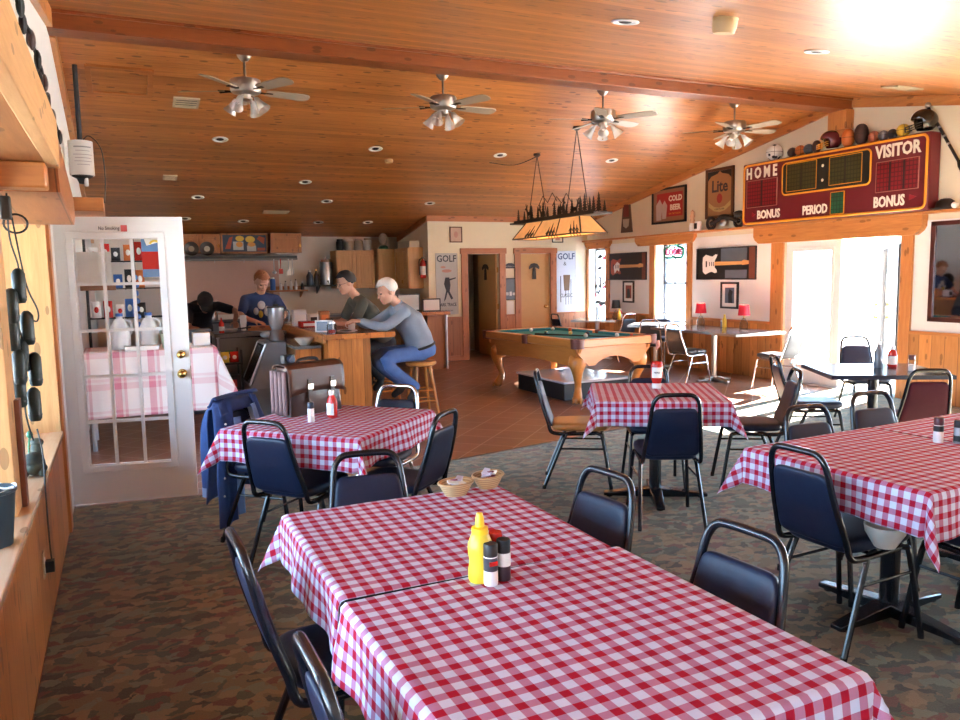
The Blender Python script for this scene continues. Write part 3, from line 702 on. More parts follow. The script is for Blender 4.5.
def vent(x, y, sx, sy, label, m, slots=4):
    t = thing('ceiling_vent', label, 'vent', (x, y, zc(y)), 0); L = Matrix.Translation((-x, -y, -zc(y))) @ ceil_T(x, y)
    b = MB()
    for a in (-1, 1): b.box((a * (sx / 2 - .012), 0, .008), (.024, sy, .016), 0, L); b.box((0, a * (sy / 2 - .012), .008), (sx, .024, .016), 0, L)
    b.build('frame', m, t)
    b = MB(); b.box((0, 0, .003), (sx - .02, sy - .02, .004), 0, L); b.build('backing', m_pit, t)
    b = MB()
    for i in range(slots): b.box((0, -sy / 2 + sy * (i + .75) / (slots + .5), .009), (sx - .04, sy / slots * .45, .006), 0, L)
    b.build('slat', m, t); return t
m_beige = mat('beige_metal', (.48, .40, .27), .5)
vent(.76, 8.89, .26, .26, 'square beige vent left of the leftmost fan', m_beige); vent(.72, 11.5, .18, .20, 'beige vent above the white door', m_beige)
vent(2.43, 13.2, .42, .16, 'wide dim vent above the kitchen cabinets', m_beige, 3)
vent(7.6, 5.72, .40, .20, 'pale slim vent close to the hanging stick', m_beige, 3)
def detector(x, y, r_, m, label, h=.05):
    L = Matrix.Translation((-x, -y, -zc(y))) @ ceil_T(x, y); t = thing('smoke_detector', label, 'smoke detector', (x, y, zc(y)))
    b = MB(); b.lathe([(r_, 0), (r_, h * .6), (r_ * .85, h), (0, h)], n=20, T=L); b.build('housing', m, t)
    b = MB(); b.lathe([(r_ * 1.04, 0), (r_ * 1.04, h * .2), (r_ * .9, h * .25)], n=20, T=L); b.build('mounting_ring', m, t)
detector(3.48, 10.39, .055, mat('tan_plastic', (.55, .38, .18), .5), 'small tan detector below the second fan', .04)
detector(3.50, 3.86, .075, mat('tan_plastic', (.55, .38, .18), .5), 'tan drum shaped detector on the bright near ceiling', .09)
hx = thing('ceiling_hatch', 'boarded hatch frame in the ceiling beside the dark pole', 'hatch', (.13, 8.48, zc(8.48)))
L = Matrix.Translation((-.13, -8.48, -zc(8.48))) @ ceil_T(.13, 8.48)
b = MB()
for a in (-1, 1): b.box((a * .27, 0, .012), (.05, .62, .024), 0, L); b.box((0, a * .3, .012), (.56, .05, .024), 0, L)
b.build('frame', m_trimx, hx); b = MB(); b.box((0, 0, .004), (.5, .56, .006), 0, L); b.build('panel', m_ceil, hx)

# ---- ceiling fans
def m_frost():
    s = NT('frosted_fan_glass'); t = s.n('BsdfTransparent'); tr = s.n('BsdfTranslucent'); tr.inputs[0].default_value = (.9, .88, .84, 1); df = s.n('BsdfGlossy'); df.inputs['Roughness'].default_value = .25
    a = s.n('MixShader'); a.inputs[0].default_value = .25; s.t.links.new(tr.outputs[0], a.inputs[1]); s.t.links.new(df.outputs[0], a.inputs[2]); b = s.n('MixShader'); b.inputs[0].default_value = .62; s.t.links.new(t.outputs[0], b.inputs[1]); s.t.links.new(a.outputs[0], b.inputs[2]); s.t.links.new(b.outputs[0], s.out.inputs[0]); return s.m
m_fanglass = m_frost()
m_blade = mat('fan_blade', (.33, .27, .20), .4, 0, .1, 6)
def make_fan(label, loc, rz, group):
    t = thing('ceiling_fan', label, 'ceiling fan', loc, rz, group)
    MB().lathe([(.075, .03), (.078, -.005), (.06, -.05), (.03, -.085), (.016, -.09)], n=20).build('canopy', m_nickel, t)
    MB().cyl((0, 0, -.08), (0, 0, -.25), .011, n=10).build('downrod', m_nickel, t)
    MB().lathe([(.03, -.235), (.10, -.245), (.135, -.255), (.14, -.27), (.14, -.35), (.125, -.372), (.06, -.39), (.055, -.43), (.02, -.45)], n=26).build('motor', m_nickel, t)
    for k in range(5):
        a = R(72 * k); c, s = math.cos(a), math.sin(a)
        def P(r, w, z): return (r * c - w * s, r * s + w * c, z)
        b = MB(); n = 6; out = [(.19, -.045), (.24, -.058), (.55, -.07), (.60, -.058), (.625, -.025), (.625, .025), (.60, .058), (.55, .07), (.24, .058), (.19, .045)]
        lo = [P(r, w, -.352 - w * .22) for r, w in out]; hi = [P(r, w, -.345 - w * .22) for r, w in out]; q = len(out)
        b.add(lo + hi, [tuple(range(q - 1, -1, -1)), tuple(range(q, 2 * q))] + [(i, (i + 1) % q, q + (i + 1) % q, q + i) for i in range(q)])
        bl = b.build('blade', m_blade, t)
        ib = MB(); ib.hexa([P(.11, -.02, -.36), P(.11, .02, -.36), P(.25, .035, -.352), P(.25, -.035, -.362), P(.11, -.02, -.352), P(.11, .02, -.352), P(.25, .035, -.344), P(.25, -.035, -.354)]); ib.build('blade_iron', m_blackf, bl)
    for k in range(4):
        a = R(90 * k + 40); d = Vector((math.cos(a), math.sin(a), 0))
        ar = MB(); ar.tube(smoothpath([Vector((0, 0, -.41)), d * .06 + Vector((0, 0, -.405)), d * .10 + Vector((0, 0, -.425))], 3), .010, 8); ao = ar.build('light_arm', m_nickel, t)
        ax = (d * .75 + Vector((0, 0, -1))).normalized(); u_, w_ = frame_of(ax); T = Matrix((u_, w_, ax)).transposed().to_4x4(); T.translation = d * .10 + Vector((0, 0, -.425))
        MB().lathe([(.022, 0), (.028, .02), (.032, .05), (.045, .09), (.064, .135), (.062, .135), (.043, .09), (.030, .05), (.025, .02)], n=18, T=T).build('glass_shade', m_fanglass, t)
        b = MB(); b.ell((0, 0, .06), (.017, .017, .035), 10, 8, T=T); b.build('bulb', m_plastic_w, ao)
    b = MB(); b.tube([(.02, .02, -.44), (.02, .02, -.56)], .002, 5); b.ell((.02, .02, -.565), .007, 8, 6); b.build('pull_chain', m_brass, t)
    return t
FG = 'ceiling fans under the ridge beam'
F0 = make_fan('leftmost ceiling fan under the ridge beam, nearest the dark pole', (1.18, 7.62, zc(7.62)), R(-24.8 + 36), FG)
for x, a, lb in ((3.16, 30, 'second ceiling fan from the left under the ridge beam'), (5.13, 42, 'third ceiling fan from the left, above the log pendant'), (7.08, 20, 'rightmost ceiling fan, next to the scoreboard')):
    dup(F0, (x, 7.62, zc(7.62)), R(-24.8 + a), lb, FG)

# ------------------------------------------------------------------ scoreboard and what stands on it
def wallT(y, z, x): return face_T((x, y, z), (0, -1, 0), (0, 0, 1))
m_sbred = mat('scoreboard_red', (.135, .010, .016), .35, 0, .06); m_gold = mat('scoreboard_gold', (.72, .30, .02), .4, 0, .04)
m_sbw = mat('cream_lettering', (.82, .78, .66), .5, 0, .02)
XS = 8.37
sb = thing('scoreboard', 'big maroon HOME and VISITOR scoreboard over the open door', 'scoreboard', (XS + .1, 7.37, 2.235))
def sbp(name, mb, m, **k):
    o = mb.build(name, m, sb, **k); o.matrix_parent_inverse = Matrix.Translation((-(XS + .1), -7.37, -2.235)); return o
sbp('case', MB().bx(XS, XG - .005, 5.925, 8.815, 2.235, 3.115), m_sbred, bevel=.02)
def rrect(y0, y1, z0, z1, r_, n=5):
    P = []
    for cy, cz, a in ((y1 - r_, z1 - r_, 0), (y0 + r_, z1 - r_, 90), (y0 + r_, z0 + r_, 180), (y1 - r_, z0 + r_, 270)):
        for i in range(n + 1): q = R(a + 90 * i / n); P.append((XS - .002, cy + r_ * math.cos(q), cz + r_ * math.sin(q)))
    return P
sbp('gold_border', MB().tube(rrect(5.955, 8.785, 2.262, 3.088, .07), .016, 6, True), m_gold)
sbp('clock_panel', MB().prism([(p[1], p[2]) for p in rrect(6.68, 8.06, 2.61, 3.03, .06)], 0, XS - .008, XS + .002), mat('scoreboard_black', (.012, .013, .014), .4))
sbp('gold_border', MB().tube(rrect(6.68, 8.06, 2.61, 3.03, .06), .013, 6, True), m_gold)
def cells(y0, y1, z0, z1, m, line, cols, name='digit_panel'):
    o = sbp(name, MB().bx(XS - .010, XS, y0, y1, z0, z1), m)
    b = MB(); q = XS - .0115
    for a in (y0, y1): b.bx(q, XS, a - .004, a + .004, z0, z1)
    for a in (z0, z1): b.bx(q, XS, y0, y1, a - .004, a + .004)
    sbp('panel_outline', b, line)
    b = MB(); w = (y1 - y0) / cols
    for c in range(1, cols): b.bx(q, XS, y0 + w * c - .012, y0 + w * c + .012, z0 + .01, z1 - .01)
    if cols > 1: sbp('digit_divider', b, mat('divider_dark', (.02, .012, .012), .5))
def cm(n, c):
    if n in _mats: return _mats[n]
    s = NT(n); x = s.sep(s.world()); a = s.math('LESS_THAN', s.math('FRACT', s.math('DIVIDE', x[1], .047)), .22); d = s.math('LESS_THAN', s.math('FRACT', s.math('DIVIDE', x[2], .052)), .22)
    _mats[n] = s.fin(s.mix(s.math('MULTIPLY', s.math('MAXIMUM', a, d), .75), c, tuple(v * .25 for v in c)), .4); return s.m
cells(7.485, 7.985, 2.645, 3.012, cm('olive_cells', (.045, .042, .012)), m_gold, 2); cells(6.80, 7.28, 2.655, 3.005, cm('olive_cells', (.045, .042, .012)), m_gold, 2)
cells(8.155, 8.72, 2.488, 2.865, cm('red_cells', (.19, .006, .012)), mat('dim_outline', (.35, .16, .12), .5), 2); cells(6.045, 6.595, 2.495, 2.848, cm('red_cells', (.19, .006, .012)), mat('dim_outline', (.35, .16, .12), .5), 3)
cells(7.045, 7.247, 2.288, 2.563, cm('green_cells', (.006, .075, .035)), m_gold, 1)
b = MB()
for z in (2.921, 2.737): b.ell((XS - .010, 7.385, z), (.006, .020, .020), 12, 8)
sbp('colon_lamps', b, m_sbw)
def sbt(txt, yc, zc_, h, wide):
    b = MB(); b.text(txt, Matrix.Identity(4), 1, 0, 0, 1, .035); xs = [v[0] for v in b.v]; ys = [v[1] for v in b.v]; w = max(xs) - min(xs); hh = max(ys) - min(ys)
    T = wallT(yc, zc_, XS - .003) @ Matrix.Diagonal((wide / w, h / hh, 1, 1)) @ Matrix.Translation((-(max(xs) + min(xs)) / 2, -(max(ys) + min(ys)) / 2, 0))
    c = MB(); c.text(txt, T, 1, .003, 0, 1, .035); sbp('lettering', c, m_sbw)
sbt('H O M E', 8.45, 2.972, .165, .575); sbt('VISITOR', 6.325, 2.97, .155, .60); sbt('BONUS', 8.305, 2.376, .125, .42); sbt('BONUS', 6.415, 2.38, .135, .41); sbt('PERIOD', 7.50, 2.372, .125, .40)
sbt('Fair-Play', 7.385, 2.655, .022, .16)
sbp('bonus_arrow', MB().prism([(6.155, 2.435), (6.155, 2.365), (6.065, 2.40)], 0, XS - .004, XS), mat('dim_red', (.25, .012, .02), .4)); sbp('bonus_arrow', MB().prism([(8.62, 2.42), (8.62, 2.35), (8.55, 2.385)], 0, XS - .004, XS), mat('dim_red', (.25, .012, .02), .4))
XB = 8.47; ZB = 3.117
def m_soccer():
    s = NT('soccer_ball'); v = s.n('TexVoronoi'); s.put(v.inputs['Vector'], s.obj()); v.inputs['Scale'].default_value = 13
    return s.fin(s.mix(s.math('LESS_THAN', v.outputs['Distance'], .36), (.78, .76, .70), (.015, .015, .015)), .4)
def ball(y, r_, m, label, name='ball', cat='ball', tall=1.0, x=XB):
    rr = r_ * tall; b = MB()
    if tall > 1.1:
        b.lathe([(0, 0)] + [(r_ * math.sin(PI * i / 14) ** .8, rr * (1 - math.cos(PI * i / 14))) for i in range(1, 14)] + [(0, 2 * rr)], n=18)
    else: b.ell((0, 0, rr), (r_, r_, rr), 20, 14)
    t = thing(name, label, cat, (x, y, ZB), 0, 'sports balls on the scoreboard'); b.build('ball_skin', m, t)
    s = MB(); s.tube([(r_ * 1.0 * math.cos(a) * .999, r_ * math.sin(a), rr) for a in [2 * PI * i / 24 for i in range(24)]], .0025, 5, True)
    if tall <= 1.1: s.tube([(r_ * math.cos(a) * .7, r_ * math.cos(a) * .7, rr + r_ * math.sin(a)) for a in [2 * PI * i / 24 for i in range(24)]], .0025, 5, True)
    s.build('seam', m_matblack, t); return t
ball(8.32, .112, m_soccer(), 'black and white soccer ball at the left end of the scoreboard top', 'soccer_ball')
ball(8.0, .066, m_brown, 'dark brown ball right of the soccer ball', 'leather_ball'); ball(7.86, .070, m_orange, 'small orange ball among dark ones on the scoreboard', 'basketball')
ball(7.72, .068, mat('slate_ball', (.06, .075, .09), .5), 'slate grey ball left of the gold striped helmet', 'rubber_ball'); ball(7.59, .058, m_brown, 'brown football standing against the gold striped helmet', 'football', tall=1.4)
def helmet(y, label, mc, ms, sz, vis):
    t = thing('sports_helmet', label, 'helmet', (XB - .03, y, ZB), R(150))
    b = MB(); nu, nv = 26, 16
    def hp(a, c):
        th = 2 * PI * a; p = PI * .5 * (c * 1.55); r_ = math.sin(p); z = math.cos(p)
        front = math.cos(th)
        return (sz * 1.12 * r_ * math.cos(th), sz * .92 * r_ * math.sin(th), sz * (1.0 + z) * .98 - (0 if z > 0 else 0)) if not (front > .55 and c > .62) else (sz * 1.0 * r_ * math.cos(th) * .86, sz * .92 * r_ * math.sin(th), sz * (1.0 + math.cos(PI * .5 * .62 * 1.55)) * .98)
    b.grid(hp, nu, nv); b.build('shell', mc, t, angle=70)
    s = MB(); s.tube([(sz * 1.125 * math.sin(a), 0, sz * .98 * (1 + math.cos(a))) for a in [R(-110 + 200 * i / 18) for i in range(19)]], sz * .09, 6, flat=.25); s.build('stripe', ms, t)
    g = MB()
    for k in range(3): g.tube(smoothpath([(sz * .55, -sz * .85, sz * (.75 - .2 * k)), (sz * 1.25, -sz * .45, sz * (.55 - .2 * k)), (sz * 1.38, 0, sz * (.5 - .2 * k)), (sz * 1.25, sz * .45, sz * (.55 - .2 * k)), (sz * .55, sz * .85, sz * (.75 - .2 * k))], 3), sz * .035, 6)
    for a in (-.35, .35): g.tube([(sz * 1.32, sz * a, sz * .58), (sz * 1.30, sz * a, sz * .10)], sz * .035, 6)
    g.build('face_mask', vis, t); return t
helmet(7.335, 'maroon and gold helmet in the middle of the scoreboard top', mat('helmet_maroon', (.10, .012, .018), .25, coat=.4), m_gold, .125, m_gold)
ball(7.105, .078, m_orange, 'tall orange football standing right of the gold helmet', 'football', tall=1.45); ball(6.91, .085, mat('pebble_brown', (.06, .025, .018), .6), 'tall dark brown football in the middle right of the row', 'football', tall=1.5)
ball(6.73, .068, mat('worn_orange', (.42, .12, .05), .6), 'dull orange basketball right of the tall brown football', 'basketball'); ball(6.60, .060, mat('grey_ball', (.22, .21, .20), .5), 'grey and black ball left of the striped one', 'rubber_ball')
ball(6.48, .058, mat('striped_ball', (.05, .05, .055), .5), 'black ball with pale seams left of the yellow ball', 'rubber_ball'); ball(6.34, .075, mat('yellow_ball', (.70, .42, .03), .5), 'yellow ball near the right end of the scoreboard', 'softball')
helmet(6.065, 'black helmet with white markings at the right end of the scoreboard', mat('helmet_black', (.015, .013, .013), .2, coat=.5), m_sbw, .135, m_matblack)
st = thing('hockey_stick', 'long black stick with silver bands hanging from the rake board at right', 'stick', (8.52, 6.06, 3.38))
pth = [(0, 0, 0), (0, -.4, -.675), (0, -.6, -1.0)]
MB().tube([(0, .03, .05), (0, -.42, -.71)], .016, 10).build('shaft', m_matblack, st)
MB().lathe([(.016, 0), (.035, .06), (.038, .14), (.022, .22), (.014, .25)], n=12, T=Matrix.Translation((0, -.37, -.62)) @ Matrix.Rotation(R(149.4), 4, 'X')).build('grip', m_matblack, st)
MB().tube([(0, -.50, -.83), (0, -.60, -1.0)], .02, 10).build('tip', m_steel, st)
for f in (.15, .3, .45, .58): b = MB(); b.tube([(0, -.42 * f, -.71 * f), (0, -.42 * f - .012, -.71 * f - .02)], .019, 10); b.build('band', m_steel, st)
hk = MB(); hk.ell((0, .02, .05), .035, 10, 8); hk.build('hook', m_nickel, st)

# ------------------------------------------------------------------ on the picture ledge
ZL = 2.233
cp = thing('dark_hat', 'dark cap lying on the ledge right of the scoreboard', 'cap', (8.50, 5.80, ZL))
MB().lathe([(.0, .125), (.05, .12), (.09, .09), (.105, .04), (.108, 0)][::-1], n=20).build('crown', m_matblack, cp); MB().prism([(-.02, -.1), (-.16, -.07), (-.19, 0), (-.16, .07), (-.02, .1)], 2, .0, .014).build('visor', m_matblack, cp)
o = MB().ell((8.46, 5.665, ZL + .038), .037).build('baseball', m_plastic_w); tag(o, 'white baseball beside the dark cap on the ledge', 'ball')
fg = thing('figurine', 'pale stacked figurine on the ledge right of the red framed sign', 'figurine', (8.49, 10.05, ZL))
MB().lathe([(.05, 0), (.055, .09), (.04, .13)], n=16).build('base', m_plastic_w, fg); MB().lathe([(.035, .12), (.045, .17), (.03, .2), (.042, .24), (.028, .28), (.036, .31), (0, .35)], n=16).build('body', mat('peach_plastic', (.72, .45, .28), .5), fg)
mg = thing('mug', 'white mug with a dark picture on the ledge beside the figurine', 'mug', (8.48, 9.90, ZL)); MB().lathe([(.052, 0), (.055, .15), (.05, .15), (.046, .01), (0, .01)], n=20).build('cup', m_plastic_w, mg); MB().tube(arc((0, -.055, .075), .04, R(90), R(270), 8, (2, 1)), .007, 6).build('handle', m_plastic_w, mg); MB().bx(-.06, -.05, -.03, .03, .03, .12).build('print', m_matblack, mg)
mo = thing('model_motorcycle', 'black model motorcycle on the ledge under the beer mirror', 'model', (8.48, 9.30, ZL))
for y in (.30, -.30): MB().tube([(0, y + .085 * math.cos(a), .095 + .085 * math.sin(a)) for a in [2 * PI * i / 20 for i in range(20)]], .024, 8, True).build('wheel', m_matblack, mo)
b = MB(); b.tube([(0, .30, .095), (0, .10, .15), (0, -.12, .15), (0, -.30, .095)], .035, 8); b.ell((0, .02, .17), (.05, .13, .05)); b.ell((0, -.30, .20), (.06, .10, .05)); b.build('body', m_matblack, mo)
MB().tube([(0, -.30, .095), (0, -.20, .22), (.10, -.18, .25)], .012, 6).build('handlebar', m_steel, mo); b = MB(); b.ell((-.03, 0, .09), (.04, .07, .05)); b.build('engine', m_steel, mo)

# ------------------------------------------------------------------ pictures and signs on the walls
def framed(name, label, cat, T, w, h, fm, art, border=.03, dep=.03, mount=None, mw=.0):
    """T: origin at the centre of the picture on the wall, x right, y up, z out of the wall. art: (name, polygons [(pts, layer)], material)"""
    t = thing(name, label, cat); t.matrix_world = T
    b = MB()
    for a in (-1, 1): b.bx(a * w / 2 - (border if a > 0 else 0), a * w / 2 + (0 if a > 0 else border), -h / 2, h / 2, 0, dep); b.bx(-w / 2, w / 2, a * h / 2 - (border if a > 0 else 0), a * h / 2 + (0 if a > 0 else border), 0, dep)
    b.build('frame', fm, t, bevel=.003)
    MB().bx(-w / 2 + border * .9, w / 2 - border * .9, -h / 2 + border * .9, h / 2 - border * .9, 0, dep * .45).build('mount' if mount else 'print', mount or art[0][2], t)
    for nm, polys, m in (art if mount else art[1:]):
        p = MB()
        for pts, lay in polys: p.prism(pts, 2, dep * .4, dep * .45 + .001 * lay)
        p.build(nm, m, t)
    return t
def rect(x0, x1, y0, y1): return [(x0, y0), (x1, y0), (x1, y1), (x0, y1)]
def oval(cx, cy, rx_, ry, n=16): return [(cx + rx_ * math.cos(2 * PI * i / n), cy + ry * math.sin(2 * PI * i / n)) for i in range(n)]
XWL = XG - .004
def textpart(t, txt, x, y, z, size, m, sx=1, bold=.0, name='lettering'):
    MB().text(txt, Matrix.Translation((x, y, z)), size, .0006, 0, sx, bold).build(name, m, t)
m_dark1 = mat('poster_dark', (.012, .012, .014), .35); m_gw = mat('poster_white', (.75, .73, .70), .4); m_gmap = mat('poster_maple', (.62, .33, .12), .4); m_gred = mat('poster_sunburst', (.35, .06, .025), .4); m_gbl = mat('poster_slate', (.10, .13, .17), .4); m_brn = mat('poster_brown', (.16, .045, .025), .4)
GB = [(-.30, .02), (-.29, .12), (-.22, .165), (-.12, .14), (-.06, .13), (.01, .165), (.06, .16), (.03, .11), (-.005, .06), (-.005, -.05), (.04, -.09), (.05, -.13), (.0, -.145), (-.07, -.12), (-.13, -.13), (-.23, -.165), (-.29, -.12)]
def guitar(label, yc, w, cb, cn, extra):
    T = wallT(yc, 1.70, XWL); t = framed('guitar_poster', label, 'poster', T, w, .50, m_dark1, [('print', [], m_dark1)] + extra, .012, .03)
    p = MB(); q = .0135
    p = MB().prism(GB, 2, q - .001, q + .002, T=Matrix.Translation((-.17 - .06, -.01, 0)) @ Matrix.Diagonal((.95, .95, 1, 1))); p.build('guitar_body', cb, t)
    p = MB().prism([(-.24, -.028), (.36, -.02), (.36, .028), (-.24, .032)], 2, q, q + .003); p.prism([(.36, -.03), (.50, -.015), (.50, .035), (.40, .05), (.36, .035)], 2, q, q + .003); p.build('guitar_neck', cn, t)
    p = MB().prism(rect(-.44, -.41, -.05, .045), 2, q, q + .0035)
    for x in (-.36, -.31, -.27): p.prism(rect(x, x + .015, -.035, .03), 2, q, q + .0035)
    p.build('guitar_hardware', m_dark1, t)
    return t
guitar('wide black poster of a white electric guitar, right of the neon window', 9.35, 1.30, m_gw, m_gmap, [('blue_shade', [(rect(-.1, .46, .02, .23), 1), (rect(0, .46, -.23, -.10), 1)], m_gbl), ('brown_edge', [(rect(.50, .64, -.24, .24), 1)], m_brn)])
guitar('wide black poster of a red and white electric guitar between the two windows', 11.93, 1.20, m_gred, m_gmap, [('brown_edge', [(rect(.46, .59, -.24, .24), 1)], m_brn)])
g1 = bpy.data.objects.get('guitar_poster.001')
MB().prism([(-.42, .0), (-.38, -.13), (-.30, -.06), (-.24, -.10), (-.22, .05), (-.30, .09)], 2, .012, .0165).build('pick_guard', m_gw, g1)
framed('framed_photo', 'black framed picture with white mount between the two red lamps', 'picture', wallT(9.245, 1.208, XWL), .38, .41, m_matblack, [('print', [(rect(-.10, .10, -.12, .12), 1)], m_gbl), ('figure', [([(-.02, -.12), (.06, -.12), (.05, .0), (.07, .06), (.0, .10), (-.03, .02)], 2)], m_dark1)], .03, .03, m_paper)
framed('framed_photo', 'small black framed red picture above the black lamp', 'picture', wallT(11.87, 1.23, XWL), .34, .40, m_matblack, [('print', [(rect(-.09, .09, -.12, .12), 1)], mat('photo_red', (.28, .06, .04), .4)), ('figure', [([(-.05, -.12), (.06, -.10), (.03, .06), (-.04, .05)], 2)], m_dark1)], .03, .03, m_paper)
m_wal = mat('walnut_frame', (.10, .035, .012), .35); m_mirr = mat('bronze_mirror', (.34, .17, .065), .4, 0, .05)
bm = framed('beer_mirror', 'tall brown mirror lettered Lite above the black model motorcycle', 'mirror', wallT(9.50, 2.79, XWL), .62, .77, m_wal, [('glass', [], m_mirr), ('corner_ornament', [([(-.27, .34), (-.27, .20), (-.19, .27), (-.05, .30), (0, .34)], 1), ([(.27, .34), (.27, .20), (.19, .27), (.05, .30), (0, .34)], 1)], m_matblack), ('hop_emblem', [(oval(0, -.08, .06, .075), 2)], mat('emblem_red', (.30, .02, .02), .4)), ('ribbon', [([(-.24, -.20), (-.12, -.27), (.0, -.29), (.12, -.27), (.24, -.20), (.24, -.13), (.12, -.205), (0, -.225), (-.12, -.205), (-.24, -.13)], 1)], mat('ribbon_gold', (.50, .36, .14), .4))], .045, .03)
textpart(bm, 'Lite', 0, .10, .0145, .25, mat('lite_letter', (.03, .02, .03), .4), .95, .006); textpart(bm, 'A FINE PILSNER', 0, -.245, .015, .032, m_matblack)
rs = framed('framed_sign', 'black framed red beer sign with two glasses, left of the figurine', 'sign', wallT(10.73, 2.71, XWL), .90, .60, m_matblack, [('print', [], mat('sign_tan', (.30, .14, .07), .4)), ('red_field', [(rect(-.32, .36, -.19, .21), 1)], mat('sign_red', (.38, .012, .014), .3)), ('beer_glass', [([(-.33, -.24), (-.20, -.24), (-.17, .02), (-.24, .12), (-.34, .02)], 2), ([(-.17, -.22), (-.07, -.22), (-.04, .0), (-.11, .09), (-.19, .0)], 2)], mat('sign_glass', (.52, .40, .36), .4))], .035, .03)
textpart(rs, 'COLD', .17, .105, .0155, .125, m_sbw, 1, .006); textpart(rs, 'BEER', .17, -.045, .0155, .125, m_sbw, 1, .006); textpart(rs, 'ON TAP TODAY', .16, -.145, .0155, .042, m_gold)
ws = thing('wall_plaque', 'narrow tapered plaque left of the red beer sign', 'plaque'); ws.matrix_world = wallT(11.93, 2.585, XWL)
MB().prism([(-.17, -.265), (.17, -.265), (.10, .265), (-.10, .265)], 2, 0, .03).build('board', mat('plaque_brown', (.10, .055, .03), .5), ws, bevel=.004); MB().prism([(-.09, .02), (.09, .02), (.07, .24), (-.07, .24)], 2, .03, .033).build('red_panel', mat('plaque_red', (.16, .02, .016), .5), ws); MB().prism([(-.08, -.15), (0, -.19), (.08, -.15), (.10, -.02), (-.10, -.02)], 2, .03, .034).build('white_emblem', mat('plaque_cream', (.42, .38, .28), .5), ws)
mr = framed('wall_mirror', 'dark mirror in a mahogany frame at the right edge', 'mirror', wallT(5.35, 1.535, XWL), 1.26, 1.15, mat('mahogany', (.06, .014, .010), .3), [('glass', [], mat('mirror_glass', (.42, .42, .44), .03, 1, .02))], .05, .04)
# restroom wall: posters, small frames and the sign between the doors
RT = lambda x, z: face_T((x, YRS - .004, z), (1, 0, 0), (0, 0, 1))
m_post = mat('poster_grey', (.42, .42, .40), .6, 0, .08, 5); m_posb = mat('poster_pale_blue', (.52, .60, .72), .6, 0, .06, 5); m_ink = mat('poster_ink', (.03, .035, .05), .6); m_inkb = mat('poster_ink_blue', (.02, .05, .16), .6); m_skin2 = mat('poster_blush', (.45, .22, .17), .6)
gp = framed('golf_poster', 'tall grey GOLF poster of a swinging golfer left of the restroom doors', 'poster', RT(5.505, 1.435), .44, 1.13, m_post, [('print', [], m_post), ('golfer', [([(-.03, .12), (.05, .12), (.07, -.02), (.05, -.14), (.12, -.27), (.08, -.29), (.01, -.15), (-.03, -.28), (-.07, -.33), (-.02, -.12), (-.06, .0)], 1), ([(.05, .06), (.18, .10), (.18, .12), (.04, .09)], 1)], m_ink), ('golfer_hat', [(oval(.0, .24, .10, .03), 1), (oval(-.07, .31, .05, .02), 1)], m_skin2)], .008, .012)
textpart(gp, 'GOLF', 0, .46, .0062, .17, m_ink, .92, .003); textpart(gp, 'HARK TRACE', 0, -.385, .0062, .085, m_ink, .72, .002); textpart(gp, 'fine clubs and balls', 0, -.49, .0062, .03, m_ink)
gp = framed('golf_poster', 'pale blue GOLF poster with a bag of clubs right of the closed restroom door', 'poster', RT(8.075, 1.42), .44, 1.22, m_posb, [('print', [], m_posb), ('golf_bag', [([(-.05, -.17), (.07, -.17), (.09, .14), (-.07, .14)], 1)], mat('bag_brown', (.16, .10, .06), .6)), ('clubs', [(rect(-.14, -.12, -.40, .12), 1), (rect(.10, .115, -.45, .05), 1), (rect(-.02, -.005, -.45, -.15), 1), (rect(.04, .05, -.45, -.15), 1)], m_ink)], .008, .012)
textpart(gp, 'GOLF', 0, .50, .0062, .17, m_inkb, .92, .003); textpart(gp, '&', -.03, .36, .0062, .11, m_ink); textpart(gp, 'CLASSIC', 0, -.27, .0062, .10, m_ink, .8, .002)
framed('framed_print', 'small brown framed sketch above the left golf poster', 'picture', RT(5.705, 2.34), .25, .29, m_wal, [('print', [], mat('sketch_pink', (.50, .33, .24), .6)), ('sketch', [(oval(0, .0, .04, .06), 1)], m_skin2)], .02, .02)
framed('framed_print', 'small dark framed print above the blue golf poster', 'picture', RT(7.88, 2.26), .25, .13, m_matblack, [('print', [], m_cream), ('sketch', [(rect(-.05, .05, -.02, .02), 1)], m_skin2)], .018, .02)
sg = thing('hanging_plaque', 'dark scalloped plaque hanging between the restroom doors', 'plaque'); sg.matrix_world = RT(6.82, 1.755)
MB().prism([(-.14, -.05), (.14, -.05), (.14, 0), (.08, .03), (.04, .05), (-.04, .05), (-.08, .03), (-.14, 0)], 2, 0, .02).build('board', m_ink, sg, bevel=.003); textpart(sg, 'RESTROOMS', 0, -.015, .021, .035, m_post)
sg = framed('framed_print', 'black framed grey picture between the restroom doors', 'picture', RT(6.82, 1.31), .33, .42, m_matblack, [('print', [], mat('grey_photo', (.13, .15, .18), .4)), ('figures', [(rect(-.1, -.04, -.12, -.06), 1), (rect(-.02, .03, -.13, -.05), 1), (rect(.05, .11, -.12, -.07), 1)], m_gw)], .02, .02)
o = MB().bx(6.745, 6.895, YRS - .010, YRS - .004, .80, 1.08).build('paper_notice', m_paper); tag(o, 'blank white paper notice under the grey picture between the restroom doors', 'notice')
cl = thing('picture_lamp', 'small green cloth thing hanging over the far window head', 'lamp', (8.25, YRS - .05, 2.26))
bpy.data.objects.remove(cl)
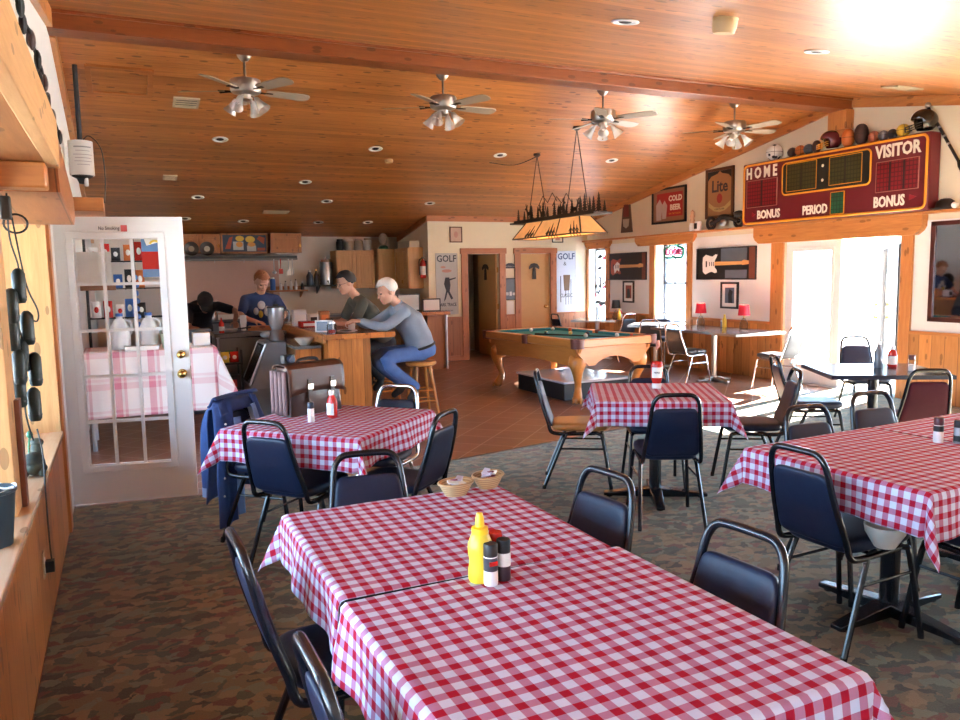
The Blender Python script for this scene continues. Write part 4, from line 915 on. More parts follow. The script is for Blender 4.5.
# window signs
m_nG = mat('neon_green', (.0, .11, .07), .5, 0, .05); m_nP = mat('neon_pink', (.30, .01, .08), .5, 0, .05)
ns = thing('neon_sign', 'neon beer sign with a green outline in the window', 'sign'); ns.matrix_world = wallT(10.78, 1.925, XG + .155)
out = [(-.25, .05), (-.24, -.06), (-.19, -.10), (-.06, -.10), (-.03, -.07), (.03, -.10), (.20, -.10), (.25, -.05), (.25, .05), (.19, .075), (.10, .09), (.08, .125), (-.10, .125), (-.12, .09), (-.2, .075)]
MB().tube([(x, y, .012) for x, y in out], .024, 8, True).build('outline_tube', m_nG, ns)
b = MB(); b.text('COORS', Matrix.Translation((0, -.005, .012)), .15, .008, 0, .9, .009); b.build('letter_tubes', m_nP, ns)
b = MB(); b.prism([(0, .095), (.025, .075), (0, .055), (-.025, .075)], 2, .0, .015); b.prism([(-.05, -.06), (.02, -.06), (.05, -.1), (0, -.11)], 2, 0, .015); b.build('transformer', m_matblack, ns)
b = MB(); b.bx(-.22, .22, -.005, .005, -.004, .006); b.bx(-.003, .003, -.1, .19, -.004, .004); b.build('wire_frame', m_matblack, ns)
ns = thing('window_sign', 'black, white and red striped emblem sign hanging in the far window', 'sign'); ns.matrix_world = wallT(13.02, 1.53, XG + .155)
b = MB()
for pts in ([(-.16, .36), (-.05, .42), (.06, .40), (.0, .35), (-.08, .34)], [(-.14, .14), (-.05, .11), (.03, .17), (-.03, .19), (-.08, .17)], [(-.09, -.02), (-.01, -.02), (-.02, -.30), (-.09, -.38), (-.17, -.34), (-.15, -.29), (-.09, -.31), (-.07, -.26), (-.05, -.06), (-.10, -.05)], [(-.22, -.22), (-.16, -.16), (-.17, -.30)], [(.04, -.14), (.17, -.10), (.16, -.14), (.04, -.19)], [(-.22, -.56), (-.12, -.48), (.06, -.52), (.17, -.49), (.12, -.56), (.0, -.60), (-.10, -.55)], [(.04, .02), (.09, .06), (.08, -.03)], [(-.02, .09), (.0, .02), (-.05, .02)]):
    b.prism(pts, 2, 0, .008)
b.build('black_figure', m_matblack, ns)
b = MB()
for pts in ([(.03, .36), (.16, .40), (.17, .33), (.08, .31)], [(.04, -.22), (.18, -.18), (.18, -.22), (.04, -.26)], [(-.16, -.57), (.0, -.63), (.08, -.61), (-.02, -.58)], [(-.22, -.34), (-.14, -.40), (-.18, -.42)]): b.prism(pts, 2, 0, .008)
b.build('red_stripes', mat('sign_crimson', (.5, .03, .09), .4), ns)
def m_sheet():
    s = NT('translucent_white'); tr = s.n('BsdfTranslucent'); tr.inputs[0].default_value = (.55, .60, .66, 1); df = s.n('BsdfDiffuse'); df.inputs[0].default_value = (.7, .72, .75, 1)
    mx = s.n('MixShader'); mx.inputs[0].default_value = .5; s.t.links.new(tr.outputs[0], mx.inputs[1]); s.t.links.new(df.outputs[0], mx.inputs[2]); s.t.links.new(mx.outputs[0], s.out.inputs[0]); return s.m
b = MB(); b.prism([(-.20, .50), (.37, .50), (.37, -.62), (-.20, -.62)], 2, -.004, 0); b.build('sun_block_sheet', m_sheet(), ns)  # sheet widened to the window edge to block the sun
MB().tube([(-.01, .48, 0), (-.01, .14, 0)], .003, 5).build('cord', m_matblack, ns)
# ------------------------------------------------------------------ pool table
m_felt = mat('teal_felt', (.012, .19, .27), .9, 0, .08, 60)
PX, PY, PW, PL = 5.42, 8.975, 1.30, 2.22
pt = thing('pool_table', 'oak pool table with teal cloth and carved legs', 'pool table', (PX, PY, 0), R(5.5))
MB().bx(-PW / 2 + .12, PW / 2 - .12, -PL / 2 + .12, PL / 2 - .12, .72, .762).build('playing_bed', m_felt, pt)
b = MB(); c = .16
for s_ in (-1, 1):
    for (a0, a1) in ((-PL / 2 + c, -.07), (.07, PL / 2 - c)): b.bx(s_ * (PW / 2 - .135), s_ * (PW / 2 - .105), a0, a1, .762, .795)
    b.bx(-PW / 2 + c, PW / 2 - c, s_ * (PL / 2 - .135), s_ * (PL / 2 - .105), .762, .795)
b.build('cushion', m_felt, pt, bevel=.008)
for s_ in (-1, 1):
    for a0, a1 in ((-PL / 2 + .07, -.055), (.055, PL / 2 - .07)): MB().bx(s_ * (PW / 2 - .11), s_ * PW / 2, a0, a1, .70, .80).build('side_rail', m_pool, pt, bevel=.012)
    MB().bx(-PW / 2 + .07, PW / 2 - .07, s_ * (PL / 2 - .11), s_ * PL / 2, .70, .80).build('end_rail', m_poolx, pt, bevel=.012)
m_pleath = mat('pocket_leather', (.12, .03, .02), .5, 0, .2, 30)
def pocket(x, y, corner):
    b = MB(); r_ = .085 if corner else .07
    b.lathe([(r_, .0), (r_ * 1.05, .10), (r_ * 1.05, .115), (r_ * .72, .118), (r_ * .65, .09), (r_ * .6, .01), (0, .01)], (x, y, .69), 20); return b.build('pocket', m_pleath, pt)
for sx in (-1, 1):
    for sy in (-1, 0, 1): pocket(sx * (PW / 2 - (.075 if sy else .04)), sy * (PL / 2 - .075), sy)
# aprons: scrolled ends, arch in the middle
def apron(L2, m, axis, off):
    n = 14; pts = [(-L2, .70), (-L2 + .02, .64), (-L2 + .14, .52), (-L2 + .20, .47)]
    pts += [(-L2 + .30 + (2 * L2 - .60) * i / n, .47 + (.10 * math.sin(PI * i / n) ** .7 if axis == 1 else .03 * math.sin(PI * i / n))) for i in range(n + 1)]
    pts += [(L2 - .20, .47), (L2 - .14, .52), (L2 - .02, .64), (L2, .70)]
    b = MB(); b.prism(pts, axis, off - .02, off + .02); return b.build('apron', m, pt)
for s_ in (-1, 1): apron(PW / 2 - .05, m_poolx, 1, s_ * (PL / 2 - .10)); apron(PL / 2 - .05, m_pool, 0, s_ * (PW / 2 - .10))
for sx in (-1, 1):
    for sy in (-1, 1):
        x, y = sx * (PW / 2 - .19), sy * (PL / 2 - .22); d = Vector((sx, sy, 0)).normalized()
        path = [Vector((x, y, .62)), Vector((x, y, .52)) + d * .03, Vector((x, y, .43)) + d * .06, Vector((x, y, .32)) + d * .035, Vector((x, y, .20)) + d * .0, Vector((x, y, .11)) + d * .02, Vector((x, y, .06)) + d * .05]
        b = MB(); pp = smoothpath(path, 4); rr = [.085, .095, .105, .112, .118, .118, .112, .10, .088, .077, .068, .06, .054, .048, .044, .041, .04, .041, .044, .05, .054, .056, .057, .058, .058][:len(pp)]
        b.tube(pp, rr, 16); lg = b.build('leg', m_pool, pt)
        f = MB(); f.ell((x + d.x * .055, y + d.y * .055, .052), (.068, .068, .052), 14, 10)
        for k in (-40, 0, 40):
            a = math.atan2(d.y, d.x) + R(k); f.tube([(x + d.x * .04 + .03 * math.cos(a), y + d.y * .04 + .03 * math.sin(a), .10), (x + d.x * .055 + .07 * math.cos(a), y + d.y * .055 + .07 * math.sin(a), .05), (x + d.x * .055 + .075 * math.cos(a), y + d.y * .055 + .075 * math.sin(a), .008)], .013, 6)
        f.build('claw_foot', m_pool, lg)
nt = MB(); nt.tube(smoothpath([(PW / 2 + .01, -PL / 2 + .03, .72), (PW / 2 + .012, -PL / 2 + .015, .66), (PW / 2 - .0, -PL / 2 + .03, .60)], 4), [.028, .03, .03, .029, .026, .022, .016, .010, .004], 8); nt.build('pocket_net', mat('pocket_net_pink', (.45, .22, .20), .8), pt)
def pball(x, y, col, label, stripe=False):
    o = MB().ell((0, 0, 0), .0285, 16, 12).build('pool_ball', mat('ball_' + label.replace(' ', '_'), col, .1, 0, .02, coat=.6), None, (x, y, .7912)); tag(o, label, 'pool ball', 'pool balls on the teal cloth')
for x, y, c_, lb in ((5.36, 9.80, (.80, .80, .76), 'white cue ball at the far left of the pool table'), (5.72, 9.80, (.78, .70, .62), 'cream ball at the far end of the pool table'), (5.80, 9.45, (.65, .10, .03), 'orange-red ball near the far right side pocket'), (5.50, 8.95, (.70, .48, .16), 'pale yellow ball in the middle of the pool table'), (5.62, 8.72, (.02, .03, .06), 'black ball right of the pale yellow one'), (5.22, 9.12, (.02, .08, .10), 'dark green ball by the cue at left'), (5.42, 8.45, (.72, .66, .52), 'ivory ball closest to the near corner pocket'), (5.80, 8.30, (.75, .76, .72), 'pale ball close to the near end cushion')): pball(x, y, c_, lb)
cq = thing('pool_cue', 'dark cue lying on the teal pool cloth', 'pool cue', (5.12, 9.25, .775)); MB().tube([(0, 0, .002), (.35, -.62, .002)], [.013, .009], 10).build('butt', m_matblack, cq); MB().tube([(.35, -.62, .002), (.60, -1.06, -.001)], [.009, .006], 10).build('shaft', m_matblack, cq)
o = MB().box((5.80, 7.985, .8135), (.026, .026, .024)).build('chalk_cube', mat('chalk_red', (.45, .06, .06), .8)); tag(o, 'little red chalk cube on the near rail of the pool table', 'chalk')
bo = thing('storage_box', 'low dark box with a pale glossy lid under the pool table', 'box', (5.50, 8.88, 0)); MB().bx(-.52, .46, -.62, .62, 0, .21).build('box_body', mat('box_black', (.02, .018, .018), .5), bo, bevel=.006); MB().bx(-.54, .48, -.64, .64, .212, .24).build('lid', mat('box_lid', (.55, .60, .68), .15, 0, .06), bo, bevel=.006)

# ------------------------------------------------------------------ log-lodge pendant over the pool table
pn = thing('pendant_lamp', 'long pool table pendant of amber glass with tree and deer cutouts', 'pendant lamp', (5.5, 9.3, 2.10))
m_iron = mat('rusty_iron', (.045, .026, .016), .6); m_amb = mat('amber_glass', (.80, .36, .12), .3, 0, .3, 6, emit=.07)
MB().bx(-.14, .14, -1.13, 1.13, .225, .25).build('tray', m_iron, pn)
zb, zt, hb_, ht = 0, .225, (.20, .93), (.085, .72)
def qp(x, y, z): return (x, y, z)
b = MB(); fr = MB()
for k in range(3):
    y0b, y1b = -hb_[1] + 2 * hb_[1] * k / 3, -hb_[1] + 2 * hb_[1] * (k + 1) / 3; y0t, y1t = -ht[1] + 2 * ht[1] * k / 3, -ht[1] + 2 * ht[1] * (k + 1) / 3
    for s_ in (-1, 1):
        P = [(s_ * hb_[0], y0b, zb), (s_ * hb_[0], y1b, zb), (s_ * ht[0], y1t, zt), (s_ * ht[0], y0t, zt)]
        g_ = MB(); g_.hexa([P[0], P[1], (P[1][0] - s_ * .004, P[1][1], P[1][2]), (P[0][0] - s_ * .004, P[0][1], P[0][2]), P[3], P[2], (P[2][0] - s_ * .004, P[2][1], P[2][2]), (P[3][0] - s_ * .004, P[3][1], P[3][2])]); pa = g_.build('glass_panel', m_amb, pn)
        fr.tube([P[0], P[3]], .010, 6); fr.tube([P[1], P[2]], .010, 6)
        tr = MB()       # little tree overlays on the panel
        for ty, hgt in ((.25, .75), (.38, .55), (.12, .5)):
            def on(u, v): y = (y0b + (y1b - y0b) * u) * (1 - v) + (y0t + (y1t - y0t) * u) * v; return Vector((s_ * (hb_[0] * (1 - v) + ht[0] * v + .004), y, zt * v))
            tr.tube([on(ty, .03), on(ty + .02, hgt)], [.016, .003], 5); tr.tube([on(ty - .07, .15), on(ty + .01, .3 * hgt + .2)], .005, 4); tr.tube([on(ty + .08, .15), on(ty + .01, .3 * hgt + .2)], .005, 4)
        tr.build('tree_overlay', m_iron, pa)
for s_ in (-1, 1):
    P = [(-hb_[0], s_ * hb_[1], zb), (hb_[0], s_ * hb_[1], zb), (ht[0], s_ * ht[1], zt), (-ht[0], s_ * ht[1], zt)]
    g_ = MB(); g_.hexa([P[0], P[1], (P[1][0], P[1][1] - s_ * .004, P[1][2]), (P[0][0], P[0][1] - s_ * .004, P[0][2]), P[3], P[2], (P[2][0], P[2][1] - s_ * .004, P[2][2]), (P[3][0], P[3][1] - s_ * .004, P[3][2])]); g_.build('glass_panel', m_amb, pn)
    fr.tube([P[0], P[1]], .011, 6); fr.tube([(s_ * hb_[0], -hb_[1], zb), (s_ * hb_[0], hb_[1], zb)], .011, 6)
fr.build('frame', m_iron, pn)
rnd = random.Random(7)
def tree(y, h, x):
    p = [(y - .008, 0), (y + .008, 0)]; n = 6; L, Rr = [], []
    for i in range(n): f = i / n; w = (1 - f) * h * .24 + .008; L.append((y - w, h * (.12 + .85 * f))); L.append((y - w * .45, h * (.12 + .85 * (f + .6 / n)))); Rr.append((y + w, h * (.12 + .85 * f))); Rr.append((y + w * .45, h * (.12 + .85 * (f + .6 / n))))
    return [(y - .01, 0), (y - .01, h * .12)] + L + [(y, h)] + Rr[::-1] + [(y + .01, h * .12), (y + .01, 0)]
for x in (-.11, .11):
    b = MB(); y = -1.0
    while y < 1.0:
        if not (-.66 < y < -.50 or .20 < y < .40): b.prism([(a, z + .25) for a, z in tree(y, rnd.uniform(.14, .30), 0)], 0, x - .003, x + .003)
        y += rnd.uniform(.10, .20)
    b.bx(x - .003, x + .003, -1.05, 1.05, .25, .275)
    b.build('tree_cutouts', m_iron, pn)
    for y, s_ in ((.58, 1), (-.30, -1)):
        d_ = [(-.09, .0), (-.075, .0), (-.065, .07), (.03, .07), (.045, 0), (.06, 0), (.06, .10), (.085, .15), (.12, .155), (.115, .175), (.085, .185), (.10, .235), (.085, .235), (.075, .19), (.05, .225), (.045, .215), (.06, .18), (.035, .125), (-.07, .125), (-.09, .09)]
        b = MB(); b.prism([(y + s_ * a, z + .255) for a, z in d_], 0, x - .003, x + .003); b.build('deer_cutout', m_iron, pn)
b = MB()
for a in ((-.11, .30), (.11, .30)): b.tube([(a[0], .30, .44), (a[0], .18, .56), (a[0], .05, .46), (a[0], -.08, .58), (a[0], -.2, .46)], .006, 5)
b.build('mountain_wire', m_iron, pn)
zf = lambda y: zc(y) - 2.10
for ya in (-.53, .53):
    b = MB(); top = Vector((0, ya, zf(9.3 + ya) - .03))
    for dy in (-.28, .28): b.tube([(0, ya + dy, .25), top], .006, 6)
    b.lathe([(.05, .03), (.05, .0), (.02, -.02)], (0, ya, zf(9.3 + ya) - .03), 12); b.build('chain', m_iron, pn)
b = MB(); b.tube(smoothpath([(0, .53, zf(9.83) - .04), (-.25, .75, zf(10.05) - .10), (-.55, .95, zf(10.25) - .015)], 5), .007, 6); b.build('cord', m_matblack, pn)
for y in (-.62, 0, .62):
    l = bpy.data.lights.new('pendant_bulb', 'POINT'); l.energy = 2; l.color = (1, .62, .28); l.shadow_soft_size = .05
    o = bpy.data.objects.new('pendant_bulb', l); C.objects.link(o); o.location = (5.5, 9.3 + y, 2.14)
    bb = MB(); bb.ell((0, y, .05), (.03, .03, .04), 10, 8); bb.build('bulb', mat('lit_bulb', (1, .75, .4), .4, emit=2), pn)

# ------------------------------------------------------------------ table lamps on the window-side tables
def table_lamp(label, x, y, z, sm, lit, r0=.085, h=.34):
    t = thing('table_lamp', label, 'lamp', (x, y, z), 0, 'little lamps on the wall-side tables')
    MB().lathe([(.0, 0), (.055, 0), (.06, .02), (.058, .08), (.03, .13), (.022, .15)], n=18).build('base', m_glass('lamp_glass', (.80, .82, .80), 2.5), t)
    MB().cyl((0, 0, .14), (0, 0, .22), .008, n=8).build('stem', m_brass, t)
    MB().lathe([(r0, .19), (r0 * .78, h), (r0 * .76, h), (r0 * .97, .19)], n=24).build('lamp_shade', sm, t)
    b = MB(); b.ell((0, 0, .25), (.022, .022, .03), 10, 8); b.build('bulb', mat('lit_bulb', (1, .75, .4), .4, emit=2) if lit else m_plastic_w, t)
    if lit:
        l = bpy.data.lights.new('lamp_bulb', 'POINT'); l.energy = 3; l.color = (1, .6, .3); l.shadow_soft_size = .03
        o = bpy.data.objects.new('lamp_bulb', l); C.objects.link(o); o.location = (x, y, z + .28)
m_shred = mat('red_lamp_shade', (.48, .012, .030), .7, 0, .05, emit=.05)
table_lamp('red shaded lamp left of the black framed picture', 8.11, 9.38, .756, m_shred, True)
table_lamp('red shaded lamp right of the black framed picture, nearest the door', 8.12, 8.48, .756, m_shred, True)
table_lamp('black shaded lamp on the far small table behind the pool table', 8.26, 11.85, .746, m_matblack, False)

# ------------------------------------------------------------------ bar
bar = thing('bar_counter', 'knotty orange wooden bar where two men sit', 'bar counter', (2.2, 9.2, 0))
MB().bx(-.30, .48, -1.22, 1.6, .945, 1.0).build('bar_top', m_bartop, bar, bevel=.008); MB().bx(-.24, .22, -1.16, 1.55, 0.02, .945).build('bar_body', m_barwood, bar)
MB().bx(-.32, -.28, -1.235, 1.6, .915, 1.005).build('edge_board', m_trimy, bar, bevel=.005); MB().bx(-.30, .48, -1.245, -1.215, .945, 1.003).build('edge_board', m_bartop, bar, bevel=.005)
lc = thing('low_cabinet', 'lower orange board cabinet joined left of the bar end', 'cabinet', (1.76, 8.45, 0)); MB().bx(-.11, .165, -.22, .9, 0.02, .84).build('cabinet_body', m_barwood, lc); MB().bx(-.12, .165, -.25, .9, .845, .875).build('countertop', m_grlam, lc, bevel=.004)
def stool(label, x, y, h=.63):
    t = thing('bar_stool', label, 'stool', (x, y, 0), 0, 'wooden stools at the bar'); m_st = wood('stool_wood', (.42, .16, .035), (.62, .28, .07), 0, 2, 0, rough=.3, knots=0, local=True)
    MB().lathe([(0, h - .055), (.15, h - .055), (.175, h - .04), (.178, h - .015), (.165, h), (.10, h - .008), (0, h - .01)], n=28).build('seat', m_st, t)
    for k in range(4):
        a = R(45 + 90 * k); MB().tube([(.11 * math.cos(a), .11 * math.sin(a), h - .05), (.215 * math.cos(a), .215 * math.sin(a), 0)], [.02, .014], 10).build('leg', m_st, t)
    for z, r_ in ((.18, .187), (.30, .168)):
        b = MB()
        for k in range(4):
            a0, a1 = R(45 + 90 * k), R(135 + 90 * k); b.tube([(r_ * math.cos(a0), r_ * math.sin(a0), z), (r_ * math.cos(a1), r_ * math.sin(a1), z)], .010, 8)
        b.build('rung', m_st, t)
stool('wooden stool under the white-haired man', 3.08, 8.27); stool('wooden stool under the man in the olive shirt', 2.95, 9.22)
# grey slant-fronted cooler
ck = thing('display_cooler', 'grey cooler cabinet with a dark slanted window left of the bar', 'cooler', (1.40, 8.75, 0)); m_gry = mat('grey_enamel', (.20, .235, .27), .35, 0, .05)
MB().prism([(-.12, .0), (.115, .0), (.115, .90), (-.0, .90), (-.12, .42)], 1, -.12, .65).build('cabinet_body', m_gry, ck, bevel=.008)
ck.location = (1.53, 8.60, 0); cb_ = MB(); cb_.prism([(-.30, 0), (.10, 0), (.10, .90), (-.10, .90), (-.30, .42)], 1, 0, .6)
bpy.data.objects.remove(ck.children[0]); cb_.build('cabinet_body', m_gry, ck, bevel=.008)
b = MB(); b.hexa([(-.305, .06, .45), (-.305, .54, .45), (-.290, .54, .445), (-.29, .06, .445), (-.125, .06, .87), (-.125, .54, .87), (-.11, .54, .865), (-.11, .06, .865)]); b.build('slanted_window', mat('cooler_window', (.03, .035, .045), .1), ck)
b = MB()
for a, c_ in (((-.302, .05, .445), (-.118, .05, .875)), ((-.302, .55, .445), (-.118, .55, .875)), ((-.302, .05, .445), (-.302, .55, .445)), ((-.118, .05, .875), (-.118, .55, .875))): b.tube([a, c_], .012, 6)
b.build('window_frame', m_steel, ck); b = MB(); b.bx(-.28, .09, -.005, .0, .10, .40); b.build('front_panel', mat('grey_panel', (.15, .18, .21), .4), ck); b = MB(); b.cyl((-.1, -.02, .36), (.0, -.02, .36), .01); b.build('handle', m_chrome, ck)

# ------------------------------------------------------------------ kitchen along the back wall
KY = YB
kc = thing('back_counter', 'long dim counter along the kitchen wall', 'counter', (3.4, KY - .35, 0)); MB().bx(-1.2, 1.35, -.28, .34, 0.02, .86).build('cabinet_body', mat('counter_brown', (.14, .09, .07), .5), kc); MB().bx(-1.23, 1.35, -.32, .34, .862, .90).build('countertop', m_grlam, kc)
rg = thing('kitchen_range', 'dark steel range behind the two kitchen workers', 'stove', (1.35, 13.2, 0)); m_dsteel = mat('dark_steel', (.15, .14, .135), .38, .3, .1)
MB().bx(-.75, .75, -.4, .4, 0.02, .90).build('range_body', m_dsteel, rg, bevel=.01); b = MB()
for x in (-.4, .35): b.bx(x - .3, x + .3, -.415, -.40, .15, .68)
b.build('oven_door', mat('oven_black', (.06, .052, .05), .3), rg)
for x in (-.4, .35): b = MB(); b.tube([(x - .25, -.40, .64), (x - .25, -.45, .64), (x + .25, -.45, .64), (x + .25, -.40, .64)], .011, 8); b.build('oven_handle', m_steel, rg)
for x in (-.6, -.45, -.3, .2, .4, .6): b = MB(); b.cyl((x, -.40, .80), (x, -.43, .80), .022); b.build('knob', m_steel, rg)
MB().bx(-.7, .7, -.35, .35, .90, .925).build('griddle', mat('griddle_black', (.02, .02, .02), .4), rg)
hd = thing('range_hood', 'long dark hood shelf under the upper cabinets', 'range hood', (1.95, KY - .3, 1.93)); MB().bx(-1.0, 1.05, -.24, .295, 0, .075).build('hood_body', mat('hood_dark', (.04, .045, .05), .4, .3), hd); b = MB(); b.bx(-1.0, 1.05, -.265, -.24, .0, .03); b.build('lip', m_dsteel, hd)
for x in (-.40, .10, .62):
    b = MB(); b.tube(arc((x, -.26, -.025), .02, R(-90), R(160), 6, (1, 2)), .004, 5); b.build('hook', m_steel, hd)
def cabinet(name, label, x0, x1, y0, y1, z0, z1, doors, m, face='y', handle=True):
    cx, cy = (x0 + x1) / 2, (y0 + y1) / 2; t = thing(name, label, 'cabinet', (cx, cy, z0)); a, c_, h = (x1 - x0) / 2, (y1 - y0) / 2, z1 - z0
    MB().bx(-a, a, -c_, c_, 0, h).build('cabinet_body', m, t)
    n = doors; L = 2 * (a if face == 'y' else c_)
    for i in range(n):
        u0, u1 = -L / 2 + L * i / n + .012, -L / 2 + L * (i + 1) / n - .012; d = MB(); e = MB()
        def q(bm, p0, p1, z0_, z1_, dep0, dep1): (bm.bx(p0, p1, -c_ - dep1, -c_ - dep0, z0_, z1_) if face == 'y' else bm.bx(-a - dep1, -a - dep0, p0, p1, z0_, z1_))
        w = .055
        q(d, u0, u0 + w, .012, h - .012, 0, .022); q(d, u1 - w, u1, .012, h - .012, 0, .022); q(d, u0 + w, u1 - w, .012, .012 + w, 0, .022); q(d, u0 + w, u1 - w, h - .012 - w, h - .012, 0, .022); q(d, u0 + w, u1 - w, .012 + w, h - .012 - w, 0, .010)
        q(d, u0 + w + .03, u1 - w - .03, .042 + w, h - .042 - w, .010, .017)
        do = d.build('door', m, t, bevel=.003)
        if handle: q(e, u1 - .035, u1 - .015, .10, .16, .022, .038); e.build('handle', m_brass, do)
    return t
uc = cabinet('wall_cabinet', 'dark pine wall cabinet behind the round plates', .95, 1.68, KY - .36, KY, 2.06, 2.40, 2, m_cabdark)
cabinet('wall_cabinet', 'dark pine wall cabinet right of the square kitchen picture', 2.53, 3.10, KY - .50, KY, 2.06, 2.415, 1, m_cabdark)
MB().bx(-.05, .07, -.252, -.248, .10, .22) if 0 else None
for x, lb in ((1.19, 'round dark plate with a pale centre next to the white door edge'), (1.45, 'round dark plate with a pale centre beside the square kitchen picture')):
    t = thing('round_plate', lb, 'plate', (x, KY - .40, 2.138), 0, 'round plates on the hood'); T = Matrix.Rotation(R(82), 4, 'X') @ Matrix.Identity(4)
    MB().lathe([(0, -.01), (.06, -.01), (.10, .01), (.125, .014), (.125, .006), (.1, 0), (0, -.02)], n=28, T=T).build('plate_rim', mat('plate_dark', (.05, .03, .02), .3), t); MB().lathe([(0, .002), (.05, .002), (.05, -.012), (0, -.012)], n=22, T=T).build('plate_centre', mat('plate_pale', (.42, .36, .26), .4), t)
T = face_T((2.10, KY - .37, 2.235), (1, 0, 0), (0, 0, 1)); m_o = mat('art_orange', (.62, .26, .05), .5); m_y2 = mat('art_yellow', (.62, .40, .05), .5)
pk = framed('kitchen_picture', 'small bright picture with yellow and red shapes among dark cabinets', 'picture', T, .82, .36, m_cabdark, [('print', [], mat('art_blue', (.03, .05, .09), .5)), ('yellow_shapes', [(oval(-.08, .085, .075, .05), 2), (oval(.10, .07, .085, .06), 2)], m_y2), ('orange_shapes', [(oval(-.09, -.02, .06, .05), 3), (oval(.12, -.02, .07, .04), 3)], m_o), ('white_shapes', [(rect(-.2, -.02, -.12, .03), 1), (rect(.04, .2, -.14, -.04), 1)], mat('art_white', (.45, .47, .48), .5)), ('red_shapes', [([(-.34, -.10), (-.25, -.10), (-.20, .12), (-.26, .10)], 2), ([(.22, .08), (.34, -.02), (.36, .1), (.26, .13)], 2), (rect(.22, .36, -.13, -.08), 2)], m_gred)], .03, .03)
MB().bx(1.70, 2.51, KY - .36, KY, 2.05, 2.42).build('boxed_panel', m_cabdark); o = bpy.data.objects['boxed_panel']; o.name = 'wall_cabinet'; tag(o, 'plain cabinet box carrying the square kitchen picture', 'cabinet')
cabinet('wall_cabinet', 'oak two-door wall cabinet right of the steel urn', 3.75, 4.50, KY - .45, KY, 1.38, 2.10, 2, m_cab); cabinet('wall_cabinet', 'paler oak corner cabinet behind the white-haired man', 4.51, 4.86, KY - .62, KY, 1.36, 2.12, 1, wood('cabinet_oak_pale', (.48, .28, .11), (.62, .40, .18), 0, 2, 0, rough=.4, knots=0))
cabinet('wall_cabinet', 'oak cabinet on the side wall next to the fire extinguisher', 4.87, 5.145, 13.55, 14.30, 1.36, 2.12, 2, m_cab, 'x')
def jar(x, y, z, r_, h, m, lm, label, cat='jar', name='jar'):
    t = thing(name, label, cat, (x, y, z), 0, 'jars on top of the oak cabinets'); MB().lathe([(0, 0), (r_, 0), (r_, h * .78), (r_ * .8, h * .86), (r_ * .8, h * .88)], n=18).build('jar_body', m, t); MB().lathe([(r_ * .86, h * .86), (r_ * .86, h), (0, h)], n=18).build('lid', lm, t)
m_jar = mat('cloudy_jar', (.42, .38, .30), .25, 0, .1)
jar(3.90, KY - .2, 2.101, .07, .22, m_matblack, m_matblack, 'small black jar at the left end of the jar row'); jar(4.08, KY - .2, 2.101, .085, .22, mat('pale_jar', (.55, .50, .40), .35), m_paper, 'pale wide jar second in the row on oak cabinets'); jar(4.27, KY - .2, 2.101, .085, .23, m_jar, m_steel, 'cloudy jar third in the row on oak cabinets'); jar(4.45, KY - .2, 2.101, .08, .24, mat('white_jar', (.62, .60, .56), .35), m_jar, 'white jar beside the bust on oak cabinets')
bu = thing('head_bust', 'pale bust with a green collar on top of the corner cabinet', 'bust', (4.70, KY - .42, 2.121)); b = MB(); b.ell((0, 0, .20), (.085, .09, .11), 16, 12); b.cyl((0, 0, .02), (0, 0, .13), .05); b.ell((0, -.09, .19), (.015, .02, .02), 8, 6); b.build('head', mat('bust_cream', (.52, .45, .34), .5), bu); MB().lathe([(.10, 0), (.09, .05), (.055, .075)], n=18).build('collar', m_green, bu); b = MB(); b.ell((.10, .01, .10), (.04, .04, .10), 10, 8); b.build('hair', m_paper, bu)
lb_ = thing('long_carton', 'long pale carton lying on the side-wall cabinet', 'carton', (5.0, 13.93, 2.121)); MB().bx(-.10, .10, -.33, .33, 0, .12).build('carton_body', mat('carton_pale', (.55, .48, .36), .7), lb_); MB().bx(-.10, .10, -.02, .02, .121, .123).build('tape', m_beige, lb_)
fe = thing('fire_extinguisher', 'red fire extinguisher on the wall corner left of the golf poster', 'fire extinguisher', (5.08, 13.40, 1.55)); MB().lathe([(0, 0), (.05, 0), (.055, .02), (.055, .26), (.04, .31), (.018, .33), (.018, .35), (0, .35)], n=18).build('cylinder', m_red, fe); MB().lathe([(.0562, .06), (.0562, .22)], n=18).build('paper_label', m_paper, fe); b = MB(); b.hexa([(-.02, -.08, .35), (.02, -.08, .35), (.02, .03, .36), (-.02, .03, .36), (-.02, -.08, .365), (.02, -.08, .365), (.02, .03, .39), (-.02, .03, .39)]); b.build('handle', m_matblack, fe); MB().tube(smoothpath([(0, .02, .36), (-.05, .05, .33), (-.062, .03, .2), (-.06, .02, .06)], 4), .009, 6).build('hose', m_matblack, fe); MB().bx(.05, .065, -.03, .03, .05, .32).build('wall_bracket', m_matblack, fe)
# hanging kitchen tools
def tool(x, label, kind, m, L):
    t = thing('kitchen_tool', label, 'utensil', (x, KY - .572, 1.945), 0, 'tools hanging from the range hood'); MB().tube([(0, 0, .0), (0, 0, -L)], .009, 6).build('handle', m, t); b = MB()
    if kind == 'spatula': b.bx(-.035, .035, -.004, .004, -L - .09, -L)
    elif kind == 'ladle': b.ell((0, -.02, -L - .02), (.04, .04, .03), 12, 8)
    else: b.tube([(-.015, 0, -L), (-.02, 0, -L - .12)], .006, 6); b.tube([(.015, 0, -L), (.02, 0, -L - .12)], .006, 6)
    b.build('tool_head', m, t)
tool(2.57, 'steel ladle hanging leftmost from the hood', 'ladle', m_steel, .22); tool(2.69, 'dark red tool hanging second from the hood', 'spatula', m_red, .18); tool(2.83, 'steel spatula hanging third from the hood', 'spatula', m_steel, .20); tool(2.90, 'steel tongs hanging rightmost from the hood', 'tongs', m_steel, .18)
